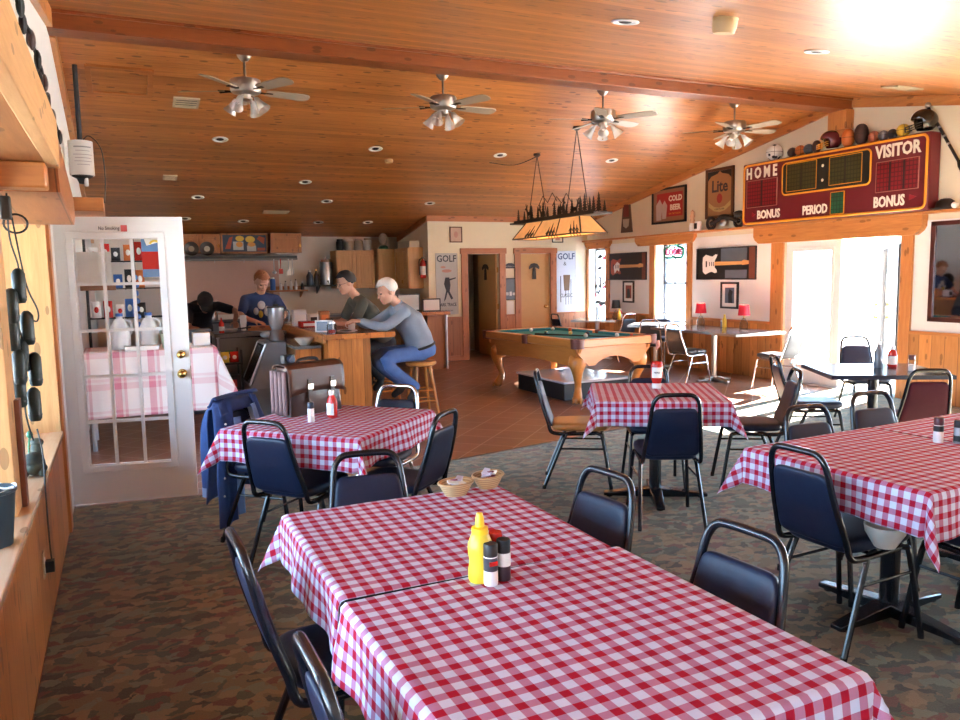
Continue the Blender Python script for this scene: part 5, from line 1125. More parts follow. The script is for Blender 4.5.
sh = thing('wall_shelf', 'small wooden shelf of bottles behind the man in the blue shirt', 'shelf', (2.86, KY - .18, 1.345)); MB().bx(-.36, .36, -.17, .178, 0, .03).build('board', m_trimx, sh); MB().bx(-.36, .36, .15, .178, .03, .10).build('back_board', m_trimx, sh)
for x in (-.28, .28): MB().prism([(.17, 0), (-.1, 0), (.17, -.12)], 0, x - .012, x + .012).build('bracket', m_trimz, sh)
def bottle(x, y, z, r_, h, m, cm_, label, name='bottle', cat='bottle', group=None):
    t = thing(name, label, cat, (x, y, z), 0, group); MB().lathe([(0, 0), (r_ * .95, 0), (r_, .008), (r_, h * .62), (r_ * .5, h * .8), (r_ * .42, h * .9)], n=16).build('bottle_body', m, t); MB().lathe([(r_ * .48, h * .88), (r_ * .48, h), (0, h)], n=14).build('cap', cm_, t); return t
GS = 'bottles on the small kitchen shelf'
o = thing('spray_can', 'blue can at the left end of the small kitchen shelf', 'can', (2.59, KY - .25, 1.376)); MB().lathe([(0, 0), (.05, 0), (.05, .19), (.04, .21), (0, .21)], n=18).build('can_body', m_blue, o); MB().lathe([(.035, .21), (.03, .24), (0, .24)], n=14).build('cap', m_paper, o)
for i, (x, h, m, w_) in enumerate(((2.74, .13, m_plastic_w, 'short white bottle'), (2.83, .17, mat('dim_white', (.5, .5, .48), .4), 'dark capped pale bottle'), (2.93, .19, m_plastic_w, 'tall white bottle'), (3.02, .20, m_steel, 'slim silver bottle'), (3.14, .14, m_matblack, 'short black bottle'))): bottle(x, KY - .22, 1.376, .028, h, m, m_matblack if i % 2 else m_steel, w_ + ' on the small wooden kitchen shelf', group=GS)
s2 = thing('wall_shelf', 'black shelf carrying the steel urn', 'shelf', (3.46, KY - .2, 1.43)); MB().bx(-.24, .28, -.2, .198, 0, .025).build('board', m_matblack, s2); MB().prism([(.19, 0), (-.1, 0), (.19, -.14)], 0, -.01, .01).build('bracket', m_matblack, s2)
bottle(3.28, KY - .25, 1.456, .065, .28, mat('navy_bottle', (.03, .05, .11), .3), m_steel, 'fat navy bottle left of the steel urn'); bottle(3.41, KY - .25, 1.456, .05, .30, mat('dark_bottle', (.035, .02, .016), .3), m_brass, 'dark brown bottle touching the steel urn')
ur = thing('steel_urn', 'tall steel urn on the black kitchen shelf', 'urn', (3.60, KY - .24, 1.456)); MB().lathe([(0, 0), (.115, 0), (.118, .02), (.118, .42), (.11, .44)], n=24).build('urn_body', m_steel, ur); MB().lathe([(.122, .43), (.11, .48), (.02, .50), (.018, .53), (0, .53)], n=24).build('lid', m_chrome, ur); b = MB(); b.cyl((0, -.11, .07), (0, -.17, .07), .015); b.cyl((0, -.16, .09), (0, -.16, .03), .01); b.build('spigot', m_matblack, ur)
# side counter by the restroom corner
sc = thing('side_counter', 'wooden counter end behind the white-haired man', 'counter', (4.72, 12.55, 0)); MB().bx(-.36, .36, -.42, .7, .93, .985).build('countertop', m_bartop, sc, bevel=.005); MB().bx(-.02, .34, -.30, .68, 0, .93).build('cabinet_body', m_cabdark, sc)
MB().cyl((.3, -.36, 0), (.3, -.36, .93), .022).build('support_post', m_steel, sc)
for i, (x, y, w, h, rz, lb) in enumerate(((4.55, 12.75, .42, .30, 8, 'black framed white sheet standing on the counter behind the white hair'), (4.82, 12.35, .30, .22, -6, 'smaller framed sheet at the end of the wooden counter'))):
    t = thing('standing_frame', lb, 'frame', (x, y, .986), R(rz)); b = MB()
    for s_ in (-1, 1): b.bx(s_ * w / 2 - .01, s_ * w / 2 + .01, -.01, .01, 0, h); b.bx(-w / 2, w / 2, -.01, .01, (0 if s_ < 0 else h - .02), (.02 if s_ < 0 else h))
    b.build('frame', m_matblack, t); MB().bx(-w / 2, w / 2, -.006, .004, .01, h - .01).build('sheet', m_paper, t); MB().prism([(0, .0), (.10, 0), (0, h * .7)], 0, -.01, .01).build('easel_leg', m_matblack, t)
# items at the far end of the bar and on the counters
def boxy(name, label, cat, x, y, z, sx, sy, sz, m, m2=None, rz=0):
    t = thing(name, label, cat, (x, y, z), rz); MB().bx(-sx / 2, sx / 2, -sy / 2, sy / 2, 0, sz).build('box_body', m, t, bevel=min(.006, sz * .2)); MB().bx(-sx * .35, sx * .35, -sy / 2 - .002, -sy / 2, sz * .2, sz * .7).build('paper_label', m2 or m_paper, t); return t
bl = thing('blender', 'blender with a tall clear jug standing on the cooler', 'blender', (1.565, 8.78, .902)); MB().lathe([(0, 0), (.085, 0), (.09, .02), (.07, .10), (.055, .13), (0, .13)], n=20).build('motor_base', m_dsteel, bl); MB().lathe([(.06, .13), (.085, .19), (.10, .37), (.095, .37), (.08, .20), (.055, .14)], n=22).build('jug', mat('jug_bright', (.52, .56, .60), .18, .7), bl); MB().lathe([(.097, .355), (.097, .385), (.03, .39), (.028, .41), (0, .41)], n=20).build('lid', m_matblack, bl); MB().tube(smoothpath([(.085, 0, .34), (.14, 0, .33), (.14, 0, .22), (.08, 0, .20)], 4), .010, 8).build('handle', m_dsteel, bl)
cr_ = thing('crock', 'pale crock on the cooler in front of the blender', 'bowl', (1.60, 8.72, 0)); cr_.location = (1.66, 8.80, .0); bpy.data.objects.remove(cr_)
bw = thing('serving_bowl', 'pale bowl on the low cabinet beside the bar end', 'bowl', (1.78, 8.36, .876)); MB().lathe([(0, 0), (.05, 0), (.10, .06), (.105, .08), (.098, .08), (.05, .012), (0, .012)], n=24).build('bowl_body', mat('bowl_cream', (.60, .60, .54), .4), bw)
wp = thing('plastic_bag', 'crumpled clear blue plastic on top of the cooler', 'bag', (1.52, 9.05, .902)); b = MB()
b.grid(lambda a, c_: (.08 * math.cos(6.283 * a) * math.sin(PI * c_) * (1 + .3 * math.sin(9 * a + 5 * c_)), .10 * math.sin(6.283 * a) * math.sin(PI * c_) * (1 + .25 * math.sin(14 * a)), .05 - .05 * math.cos(PI * c_) + .0), 24, 12); b.build('bag_body', mat('pale_blue_plastic', (.38, .50, .60), .25), wp)
boxy('napkin_box', 'white napkin box with a red lower half on the bar', 'box', 2.02, 9.75, 1.001, .16, .14, .20, m_plastic_w, m_paper); boxy('snack_box', 'flat red box beneath the white napkin box at the bar back', 'box', 2.06, 9.45, 1.001, .20, .18, .07, m_red)
boxy('tin_box', 'small white tin with dark lid on the bar back', 'tin', 2.25, 10.0, 1.001, .12, .12, .13, m_plastic_w, m_matblack); boxy('wooden_caddy', 'brown wooden caddy right of the white tin', 'caddy', 2.42, 10.1, 1.001, .13, .13, .16, m_cabdark, m_orange)
pf = thing('menu_frame', 'white edged dark blue menu stand at the bar end', 'menu stand', (2.02, 8.42, 1.001), R(-35)); b = MB(); w, h = .20, .13
for s_ in (-1, 1): b.bx(s_ * w / 2 - .008, s_ * w / 2 + .008, -.008, .008, 0, h); b.bx(-w / 2, w / 2, -.008, .008, (0 if s_ < 0 else h - .014), (.014 if s_ < 0 else h))
b.build('frame', m_plastic_w, pf); MB().bx(-w / 2, w / 2, -.004, .004, .005, h - .005).build('sheet', mat('menu_navy', (.03, .05, .12), .3), pf); MB().prism([(0, 0), (.06, 0), (0, .08)], 0, -.008, .008).build('easel_leg', m_plastic_w, pf)
jr = thing('glass_jar', 'clear jar with red sweets on the bar corner', 'jar', (2.02, 8.10, 1.001)); MB().lathe([(0, 0), (.05, 0), (.052, .09), (.04, .11), (.038, .11), (.048, .09), (.046, .006), (0, .006)], n=20).build('jar_body', m_glass('jar_glass', (.85, .87, .88), 2.2), jr); MB().lathe([(0, .008), (.044, .008), (.046, .04), (0, .045)], n=18).build('sweets', m_red, jr); MB().lathe([(.041, .108), (.041, .125), (0, .13)], n=18).build('lid', m_steel, jr)
o = thing('glass_tumbler', 'tumbler with a drink in front of the man in the olive shirt', 'glass', (2.16, 8.75, 1.001)); MB().lathe([(0, 0), (.035, 0), (.042, .13), (.039, .13), (.033, .008), (0, .008)], n=18).build('tumbler_body', m_glass('jar_glass', (.85, .87, .88), 2.2), o); MB().lathe([(0, .009), (.0325, .009), (.037, .09), (0, .09)], n=18).build('drink', mat('cola', (.10, .03, .015), .1), o)
o = thing('coffee_mug', 'white mug on the bar behind the hands of the white-haired man', 'mug', (2.38, 8.62, 1.001)); MB().lathe([(0, 0), (.038, 0), (.042, .095), (.038, .095), (.034, .01), (0, .01)], n=20).build('cup', m_plastic_w, o); MB().tube(arc((-.042, 0, .05), .028, R(90), R(270), 8, (0, 2)), .006, 6).build('handle', m_plastic_w, o)
o = thing('dinner_plate', 'white edged dark plate on the bar under the hands', 'plate', (2.20, 8.22, 1.001)); MB().lathe([(0, 0), (.08, 0), (.13, .018), (.125, .022), (.08, .008), (0, .008)], n=28).build('plate_body', m_plastic_w, o); b = MB(); b.ell((0, 0, .015), (.07, .07, .012), 14, 8); b.build('food', m_matblack, o)
wb = thing('cutting_board', 'long orange wooden board on the work table between the kitchen men', 'board', (1.62, 10.03, .945), R(-14)); MB().bx(-.18, .20, -.07, .07, 0, .06).build('board_body', m_lightpine_y if 0 else m_trimx, wb, bevel=.006)
wt = thing('work_table', 'dark steel work table in front of the kitchen men', 'table', (1.62, 10.05, 0)); MB().bx(-.62, .24, -.3, .25, .90, .944).build('table_top', m_dsteel, wt, bevel=.004); MB().bx(-.60, .22, -.28, .23, .15, .19).build('lower_shelf', m_dsteel, wt)
for x in (-.58, .2):
    for y in (-.26, .21): MB().cyl((x, y, 0), (x, y, .90), .02).build('leg', m_steel, wt)
MB().bx(-.60, .22, -.275, -.265, .20, .88).build('front_panel', mat('worktable_front', (.17, .16, .155), .4, .2), wt)
# rack of bright packets left of the cooler
rk = thing('snack_rack', 'low dark rack of bright snack packets left of the cooler', 'rack', (1.03, 9.0, 0)); b = MB()
for x in (-.17, .15):
    for y in (-.16, .16): b.cyl((x, y, 0), (x, y, .82), .010)
b.build('posts', m_matblack, rk)
for z in (.12, .36, .66): MB().bx(-.18, .16, -.17, .17, z, z + .018).build('shelf_board', m_matblack, rk)
def packet(x, y, z, m, lb, rz=0, w=.09, h=.12):
    t = thing('snack_packet', lb, 'packet', (x, y, z), rz, 'snack packets on the low rack'); b = MB()
    b.grid(lambda a, c_: (w / 2 * math.copysign(abs(math.cos(6.283 * a)) ** .6, math.cos(6.283 * a)), .028 * math.sin(PI * c_) ** .5 * math.sin(6.283 * a), h * c_), 16, 8); b.build('packet_body', m, t)
    b = MB(); b.ell((0, -.022, h * .5), (w * .28, .012, h * .2), 10, 6); b.build('emblem', m_paper if m is not m_plastic_w else m_red, t)
for x, y, m, lb in ((-.12, -.09, m_blue, 'blue packet at the left of the snack rack'), (-.02, -.10, m_yellow, 'yellow packet in the middle of the snack rack'), (.08, -.10, m_red, 'red packet at the right of the snack rack'), (-.09, .06, m_plastic_w, 'white packet behind the blue one on the snack rack'), (.05, .06, m_green, 'green packet behind the yellow one on the snack rack')): packet(1.03 + x, 9.0 + y, .679, m, lb)
boxy('carton', 'dark carton with a red label at the bottom of the snack rack', 'carton', 1.02, 8.98, .379, .28, .28, .16, m_matblack, m_red); boxy('carton', 'white carton on the lowest shelf of the snack rack', 'carton', 1.02, 8.98, .139, .28, .28, .15, m_plastic_w, m_red)
bb = thing('blue_bin', 'pale blue plastic bin in front of the bending man', 'bin', (.83, 9.8, 0)); MB().prism([(-.11, 0), (.09, 0), (.12, .98), (-.13, .98)], 1, -.12, .12).build('bin_body', mat('bin_blue', (.22, .32, .44), .4), bb, bevel=.012); MB().bx(-.14, .13, -.13, .13, .985, 1.01).build('rim', mat('bin_rim', (.32, .44, .56), .4), bb, bevel=.004)

# ------------------------------------------------------------------ plaid covered table and rack behind the white door
dt = thing('display_table', 'high table under a pale plaid cloth behind the white door', 'table', (.24, 8.35, 0)); MB().bx(-.58, .58, -.33, .33, .90, .93).build('table_top', m_grlam, dt)
for x in (-.54, .54):
    for y in (-.29, .29): MB().cyl((x, y, 0), (x, y, .90), .02).build('leg', m_steel, dt)
table_cloth('pale red plaid cloth hanging long behind the white door', (.24, 8.35, 0), 0, 1.16, .66, (.0, .62, .63, .0), 31, h=.93, group=None, m=m_plaidm)
wr = thing('display_rack', 'wire display rack seen through the door glass', 'rack', (.06, 8.86, 0)); b = MB()
for x in (-.36, .36):
    for y in (-.14, .14): b.cyl((x, y, 0), (x, y, 2.12), .009, n=8)
b.build('posts', m_matblack, wr)
for z in (1.22, 1.52, 1.80, 2.10):
    b = MB()
    for y in (-.14, -.07, 0, .07, .14): b.tube([(-.36, y, z), (.36, y, z)], .0045, 5)
    for x in (-.36, -.18, 0, .18, .36): b.tube([(x, -.14, z - .006), (x, .14, z - .006)], .0045, 5)
    b.build('wire_shelf', m_matblack, wr)
RP = [m_red, mat('packet_pink', (.60, .16, .22), .4), m_plastic_w, m_blue, m_matblack, m_orange]
rnd = random.Random(3); names = {0: 'red', 1: 'pink', 2: 'white', 3: 'blue', 4: 'black', 5: 'orange'}; cnt = {}
k = 0
for zi, z in enumerate((1.227, 1.527, 1.807)):
    for xi in range(5):
        x = -.22 + .105 * xi; q = (k * 7 + zi * 2) % 6 if xi > 1 else (0 if (k + zi) % 3 else 2); k += 1
        packet(x + rnd.uniform(-.01, .01), 8.80 + .0, z, RP[q], '%s packet, %s from the left on the %s shelf of the wire rack' % (names[q], ('first', 'second', 'third', 'fourth', 'fifth')[xi], ('lowest loaded', 'middle', 'upper')[zi]), 0, .085, rnd.uniform(.13, .2))
for x, lb in ((-.02, 'left white jug seen through the door glass'), (.24, 'right white jug seen through the door glass')):
    t = thing('plastic_jug', lb, 'jug', (x, 8.28, .938)); MB().lathe([(0, 0), (.085, 0), (.09, .02), (.09, .20), (.05, .28), (.03, .30), (.03, .33)], n=18).build('jug_body', mat('jug_white', (.66, .70, .74), .35), t); MB().lathe([(.034, .32), (.034, .35), (0, .35)], n=14).build('cap', m_blue, t); MB().tube(smoothpath([(.04, 0, .29), (.10, 0, .26), (.10, 0, .17), (.085, 0, .14)], 4), .012, 8).build('handle', mat('jug_white', (.66, .70, .74), .35), t)
o = boxy('napkin_dispenser', 'small white box on the plaid table right of the door edge', 'box', .72, 8.30, .938, .16, .16, .13, m_plastic_w); boxy('white_tray', 'white tray in front of the jugs behind the door glass', 'tray', .16, 8.08, .938, .30, .12, .04, m_plastic_w)
o = thing('green_basket', 'pale green basket behind the door glass beside the tray', 'basket', (.42, 8.18, .938)); MB().lathe([(0, 0), (.07, 0), (.09, .14), (.085, .14), (.065, .008), (0, .008)], n=20).build('basket_body', mat('basket_green', (.40, .50, .36), .6), o); MB().tube(arc((0, 0, .13), .088, 0, PI, 12, (0, 2)), .006, 6).build('handle', mat('basket_green', (.40, .50, .36), .6), o)
bn = thing('hanging_banner', 'red and blue banner hanging from the rack behind the door glass', 'banner', (.33, 8.715, 2.095)); b = MB(); b.bx(-.10, .09, -.006, 0, -.46, 0); b.build('cloth', mat('banner_blue', (.12, .25, .48), .7), bn); b = MB(); b.bx(-.10, .09, -.009, -.006, -.38, -.20); b.build('red_field', m_red, bn); b = MB(); b.prism([(-.08, -.05), (.06, -.03), (.08, -.10), (-.05, -.14)], 1, -.009, -.006); b.build('white_motif', m_paper, bn); b = MB(); b.tube(arc((.03, -.008, -.14), .05, R(20), R(160), 8, (0, 2)), .012, 6); b.build('yellow_motif', m_yellow, bn)
wc = thing('wind_chime', 'blue glass wind chime hanging behind the door glass', 'wind chime', (.16, 8.712, 2.092)); MB().tube([(0, 0, .0), (0, 0, -.95)], .0025, 5).build('string', m_matblack, wc)
for i in range(7): b = MB(); b.ell((0, 0, -.46 - .08 * i), (.018 + .01 * (i % 2), .018, .03), 10, 8); b.build('glass_drop', mat('chime_blue', (.10, .22, .55), .15), wc)
pn2 = thing('paper_notice', 'white paper notice taped behind the door glass', 'notice', (-.44, 6.135, .006), AD); MB().bx(.18, .40, .018, .021, 1.58, 1.80).build('sheet', m_paper, pn2); MB().bx(.19, .42, .0215, .028, 1.53, 1.57).build('clip_strip', mat('clip_brown', (.30, .12, .05), .5), pn2)

# clutter on the work table
pa = thing('frying_pan', 'small steel pan on the work table between the two kitchen men', 'pan', (1.22, 10.0, .945)); MB().lathe([(0, 0), (.07, 0), (.09, .04), (.086, .04), (.068, .006), (0, .006)], n=22).build('pan_body', m_steel, pa); MB().tube([(.08, 0, .035), (.24, -.04, .05)], .009, 8).build('handle', m_matblack, pa)
pb = thing('steel_pot', 'shiny pot behind the elbow of the man in the cap', 'pot', (1.30, 13.1, .926)); MB().lathe([(0, 0), (.11, 0), (.115, .02), (.115, .18), (.11, .18), (.108, .01), (0, .01)], n=24).build('pot_body', m_chrome, pb)
for a in (0, PI): MB().tube([(.113 * math.cos(a), .03, .14), (.15 * math.cos(a), .03, .15), (.15 * math.cos(a), -.03, .15), (.113 * math.cos(a), -.03, .14)], .008, 6).build('handle', m_steel, pb)
pc = thing('paper_cups', 'stack of white paper cups on the work table', 'cups', (1.40, 10.16, .945)); MB().lathe([(0, 0), (.03, 0), (.04, .10), (.042, .105)] + [q for i in range(4) for q in ((.039, .106 + .022 * i), (.043, .126 + .022 * i))] + [(.0, .20)], n=18).build('cup_stack', m_plastic_w, pc)
pd = thing('squeeze_bottle', 'red squeeze bottle at the edge of the work table', 'bottle', (1.10, 9.86, .945)); MB().lathe([(0, 0), (.03, 0), (.032, .12), (.012, .15), (.006, .19), (0, .19)], n=18).build('bottle_body', m_red, pd); MB().lathe([(.0325, .03), (.0325, .08)], n=18).build('paper_label', m_paper, pd)
# ------------------------------------------------------------------ small things on the dining tables
ZT = .764
mu = thing('mustard_bottle', 'yellow mustard squeeze bottle in the middle of the foreground tables', 'bottle', (.852, 1.862, ZT))
MB().lathe([(0, 0), (.030, 0), (.033, .008), (.033, .03), (.029, .055), (.033, .085), (.033, .105), (.024, .128), (.020, .135)], n=24, sx=1.05).build('bottle_body', mat('mustard_yellow', (.80, .60, .04), .35, 0, .03), mu); MB().lathe([(.023, .133), (.023, .15), (.013, .153), (.012, .175), (.008, .19), (0, .191)], n=20).build('nozzle_cap', mat('mustard_cap', (.85, .55, .02), .35, 0, .03), mu)
def shaker(label, x, y, z, body, top, mid=None, midm=None, h=.115, r_=.0195, red=False):
    t = thing('spice_shaker', label, 'shaker', (x, y, z), 0, 'salt and pepper shakers on the tables'); MB().lathe([(0, 0), (r_ * .95, 0), (r_, .004), (r_, h * .68), (r_ * .9, h * .72)], n=18).build('jar_body', body, t); MB().lathe([(r_ * .96, h * .70), (r_ * 1.0, h * .72), (r_ * 1.0, h * .97), (r_ * .9, h), (0, h)], n=18).build('cap', top, t)
    if midm: MB().lathe([(r_ * 1.02, h * mid[0]), (r_ * 1.02, h * mid[1])], n=18).build('paper_label', midm, t)
    if red: b = MB(); b.prism(rect(-.012, .012, h * .5, h * .6), 1, -r_ * 1.08, -r_ * .9); b.build('red_patch', m_red, t)
shaker('white-bottomed shaker with black cap and red patch, left one before the mustard', .864, 1.822, ZT, m_plastic_w, m_matblack, (.36, .68), mat('label_charcoal', (.05, .05, .06), .4), red=True)
shaker('black-capped pepper shaker with a white label, right of the white-bottomed one', .911, 1.838, ZT, mat('pepper', (.05, .025, .03), .4), m_matblack, (.36, .68), m_paper)
o = thing('bottle_ring', 'small red topped dispenser hidden behind the two shakers', 'dispenser', (.905, 1.876, ZT)); MB().lathe([(0, 0), (.020, 0), (.020, .085), (.014, .10)], n=18).build('dispenser_body', m_steel, o); MB().lathe([(.019, .095), (.021, .10), (.018, .125), (0, .128)], n=18).build('red_cap', m_red, o)
m_wick = NT('wicker'); _x = m_wick.sep(m_wick.obj()); _w = m_wick.math('SINE', m_wick.math('MULTIPLY', _x[2], 700.0)); m_wick = m_wick.fin(m_wick.mix(m_wick.math('MULTIPLY_ADD', _w, .5, .5), (.42, .26, .11), (.68, .50, .27)), .7)
def basket(label, x, y, rz):
    t = thing('wicker_basket', label, 'basket', (x, y, ZT), rz, 'little baskets on the foreground table')
    MB().lathe([(0, .003), (.038, 0), (.05, .02), (.062, .045), (.064, .05), (.058, .048), (.045, .02), (.034, .008), (0, .008)], n=28, sx=1.15, sy=.88).build('bowl', m_wick, t); MB().tube([(.072 * math.cos(a), .055 * math.sin(a), .049) for a in [2 * PI * i / 28 for i in range(28)]], .005, 6, True).build('rim', m_wick, t)
    rnd = random.Random(int(x * 1000))
    for i in range(9):
        a = rnd.random() * 6.28; q = rnd.random() * .03; z = .03 + .003 * i; b = MB(); b.box((0, 0, 0), (.042, .024, .006), 0, Matrix.Translation((q * math.cos(a), q * math.sin(a), z + .006)) @ Euler((rnd.uniform(-.4, .4), rnd.uniform(-.4, .4), rnd.random() * 3)).to_matrix().to_4x4()); b.build('sugar_packet', [m_paper, mat('packet_wine', (.22, .03, .06), .5), mat('packet_lilac', (.5, .48, .6), .5)][i % 3], t)
basket('left wicker basket of sugar packets at the far edge of the foreground table', 1.12, 2.66, R(15)); basket('right wicker basket of sugar packets at the far edge of the foreground table', 1.275, 2.70, R(30))
def ketchup(label, x, y, z, rz, upside=False, h=.18, txt=None):
    t = thing('ketchup_bottle', label, 'bottle', (x, y, z), rz, 'ketchup bottles on the tables')
    p = [(0, 0), (.030, 0), (.034, .006), (.034, h * .55), (.026, h * .72), (.015, h * .82), (.015, h * .84)]
    if not upside:
        MB().lathe(p, n=20, sx=1.1, sy=.75).build('bottle_body', m_red, t); MB().lathe([(.017, h * .83), (.017, h), (0, h)], n=16).build('cap', m_plastic_w, t); lz = h * .32
    else:
        MB().lathe([(0, 0), (.030, 0), (.032, .03), (.028, .036)], n=20, sx=1.1, sy=.75).build('cap', m_plastic_w, t); MB().lathe([(.026, .036), (.030, .05), (.038, .09), (.040, .15), (.036, .185), (.030, .195), (0, .197)], n=22, sx=1.1, sy=.72).build('bottle_body', m_red, t); lz = .115
    b = MB()
    b.grid(lambda a, c_: ((.0375 if upside else .034) * 1.13 * math.sin((a - .5) * 1.9), -(.0405 if upside else .0352) * .78 * math.cos((a - .5) * 1.9) * (1.0 if upside else 1), lz + (.075 if upside else .07) * (c_ - .5)), 10, 4); b.build('paper_label', m_paper, t)
    if txt: MB().text(txt, face_T((0, -.0325, lz), (1, 0, 0), (0, 0, 1)), .016, .0012, 0, .9, .0004).build('lettering', m_matblack, t)
ketchup('upside down ketchup bottle with a white label on the small checked table', 3.46, 4.46, ZT, R(-35), True, txt='HEINZ'); ketchup('ketchup bottle standing in front of the leather case', 1.11, 4.52, ZT, R(-60), h=.165); ketchup('ketchup bottle on the bare table by the open door', 5.90, 4.43, .757, R(-50)); ketchup('ketchup bottle beside the black lamp on the far small table', 8.20, 11.62, .746, R(-40), h=.2)
shaker('blue-topped white shaker in front of the leather case', .965, 4.44, ZT, m_plastic_w, mat('cap_navy', (.02, .03, .06), .4)); shaker('brown-capped clear shaker on the bare table by the door', 5.80, 4.18, .757, m_glass('jar_glass', (.85, .87, .88), 2.2), mat('cap_brown', (.10, .02, .015), .4), (.02, .4), m_paper, h=.13, r_=.025)
shaker('wine-capped shaker, left of the pair at the right picture edge', 3.50, 2.37, ZT, m_plastic_w, mat('cap_wine', (.07, .012, .02), .4), (.45, .68), m_matblack, h=.12, r_=.022); shaker('black-capped shaker, right of the pair at the right picture edge', 3.56, 2.31, ZT, mat('glass_grey', (.30, .31, .34), .2), m_matblack, (.10, .35), m_matblack, h=.11, r_=.022)
bottle(5.78, 4.47, .757, .036, .22, mat('clear_blue', (.16, .19, .23), .15), m_plastic_w, 'pale clear bottle on the bare table, left of the ketchup', 'sauce_bottle'); bottle(8.08, 8.83, .757, .032, .19, m_yellow, m_yellow, 'yellow mustard bottle between the two red lamps', 'mustard_bottle'); shaker('small glass shaker left of the mustard between the red lamps', 8.10, 8.90, .757, mat('glass_grey', (.30, .31, .34), .2), m_steel, h=.11, r_=.025); bottle(8.10, 11.52, .746, .032, .2, m_yellow, m_yellow, 'yellow mustard bottle on the far small table near the black lamp', 'mustard_bottle')
o = thing('hand_bowl', 'pale bowl left on the chair seat under the right cloth corner', 'bowl', (2.73, 2.05, .482)); MB().lathe([(0, 0), (.04, 0), (.075, .06), (.08, .09), (.074, .09), (.04, .008), (0, .008)], n=24).build('bowl_body', mat('bowl_cream', (.60, .60, .54), .4), o)

# ------------------------------------------------------------------ leather case on the cornerwise table
bc = thing('leather_case', 'brown leather briefcase standing on the cornerwise checked table', 'briefcase', (1.035, 4.80, ZT), R(24)); bc.scale = (1.07, 1.07, 1.1); w2, d2, h2 = .19, .085, .27
b = MB(); b.grid(lambda a, c_: (w2 * (1 - .02 * math.sin(PI * c_)) * math.copysign(abs(math.cos(6.283 * a)) ** .25, math.cos(6.283 * a)), d2 * (1 - .22 * c_) * math.copysign(abs(math.sin(6.283 * a)) ** .35, math.sin(6.283 * a)) + .004 * math.sin(11 * a + 6 * c_), h2 * c_), 40, 12); b.build('case_body', m_brown, bc)
m_flap = mat('brown_flap', (.075, .024, .012), .42, 0, .25, 10, .06); m_gus = mat('gusset_mauve', (.20, .12, .12), .6, 0, .15, 20)
b = MB(); fl = [(-d2 - .006, .13), (-d2 - .006, .20), (-d2 + .004, .262), (-d2 + .03, .283), (0, .288), (.05, .283), (d2 - .015, .262)]
pts = fl + [(y - .006 if i == len(fl) - 1 else y, z - .008) for i, (y, z) in reversed(list(enumerate(fl)))]
b.grid(lambda a, c_: ((a - .5) * 2 * (w2 + .006), fl[min(6, int(c_ * 6))][0] + (fl[min(6, int(c_ * 6) + 1)][0] - fl[min(6, int(c_ * 6))][0]) * (c_ * 6 - int(c_ * 6)), fl[min(6, int(c_ * 6))][1] + (fl[min(6, int(c_ * 6) + 1)][1] - fl[min(6, int(c_ * 6))][1]) * (c_ * 6 - int(c_ * 6)) - (.022 * abs(2 * a - 1) ** 3 if c_ < .1 else 0)), 14, 12)
o = b.build('flap', m_flap, bc); so = o.modifiers.new('thick', 'SOLIDIFY'); so.thickness = .006
for k in range(4):
    y = -d2 + .03 + .038 * k; b = MB(); b.grid(lambda a, c_: (-w2 - .012 - .016 * math.sin(PI * a), y + (a - .5) * .034, .012 + (h2 - .03) * c_), 6, 6); o = b.build('gusset_fold', m_gus, bc); so = o.modifiers.new('thick', 'SOLIDIFY'); so.thickness = .004
for x in (.10, -.06): b = MB(); b.bx(x - .014, x + .014, -d2 - .016, -d2 - .004, .06, .20); st_ = b.build('strap', m_brown, bc); b = MB(); b.bx(x - .018, x + .018, -d2 - .021, -d2 - .014, .145, .175); b.build('buckle', m_chrome, st_)
MB().tube(smoothpath([(-.07, 0, .285), (-.06, 0, .300), (0, 0, .306), (.06, 0, .300), (.07, 0, .285)], 4), .010, 8).build('handle', m_matblack, bc)
ca = thing('black_camera', 'small black camera resting on top of the leather case', 'camera', (1.035 - .145 * math.cos(R(24)), 4.80 - .145 * math.sin(R(24)), ZT + .319), R(24)); MB().bx(-.038, .038, -.02, .02, 0, .052).build('camera_body', m_matblack, ca, bevel=.004); MB().cyl((0, -.02, .026), (0, -.05, .026), .02).build('lens', m_black, ca)

# ------------------------------------------------------------------ denim jacket over the chair back
m_den = mat('denim_dark', (.028, .065, .20), .8, 0, .25, 22, .2); m_denl = mat('denim_lining', (.20, .32, .55), .85, 0, .15, 26, .15)
jk = thing('denim_jacket', 'blue denim jacket hung over a black chair back at the cornerwise table', 'jacket', (.835, 4.80, .006), R(-45 - 90)); jk.scale = (.93, 1, .98)
rj = [(-.205, .50), (-.235, .66), (-.285, .80), (-.325, .885), (-.36, .865), (-.365, .78), (-.355, .60), (-.365, .42), (-.375, .27)]
def jac(a, c_):
    i = c_ * (len(rj) - 1); k = min(int(i), len(rj) - 2); f = i - k; y = rj[k][0] + (rj[k + 1][0] - rj[k][0]) * f; z = rj[k][1] + (rj[k + 1][1] - rj[k][1]) * f
    wdt = .205 + .05 * max(0, c_ - .35); x = (a - .5) * 2 * wdt; dr = .05 * (abs(2 * a - 1) ** 3)
    return (x, y - .014 * math.sin(9 * a * 2 + 3 * c_) * c_ - .02 * (1 - abs(2 * a - 1)) * (1 if c_ > .4 else 0), z - dr * (1 if c_ > .3 else .4))
rj = [(-.262, .80), (-.285, .865), (-.325, .890), (-.365, .865), (-.372, .78), (-.362, .60), (-.372, .42), (-.380, .27)]
b = MB(); b.grid(jac, 30, 40); o = b.build('jacket_body', m_den, jk, angle=80); so = o.modifiers.new('thick', 'SOLIDIFY'); so.thickness = .010
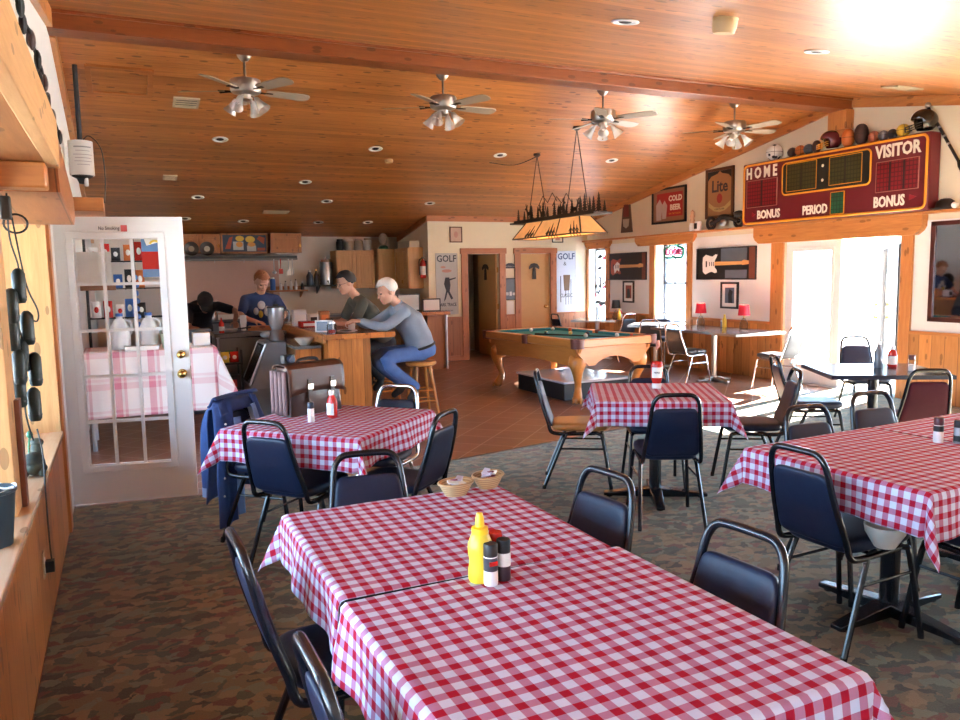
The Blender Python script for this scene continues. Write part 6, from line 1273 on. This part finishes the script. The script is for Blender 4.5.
for s_ in (-1, 1):
    b = MB(); b.tube(smoothpath([(s_ * .12, -.37, .80), (s_ * .125, -.41, .70), (s_ * .13, -.43, .56), (s_ * .126, -.44, .38), (s_ * .13, -.44, .28)], 4), [.05, .058, .062, .064, .064, .064, .062, .06, .06, .058, .058, .056, .056, .055, .054, .053, .052][:17], 14, flat=.7); sl = b.build('sleeve', m_den, jk); b = MB(); b.tube([(s_ * .13, -.44, .30), (s_ * .131, -.44, .24)], .054, 14, flat=.72); b.build('cuff', m_denl if s_ > 0 else m_den, sl)
b = MB(); b.grid(lambda a, c_: ((a - .5) * .44, -.285 - .075 * c_ - .03 * math.sin(PI * a), .885 + .03 * math.sin(PI * min(1, c_ * 1.3)) - .045 * c_), 16, 6); o = b.build('collar', m_den, jk, angle=80); so = o.modifiers.new('thick', 'SOLIDIFY'); so.thickness = .009
for s_, L in ((1, .76), (-1, .38)):
    fpan = lambda a, c_: (s_ * (.095 + .135 * a + (.075 * min(1, c_ * 1.6)) * (1 if L > .5 else .3) + .006 * math.sin(9 * c_ + 4 * a)), -.262 + .06 * min(1, c_ * 2.2) - .05 * a * (1 - .3 * c_) - .012 * math.sin(7 * a), .885 - L * c_ - .03 * a)
    b = MB(); b.grid(fpan, 10, 24); o = b.build('front_panel', m_den, jk, angle=80); so = o.modifiers.new('thick', 'SOLIDIFY'); so.thickness = .009
    b = MB(); b.grid(lambda a, c_: tuple(Vector(fpan(.02 - .0 * a, .16 + .8 * c_)) + Vector((-s_ * .055 * a, .004 + .012 * a, 0))), 5, 18); o2 = b.build('lining', m_denl, o, angle=80); so = o2.modifiers.new('thick', 'SOLIDIFY'); so.thickness = .006
for i in range(5): b = MB(); b.ell((.235 + .012 * i, -.215, .74 - .11 * i), (.007, .007, .007), 8, 6); b.build('button', m_steel, jk)

# ------------------------------------------------------------------ left wall: lanterns, cable, bucket, figurine, drum
ln = thing('lantern_string', 'string of dark green cylinder lanterns hanging on the pine post', 'string lights', (-.40, 3.84, 1.9)); m_lan = mat('lantern_green', (.008, .016, .013), .5, 0, .2, 30); m_cab = mat('cable_black', (.01, .011, .012), .5)
for i, (x, y, z) in enumerate(((-.395, .06, 1.585), (-.425, .03, 1.50), (-.378, .08, 1.40), (-.43, .04, 1.38), (-.405, .07, 1.285), (-.415, .03, 1.235), (-.362, .09, 1.215), (-.425, .05, 1.13), (-.375, .08, 1.06))):
    b = MB(); b.lathe([(0, -.075), (.020, -.073), (.027, -.06), (.027, .055), (.018, .07), (.008, .078), (0, .078)], (x + .40, y, z - 1.9), 14); la = b.build('lantern', m_lan, ln); b = MB(); b.lathe([(.0285, -.05), (.0285, -.042)], (x + .40, y, z - 1.9), 14); b.build('rim_band', m_matblack, la)
MB().tube(smoothpath([(-.01, .05, .12), (-.015, .06, -.1), (.01, .06, -.25), (-.02, .05, -.42), (.01, .06, -.6), (-.01, .06, -.85), (.01, .07, -1.0)], 5), .004, 6).build('cable', m_cab, ln)
MB().tube(smoothpath([(.0, .06, -.02), (.03, .08, -.3), (.065, .10, -.42), (.06, .10, -.47), (.035, .09, -.46)], 5), .004, 6).build('cable', m_cab, ln)
b = MB(); b.tube([(.01 + .045 * math.cos(a), .08, -.045 + .04 * math.sin(a)) for a in [R(18 * i) for i in range(41)]], .005, 6); b.build('cable_coil', m_cab, ln); b = MB(); b.bx(-.04, .0, .04, .09, -.03, .07); b.build('adapter', m_matblack, ln, bevel=.006); b = MB(); b.bx(-.02, .04, .02, .04, .1, .16); b.build('wall_hook', m_matblack, ln)
cb2 = thing('power_cord', 'black cord running down the pine boards to an outlet', 'cord', (-.385, 4.0, .3)); MB().tube(smoothpath([(-.005, .10, .62), (.012, .08, .50), (.016, .02, .36), (.022, -.05, .12), (.03, -.1, .04)], 5), .004, 6).build('cable', m_cab, cb2); b = MB(); b.bx(.005, .04, -.13, -.09, .0, .05); b.build('plug', m_matblack, cb2)
ol = thing('wall_outlet', 'pale wall outlet low on the pine boards at left', 'outlet', (-.389, 3.88, .28)); MB().bx(0, .006, -.035, .035, 0, .115).build('face_plate', m_beige, ol); b = MB()
for z in (.03, .075): b.bx(.006, .009, -.015, .015, z - .012, z + .012)
b.build('socket_face', m_plastic_w, ol)
bk = thing('small_bucket', 'dark slate bucket with a white liner on the window sill', 'bucket', (-.465, 3.16, .669)); MB().lathe([(0, 0), (.062, 0), (.082, .19), (.088, .195), (.088, .205), (.078, .205), (.058, .008), (0, .008)], n=24).build('bucket_body', mat('slate_plastic', (.028, .045, .06), .4), bk); b = MB(); b.grid(lambda a, c_: ((.072 + .014 * c_) * math.cos(6.283 * a), (.072 + .014 * c_) * math.sin(6.283 * a), .19 + .018 * c_ + .005 * math.sin(30 * a)), 30, 3); b.build('liner', m_paper, bk)
fgn = thing('animal_figurine', 'mossy brown animal figurine on the window sill', 'figurine', (-.43, 4.26, .669)); m_ms = mat('moss_brown', (.05, .055, .035), .7, 0, .4, 30); b = MB(); b.ell((0, 0, .05), (.05, .09, .05), 16, 10); b.ell((.01, .06, .11), (.028, .03, .04), 12, 8); b.ell((.012, .075, .145), (.03, .03, .022), 12, 8)
for s_ in (-1, 1): b.ell((s_ * .035, .05, .02), (.018, .03, .02), 8, 6); b.ell((s_ * .035, -.05, .02), (.018, .03, .02), 8, 6)
b.build('body', m_ms, fgn); b = MB(); b.ell((0, -.02, .075), (.045, .07, .04), 14, 8); b.build('shell', mat('dark_moss', (.03, .035, .025), .8, 0, .3, 40), fgn); b = MB(); b.tube(smoothpath([(-.02, .10, .0), (-.03, .12, .10), (-.02, .11, .17)], 4), .006, 6); b.ell((-.02, .11, .18), (.015, .015, .02), 8, 6); b.build('reed', m_green, fgn)
dm = thing('paper_drum', 'white drum wrapped in printed paper hanging on a dark pole', 'hanging drum', (-.245, 8.2, 2.58)); MB().cyl((0, 0, .30), (0, 0, zc(8.2) - 2.585), .022).build('pole', m_matblack, dm); MB().cyl((0, 0, 0), (0, 0, .31), .105, n=28).build('drum_body', mat('drum_paper', (.55, .50, .46), .7, 0, .06), dm)
b = MB()
for i, (z, w) in enumerate(((.25, 1.0), (.215, .8), (.18, 1.1), (.15, .9), (.12, 1.0), (.09, .7))):
    b.grid(lambda a, c_: (.1062 * math.sin((a - .5) * w * 1.5 + .2), -.1062 * math.cos((a - .5) * w * 1.5 + .2), z + (.012 if i == 0 else .005) * (c_ - .5)), 10, 1)
b.build('printed_lines', mat('print_grey', (.22, .20, .20), .7), dm); MB().lathe([(0, -.08), (.03, -.075), (.05, -.03), (.09, -.01), (.09, 0)], n=18).build('lower_fitting', m_matblack, dm); MB().cyl((.03, -.03, -.10), (.03, -.03, -.02), .018).build('nozzle', m_steel, dm)
MB().tube(smoothpath([(.02, 0, .32), (.08, -.02, .36), (.17, -.03, .25), (.19, -.03, .0), (.17, -.03, -.25)], 5), .006, 6).build('cable', m_cab, dm)
tl = thing('light_garland', 'dark garland of string lights fixed to the white wall above the ledge', 'string lights', (-.372, 5.7, 2.93)); rnd = random.Random(9)
pth = [(rnd.uniform(0, .03), -1.25 + .125 * i, .06 - .012 * i + rnd.uniform(-.05, .05)) for i in range(19)]; MB().tube(smoothpath(pth, 4), .011, 6).build('cable', m_cab, tl)
for i in range(0, 19, 2): b = MB(); b.ell((pth[i][0] + .01, pth[i][1], pth[i][2] - .05), (.02, .045, .055), 10, 8); b.build('bulb', [m_lan, m_matblack, m_brown][i // 2 % 3], tl)
rc = thing('paper_cup', 'red and white cup at the end of the high ledge', 'cup', (-.26, 4.45, 2.165)); MB().lathe([(0, 0), (.03, 0), (.04, .10), (.037, .10), (.027, .006), (0, .006)], n=18).build('cup_body', m_red, rc); MB().lathe([(.0345, .035), (.038, .065)], n=18).build('white_band', m_paper, rc)

# ------------------------------------------------------------------ people
m_skin = mat('skin', (.52, .27, .18), .5, 0, .08, 20); m_skin_t = mat('skin_tan', (.42, .20, .13), .5, 0, .08, 20)
def fused(mb, vox, smooth=4):
    """joins overlapping closed shapes into one continuous surface"""
    me = mb.mesh('tmp', [m_skin], False); o = bpy.data.objects.new('tmp', me); C.objects.link(o)
    r_ = o.modifiers.new('r', 'REMESH'); r_.mode = 'VOXEL'; r_.voxel_size = vox; r_.adaptivity = 0
    s_ = o.modifiers.new('s', 'SMOOTH'); s_.iterations = smooth; s_.factor = .5
    bpy.context.view_layer.update(); out = bpy.data.meshes.new_from_object(o.evaluated_get(bpy.context.evaluated_depsgraph_get()))
    bpy.data.objects.remove(o); return out
def put(me, name, m, parent):
    me.materials.clear(); me.materials.append(m); me.polygons.foreach_set('use_smooth', [True] * len(me.polygons)); me.polygons.foreach_set('material_index', [0] * len(me.polygons)); me.name = name
    o = bpy.data.objects.new(name, me); C.objects.link(o); o.parent = parent; o.matrix_parent_inverse = parent.matrix_basis.inverted(); return o
def limb(b, pts, rr):
    P = [Vector(p) for p in pts]; sp = smoothpath(P, 4); n = len(P) - 1; R_ = []
    for i in range(len(sp)):
        f = i / 4; k = min(int(f), n - 1); R_.append(rr[k] + (rr[k + 1] - rr[k]) * (f - k))
    b.tube(sp, R_, 12); b.ell(P[0], rr[0], 12, 8); b.ell(P[-1], rr[-1], 12, 8)
def loft(b, secs, n=22, grow=0):
    vs, fs = [], []
    for c_, lat, hw, dep, hd_ in secs:
        c_, lat, dep = Vector(c_), Vector(lat).normalized(), Vector(dep).normalized()
        for j in range(n):
            a = 2 * PI * j / n; ex = lambda v: math.copysign(abs(v) ** .8, v); vs.append(c_ + lat * (hw + grow) * ex(math.cos(a)) + dep * (hd_ + grow) * ex(math.sin(a)))
    k = len(secs)
    for i in range(k - 1):
        for j in range(n): fs.append((i * n + j, i * n + (j + 1) % n, (i + 1) * n + (j + 1) % n, (i + 1) * n + j))
    fs += [tuple(range(n - 1, -1, -1)), tuple((k - 1) * n + j for j in range(n))]; b.add(vs, fs)
def head_T(c_, fwd, tilt_up=Vector((0, 0, 1))):
    f = Vector(fwd).normalized(); r_ = f.cross(tilt_up).normalized(); u_ = r_.cross(f); T = Matrix((r_, f, u_)).transposed().to_4x4(); T.translation = Vector(c_); return T @ Matrix.Scale(1.13, 4)   # x right, y forward, z up
def hand(b, wrist, d, palm_n, curl=.5, s=1.0):
    """wrist point, direction of the fingers, palm normal; thumb leaves the side near the wrist"""
    d = Vector(d).normalized(); n = Vector(palm_n); n = (n - d * n.dot(d)).normalized(); t = d.cross(n); w = Vector(wrist)
    loft(b, [(w, t, .024 * s, n, .019 * s), (w + d * .03 * s, t, .034 * s, n, .017 * s), (w + d * .075 * s, t, .040 * s, n, .014 * s), (w + d * .09 * s, t, .036 * s, n, .011 * s)], 14)
    for k, (off, L) in enumerate(((-.030, .066), (-.010, .076), (.010, .071), (.029, .056))):
        p0 = w + d * .075 * s + t * off * s; d1 = (d + n * curl * .5 + t * off * 1.5).normalized(); d2 = (d + n * curl * 1.3).normalized(); d3 = (d * .6 + n * curl * 2.0).normalized()
        p1 = p0 + d1 * (L * .52 + .012) * s; p2 = p1 + d2 * L * .32 * s; p3 = p2 + d3 * L * .25 * s; limb(b, [p0, p1, p2, p3], [.0095 * s, .0085 * s, .008 * s, .007 * s])
    p0 = w + d * .022 * s - t * .026 * s; limb(b, [p0, p0 + (d * .55 - t * .7 + n * .25).normalized() * .038 * s, p0 + (d * .75 - t * .55 + n * .4).normalized() * .075 * s], [.013 * s, .011 * s, .009 * s])
def person(label, head, look, J, shirt_m, pants_m, hair, long_sleeve=False, skin=m_skin, legs=True, fat=1.0, glasses=False, cap=None, lat=(1, 0, 0), group=None, up_=Vector((0, 0, 1))):
    """J: neck, chest, belly, pelvis, sh (pair), el (pair), wr (pair), hd (pair of (dir, normal)), hip (pair), kn, an, toe"""
    base = J['base']; root = thing('person', label, 'person', base); lat = Vector(lat).normalized()
    def depof(a, c_): ax = (Vector(a) - Vector(c_)).normalized(); return lat.cross(ax).normalized()
    sp = [J['pelvis'], J['belly'], J['chest'], J['neck']]; dp = [depof(sp[1], sp[0]), depof(sp[2], sp[0]), depof(sp[3], sp[1]), depof(sp[3], sp[2])]
    HT = head_T(head, look, up_)
    def torso(b, g):
        loft(b, [(Vector(sp[0]) - (Vector(sp[1]) - Vector(sp[0])) * .35, lat, .13 * fat, dp[0], .10 * fat), (sp[0], lat, .165 * fat, dp[0], .115 * fat), (sp[1], lat, .155 * fat, dp[1], .115 * fat), (sp[2], lat, .175 * fat, dp[2], .120 * fat), (Vector(sp[2]) * .35 + Vector(sp[3]) * .65, lat, .15, dp[3], .085), (sp[3], lat, .06, dp[3], .055)], grow=g)
        for s_ in (0, 1): limb(b, [Vector(sp[3]) * .75 + Vector(J['sh'][s_]) * .25 - Vector((0, 0, .035)), J['sh'][s_]], [.055 + g, .058 + g])
    b = MB(); torso(b, -.012)
    limb(b, [sp[3], Vector(sp[3]) * .4 + (HT @ Vector((0, -.02, -.07))) * .6, HT @ Vector((0, -.012, -.03))], [.058, .054, .052])
    for s_ in (0, 1):
        limb(b, [J['sh'][s_], J['el'][s_], J['wr'][s_]], [.048, .040, .027]); hand(b, J['wr'][s_], J['hd'][s_][0], J['hd'][s_][1], J.get('curl', .5))
        if legs: limb(b, [J['hip'][s_], J['kn'][s_], J['an'][s_]], [.070, .048, .036])
    # head: cranium, face, jaw, nose, brow, lips, ears
    E_ = lambda p, r_: b.ell((0, 0, 0), r_, 18, 12, 0, HT @ Matrix.Translation(p))
    E_((0, -.012, .030), (.075, .095, .088)); E_((0, .020, -.020), (.064, .072, .085)); E_((0, .045, -.075), (.040, .042, .034)); E_((0, .085, -.004), (.013, .018, .020)); E_((0, .098, -.020), (.014, .014, .011)); E_((0, .076, .030), (.050, .016, .012)); E_((0, .082, -.052), (.024, .010, .006)); E_((0, .080, -.062), (.020, .010, .006))
    for x in (-.077, .077): E_((x, -.012, -.004), (.011, .020, .030))
    for x in (-.034, .034): E_((x, .062, -.016), (.024, .020, .020))
    body = put(fused(b, .0075, 3), 'body', skin, root)
    body.data.materials.append(mat('eye_dark', (.04, .03, .025), .3)); body.data.materials.append(mat('lip', (.42, .15, .12), .5)); inv = HT.inverted()
    for p in body.data.polygons:
        q = inv @ p.center
        if q.y > .05 and (abs(abs(q.x) - .030) < .011 and abs(q.z - .010) < .006): p.material_index = 1
        elif q.y > .07 and abs(q.x) < .024 and abs(q.z + .057) < .006: p.material_index = 2
    # clothes
    b = MB(); torso(b, .010)
    for s_ in (0, 1):
        sh, el, wr = Vector(J['sh'][s_]), Vector(J['el'][s_]), Vector(J['wr'][s_])
        if long_sleeve: limb(b, [sh, el, el + (wr - el) * .93], [.066, .056, .043])
        else: limb(b, [sh, sh + (el - sh) * .72], [.068, .062])
    put(fused(b, .012, 4), 'shirt', shirt_m, root)
    if J.get('collar'): b = MB(); b.tube([Vector(sp[3]) + lat * .063 * math.cos(a) + dp[3] * .058 * math.sin(a) for a in [2 * PI * i / 20 for i in range(20)]], .013, 8, True); b.build('collar', J['collar'], root).matrix_parent_inverse = root.matrix_basis.inverted()
    b = MB(); loft(b, [(Vector(sp[0]) + (Vector(sp[1]) - Vector(sp[0])) * .38, lat, .170 * fat, dp[0], .125 * fat), (sp[0], lat, .178 * fat, dp[0], .130 * fat), (Vector(sp[0]) - (Vector(sp[1]) - Vector(sp[0])) * .45, lat, .15 * fat, dp[0], .11 * fat)])
    for s_ in (0, 1): limb(b, [J['hip'][s_], J['kn'][s_], J['an'][s_]], [.098, .070, .056])
    put(fused(b, .012, 4), 'trousers', pants_m, root)
    for s_ in (0, 1):
        b = MB(); a, t_ = Vector(J['an'][s_]), Vector(J['toe'][s_]); f = (t_ - a); limb(b, [a + Vector((0, 0, -.02)), a + f * .25 + Vector((0, 0, -.045)), t_ + Vector((0, 0, .0))], [.045, .048, .036]); limb(b, [a - f * .25 + Vector((0, 0, -.06)), t_ + Vector((0, 0, -.012))], [.034, .034]); put(fused(b, .010, 3), 'shoe', m_matblack if s_ == 0 or True else m_brown, root)
    if J.get('belt'): b = MB(); q = Vector(sp[0]) + (Vector(sp[1]) - Vector(sp[0])) * .36; b.tube([q + lat * .176 * fat * math.cos(a) + dp[0] * .130 * fat * math.sin(a) for a in [2 * PI * i / 28 for i in range(28)]], .016, 8, True); b.build('belt', m_matblack, root).matrix_parent_inverse = root.matrix_basis.inverted()
    # hair cap: skull shell cut at the hairline
    if hair:
        b = MB(); nu, nv = 34, 16
        def hp(a, c_):
            th = 6.283 * a; fr_ = math.sin(th); lim = 1.08 if fr_ > .45 else (2.05 if fr_ < -.05 else 1.08 + (.45 - fr_) / .50 * .97); lim += .10 * math.sin(11 * th) + .06 * math.sin(23 * th); p = lim * c_; jit = 1 + .022 * math.sin(17 * th + 5 * c_) + .018 * math.sin(29 * th - 11 * c_)
            return HT @ Vector((.085 * jit * math.sin(p) * math.cos(th), -.014 + .106 * jit * math.sin(p) * math.sin(th), .036 + .100 * jit * math.cos(p)))
        b.grid(hp, nu, nv); o = b.build('hair', hair, root, angle=80); o.matrix_parent_inverse = root.matrix_basis.inverted(); so = o.modifiers.new('thick', 'SOLIDIFY'); so.thickness = .010; so.offset = 0
    if cap:
        b = MB()
        b.grid(lambda a, c_: HT @ Vector((.086 * math.sin(1.62 * c_) * math.cos(6.283 * a), -.012 + .106 * math.sin(1.62 * c_) * math.sin(6.283 * a), .032 + .102 * math.cos(1.62 * c_))), 30, 12)
        b.add([HT @ Vector(p) for p in ((-.07, .06, .045), (-.06, .13, .035), (0, .16, .032), (.06, .13, .035), (.07, .06, .045), (0, .085, .052))], [(0, 1, 2, 5), (5, 2, 3, 4)]); o = b.build('cap', cap, root, angle=60); o.matrix_parent_inverse = root.matrix_basis.inverted(); so = o.modifiers.new('thick', 'SOLIDIFY'); so.thickness = .006
    if glasses:
        b = MB()
        for s_ in (-1, 1): b.tube([HT @ Vector((s_ * .033 + .024 * math.cos(a), .090, .010 + .016 * math.sin(a))) for a in [2 * PI * i / 16 for i in range(16)]], .0025, 6, True); b.tube([HT @ Vector((s_ * .057, .090, .014)), HT @ Vector((s_ * .080, -.005, .012))], .0025, 6)
        b.tube([HT @ Vector((-.010, .094, .012)), HT @ Vector((.010, .094, .012))], .0025, 6); o = b.build('glasses', m_matblack, root); o.matrix_parent_inverse = root.matrix_basis.inverted()
    return root
L_, R_ = 0, 1
m_jean = mat('blue_jeans', (.075, .15, .36), .8, 0, .25, 14, .1); m_navy = mat('navy_shirt', (.025, .045, .13), .8, 0, .12, 14); m_olive = mat('olive_shirt', (.085, .085, .065), .85, 0, .12, 14); m_grsw = mat('grey_sweater', (.22, .26, .32), .9, 0, .1, 18, .1); m_dark = mat('black_tee', (.012, .013, .020), .85, 0, .12, 14)
m_whair = mat('white_hair', (.62, .60, .56), .8, 0, .15, 50, .3); m_dhair = mat('dark_hair', (.018, .014, .012), .7, 0, .2, 50, .3); m_ghair = mat('ginger_hair', (.30, .11, .04), .7, 0, .2, 50, .3)
person('white-haired man in a grey sweater and jeans sitting at the bar, hands together', (2.665, 8.17, 1.425), (-.93, -.05, -.36), dict(base=(3.08, 8.27, .63), neck=(2.80, 8.22, 1.285), chest=(2.93, 8.24, 1.10), belly=(3.045, 8.26, .90), pelvis=(3.09, 8.27, .745), sh=((2.82, 8.03, 1.215), (2.82, 8.42, 1.215)), el=((2.575, 7.985, 1.062), (2.56, 8.44, 1.062)), wr=((2.36, 8.13, 1.115), (2.355, 8.27, 1.11)), hd=(((-.9, .35, .15), (0, .3, -1)), ((-.9, -.3, .2), (0, -.3, -1))), hip=((3.05, 8.17, .735), (3.05, 8.38, .735)), kn=((2.60, 8.08, .68), (2.58, 8.42, .68)), an=((2.93, 8.07, .37), (2.90, 8.42, .37)), toe=((2.86, 8.05, .245), (2.80, 8.42, .245)), belt=1, curl=.9, collar=mat('shirt_collar_blue', (.30, .42, .60), .8)), m_grsw, m_jean, m_whair, True, lat=(0, 1, 0), fat=1.22)
person('man with dark hair, glasses and an olive shirt sitting farther along the bar', (2.47, 9.14, 1.52), (-.95, -.08, -.30), dict(base=(2.95, 9.22, .63), neck=(2.60, 9.17, 1.36), chest=(2.72, 9.19, 1.16), belly=(2.88, 9.21, .93), pelvis=(2.95, 9.22, .75), sh=((2.62, 8.95, 1.29), (2.62, 9.41, 1.29)), el=((2.50, 8.90, 1.062), (2.50, 9.44, 1.062)), wr=((2.28, 9.02, 1.06), (2.28, 9.30, 1.06)), hd=(((-1, .2, 0), (0, 0, -1)), ((-1, -.2, 0), (0, 0, -1))), hip=((2.92, 9.12, .74), (2.92, 9.33, .74)), kn=((2.60, 9.08, .68), (2.60, 9.36, .68)), an=((2.85, 9.08, .36), (2.85, 9.36, .36)), toe=((2.78, 9.08, .24), (2.78, 9.36, .24))), m_olive, m_dark, m_dhair, False, lat=(0, 1, 0), fat=1.12, glasses=True)
def standing(x, y, s=1): return dict(base=(x, y, 0), pelvis=(x, y, .95), hip=((x + .09, y, .93), (x - .09, y, .93)), kn=((x + .10, y - .03, .50), (x - .10, y - .03, .50)), an=((x + .10, y, .10), (x - .10, y, .10)), toe=((x + .11, y - .13, .05), (x - .11, y - .13, .05)))
J = standing(1.68, 10.72); J.update(belly=(1.68, 10.70, 1.08), chest=(1.69, 10.64, 1.22), neck=(1.70, 10.56, 1.41), sh=((1.90, 10.60, 1.315), (1.50, 10.60, 1.325)), el=((1.99, 10.50, 1.13), (1.42, 10.46, 1.13)), wr=((1.84, 10.28, 1.045), (1.58, 10.26, 1.045)), hd=(((-.4, -.9, -.1), (0, 0, -1)), ((.6, -.8, -.1), (0, 0, -1))), curl=.7)
man = person('man with short ginger hair in a navy printed T-shirt working behind the counter', (1.71, 10.52, 1.55), (.12, -.80, -.58), J, m_navy, m_dark, m_ghair, False, fat=1.15)
b = MB(); T = face_T((1.70, 10.505, 1.22), (1, 0, 0), (0, -.15, 1)); 
b.ell((1.69, 10.512, 1.25), (.055, .03, .06), 12, 8); b.ell((1.76, 10.515, 1.17), (.04, .03, .07), 12, 8); b.ell((1.62, 10.515, 1.17), (.035, .03, .05), 12, 8); o = b.build('shirt_print', mat('print_white', (.50, .50, .50), .8), man); o.matrix_parent_inverse = man.matrix_basis.inverted()
b = MB(); b.ell((1.675, 10.495, 1.13), (.03, .03, .05), 12, 8); o = b.build('shirt_print', mat('print_yellow', (.6, .42, .04), .8), man); o.matrix_parent_inverse = man.matrix_basis.inverted()
J = standing(.98, 11.45); J.update(belly=(.98, 11.36, 1.08), chest=(.99, 11.15, 1.20), neck=(1.01, 10.97, 1.27), sh=((1.20, 11.04, 1.235), (.82, 11.04, 1.225)), el=((1.40, 10.88, 1.17), (.80, 10.90, .99)), wr=((1.36, 10.66, 1.03), (.90, 10.72, .955)), hd=(((.0, -1, -.2), (0, 0, -1)), ((.3, -.9, -.3), (0, 0, -1))), curl=.7)
person('man in a black T-shirt and dark cap bending over his work in the kitchen', (1.02, 10.86, 1.285), (.05, -.62, -.78), J, m_dark, m_dark, m_dhair, False, cap=mat('cap_dark', (.03, .03, .03), .8), up_=Vector((0, -.3, 1)), skin=m_skin_t)
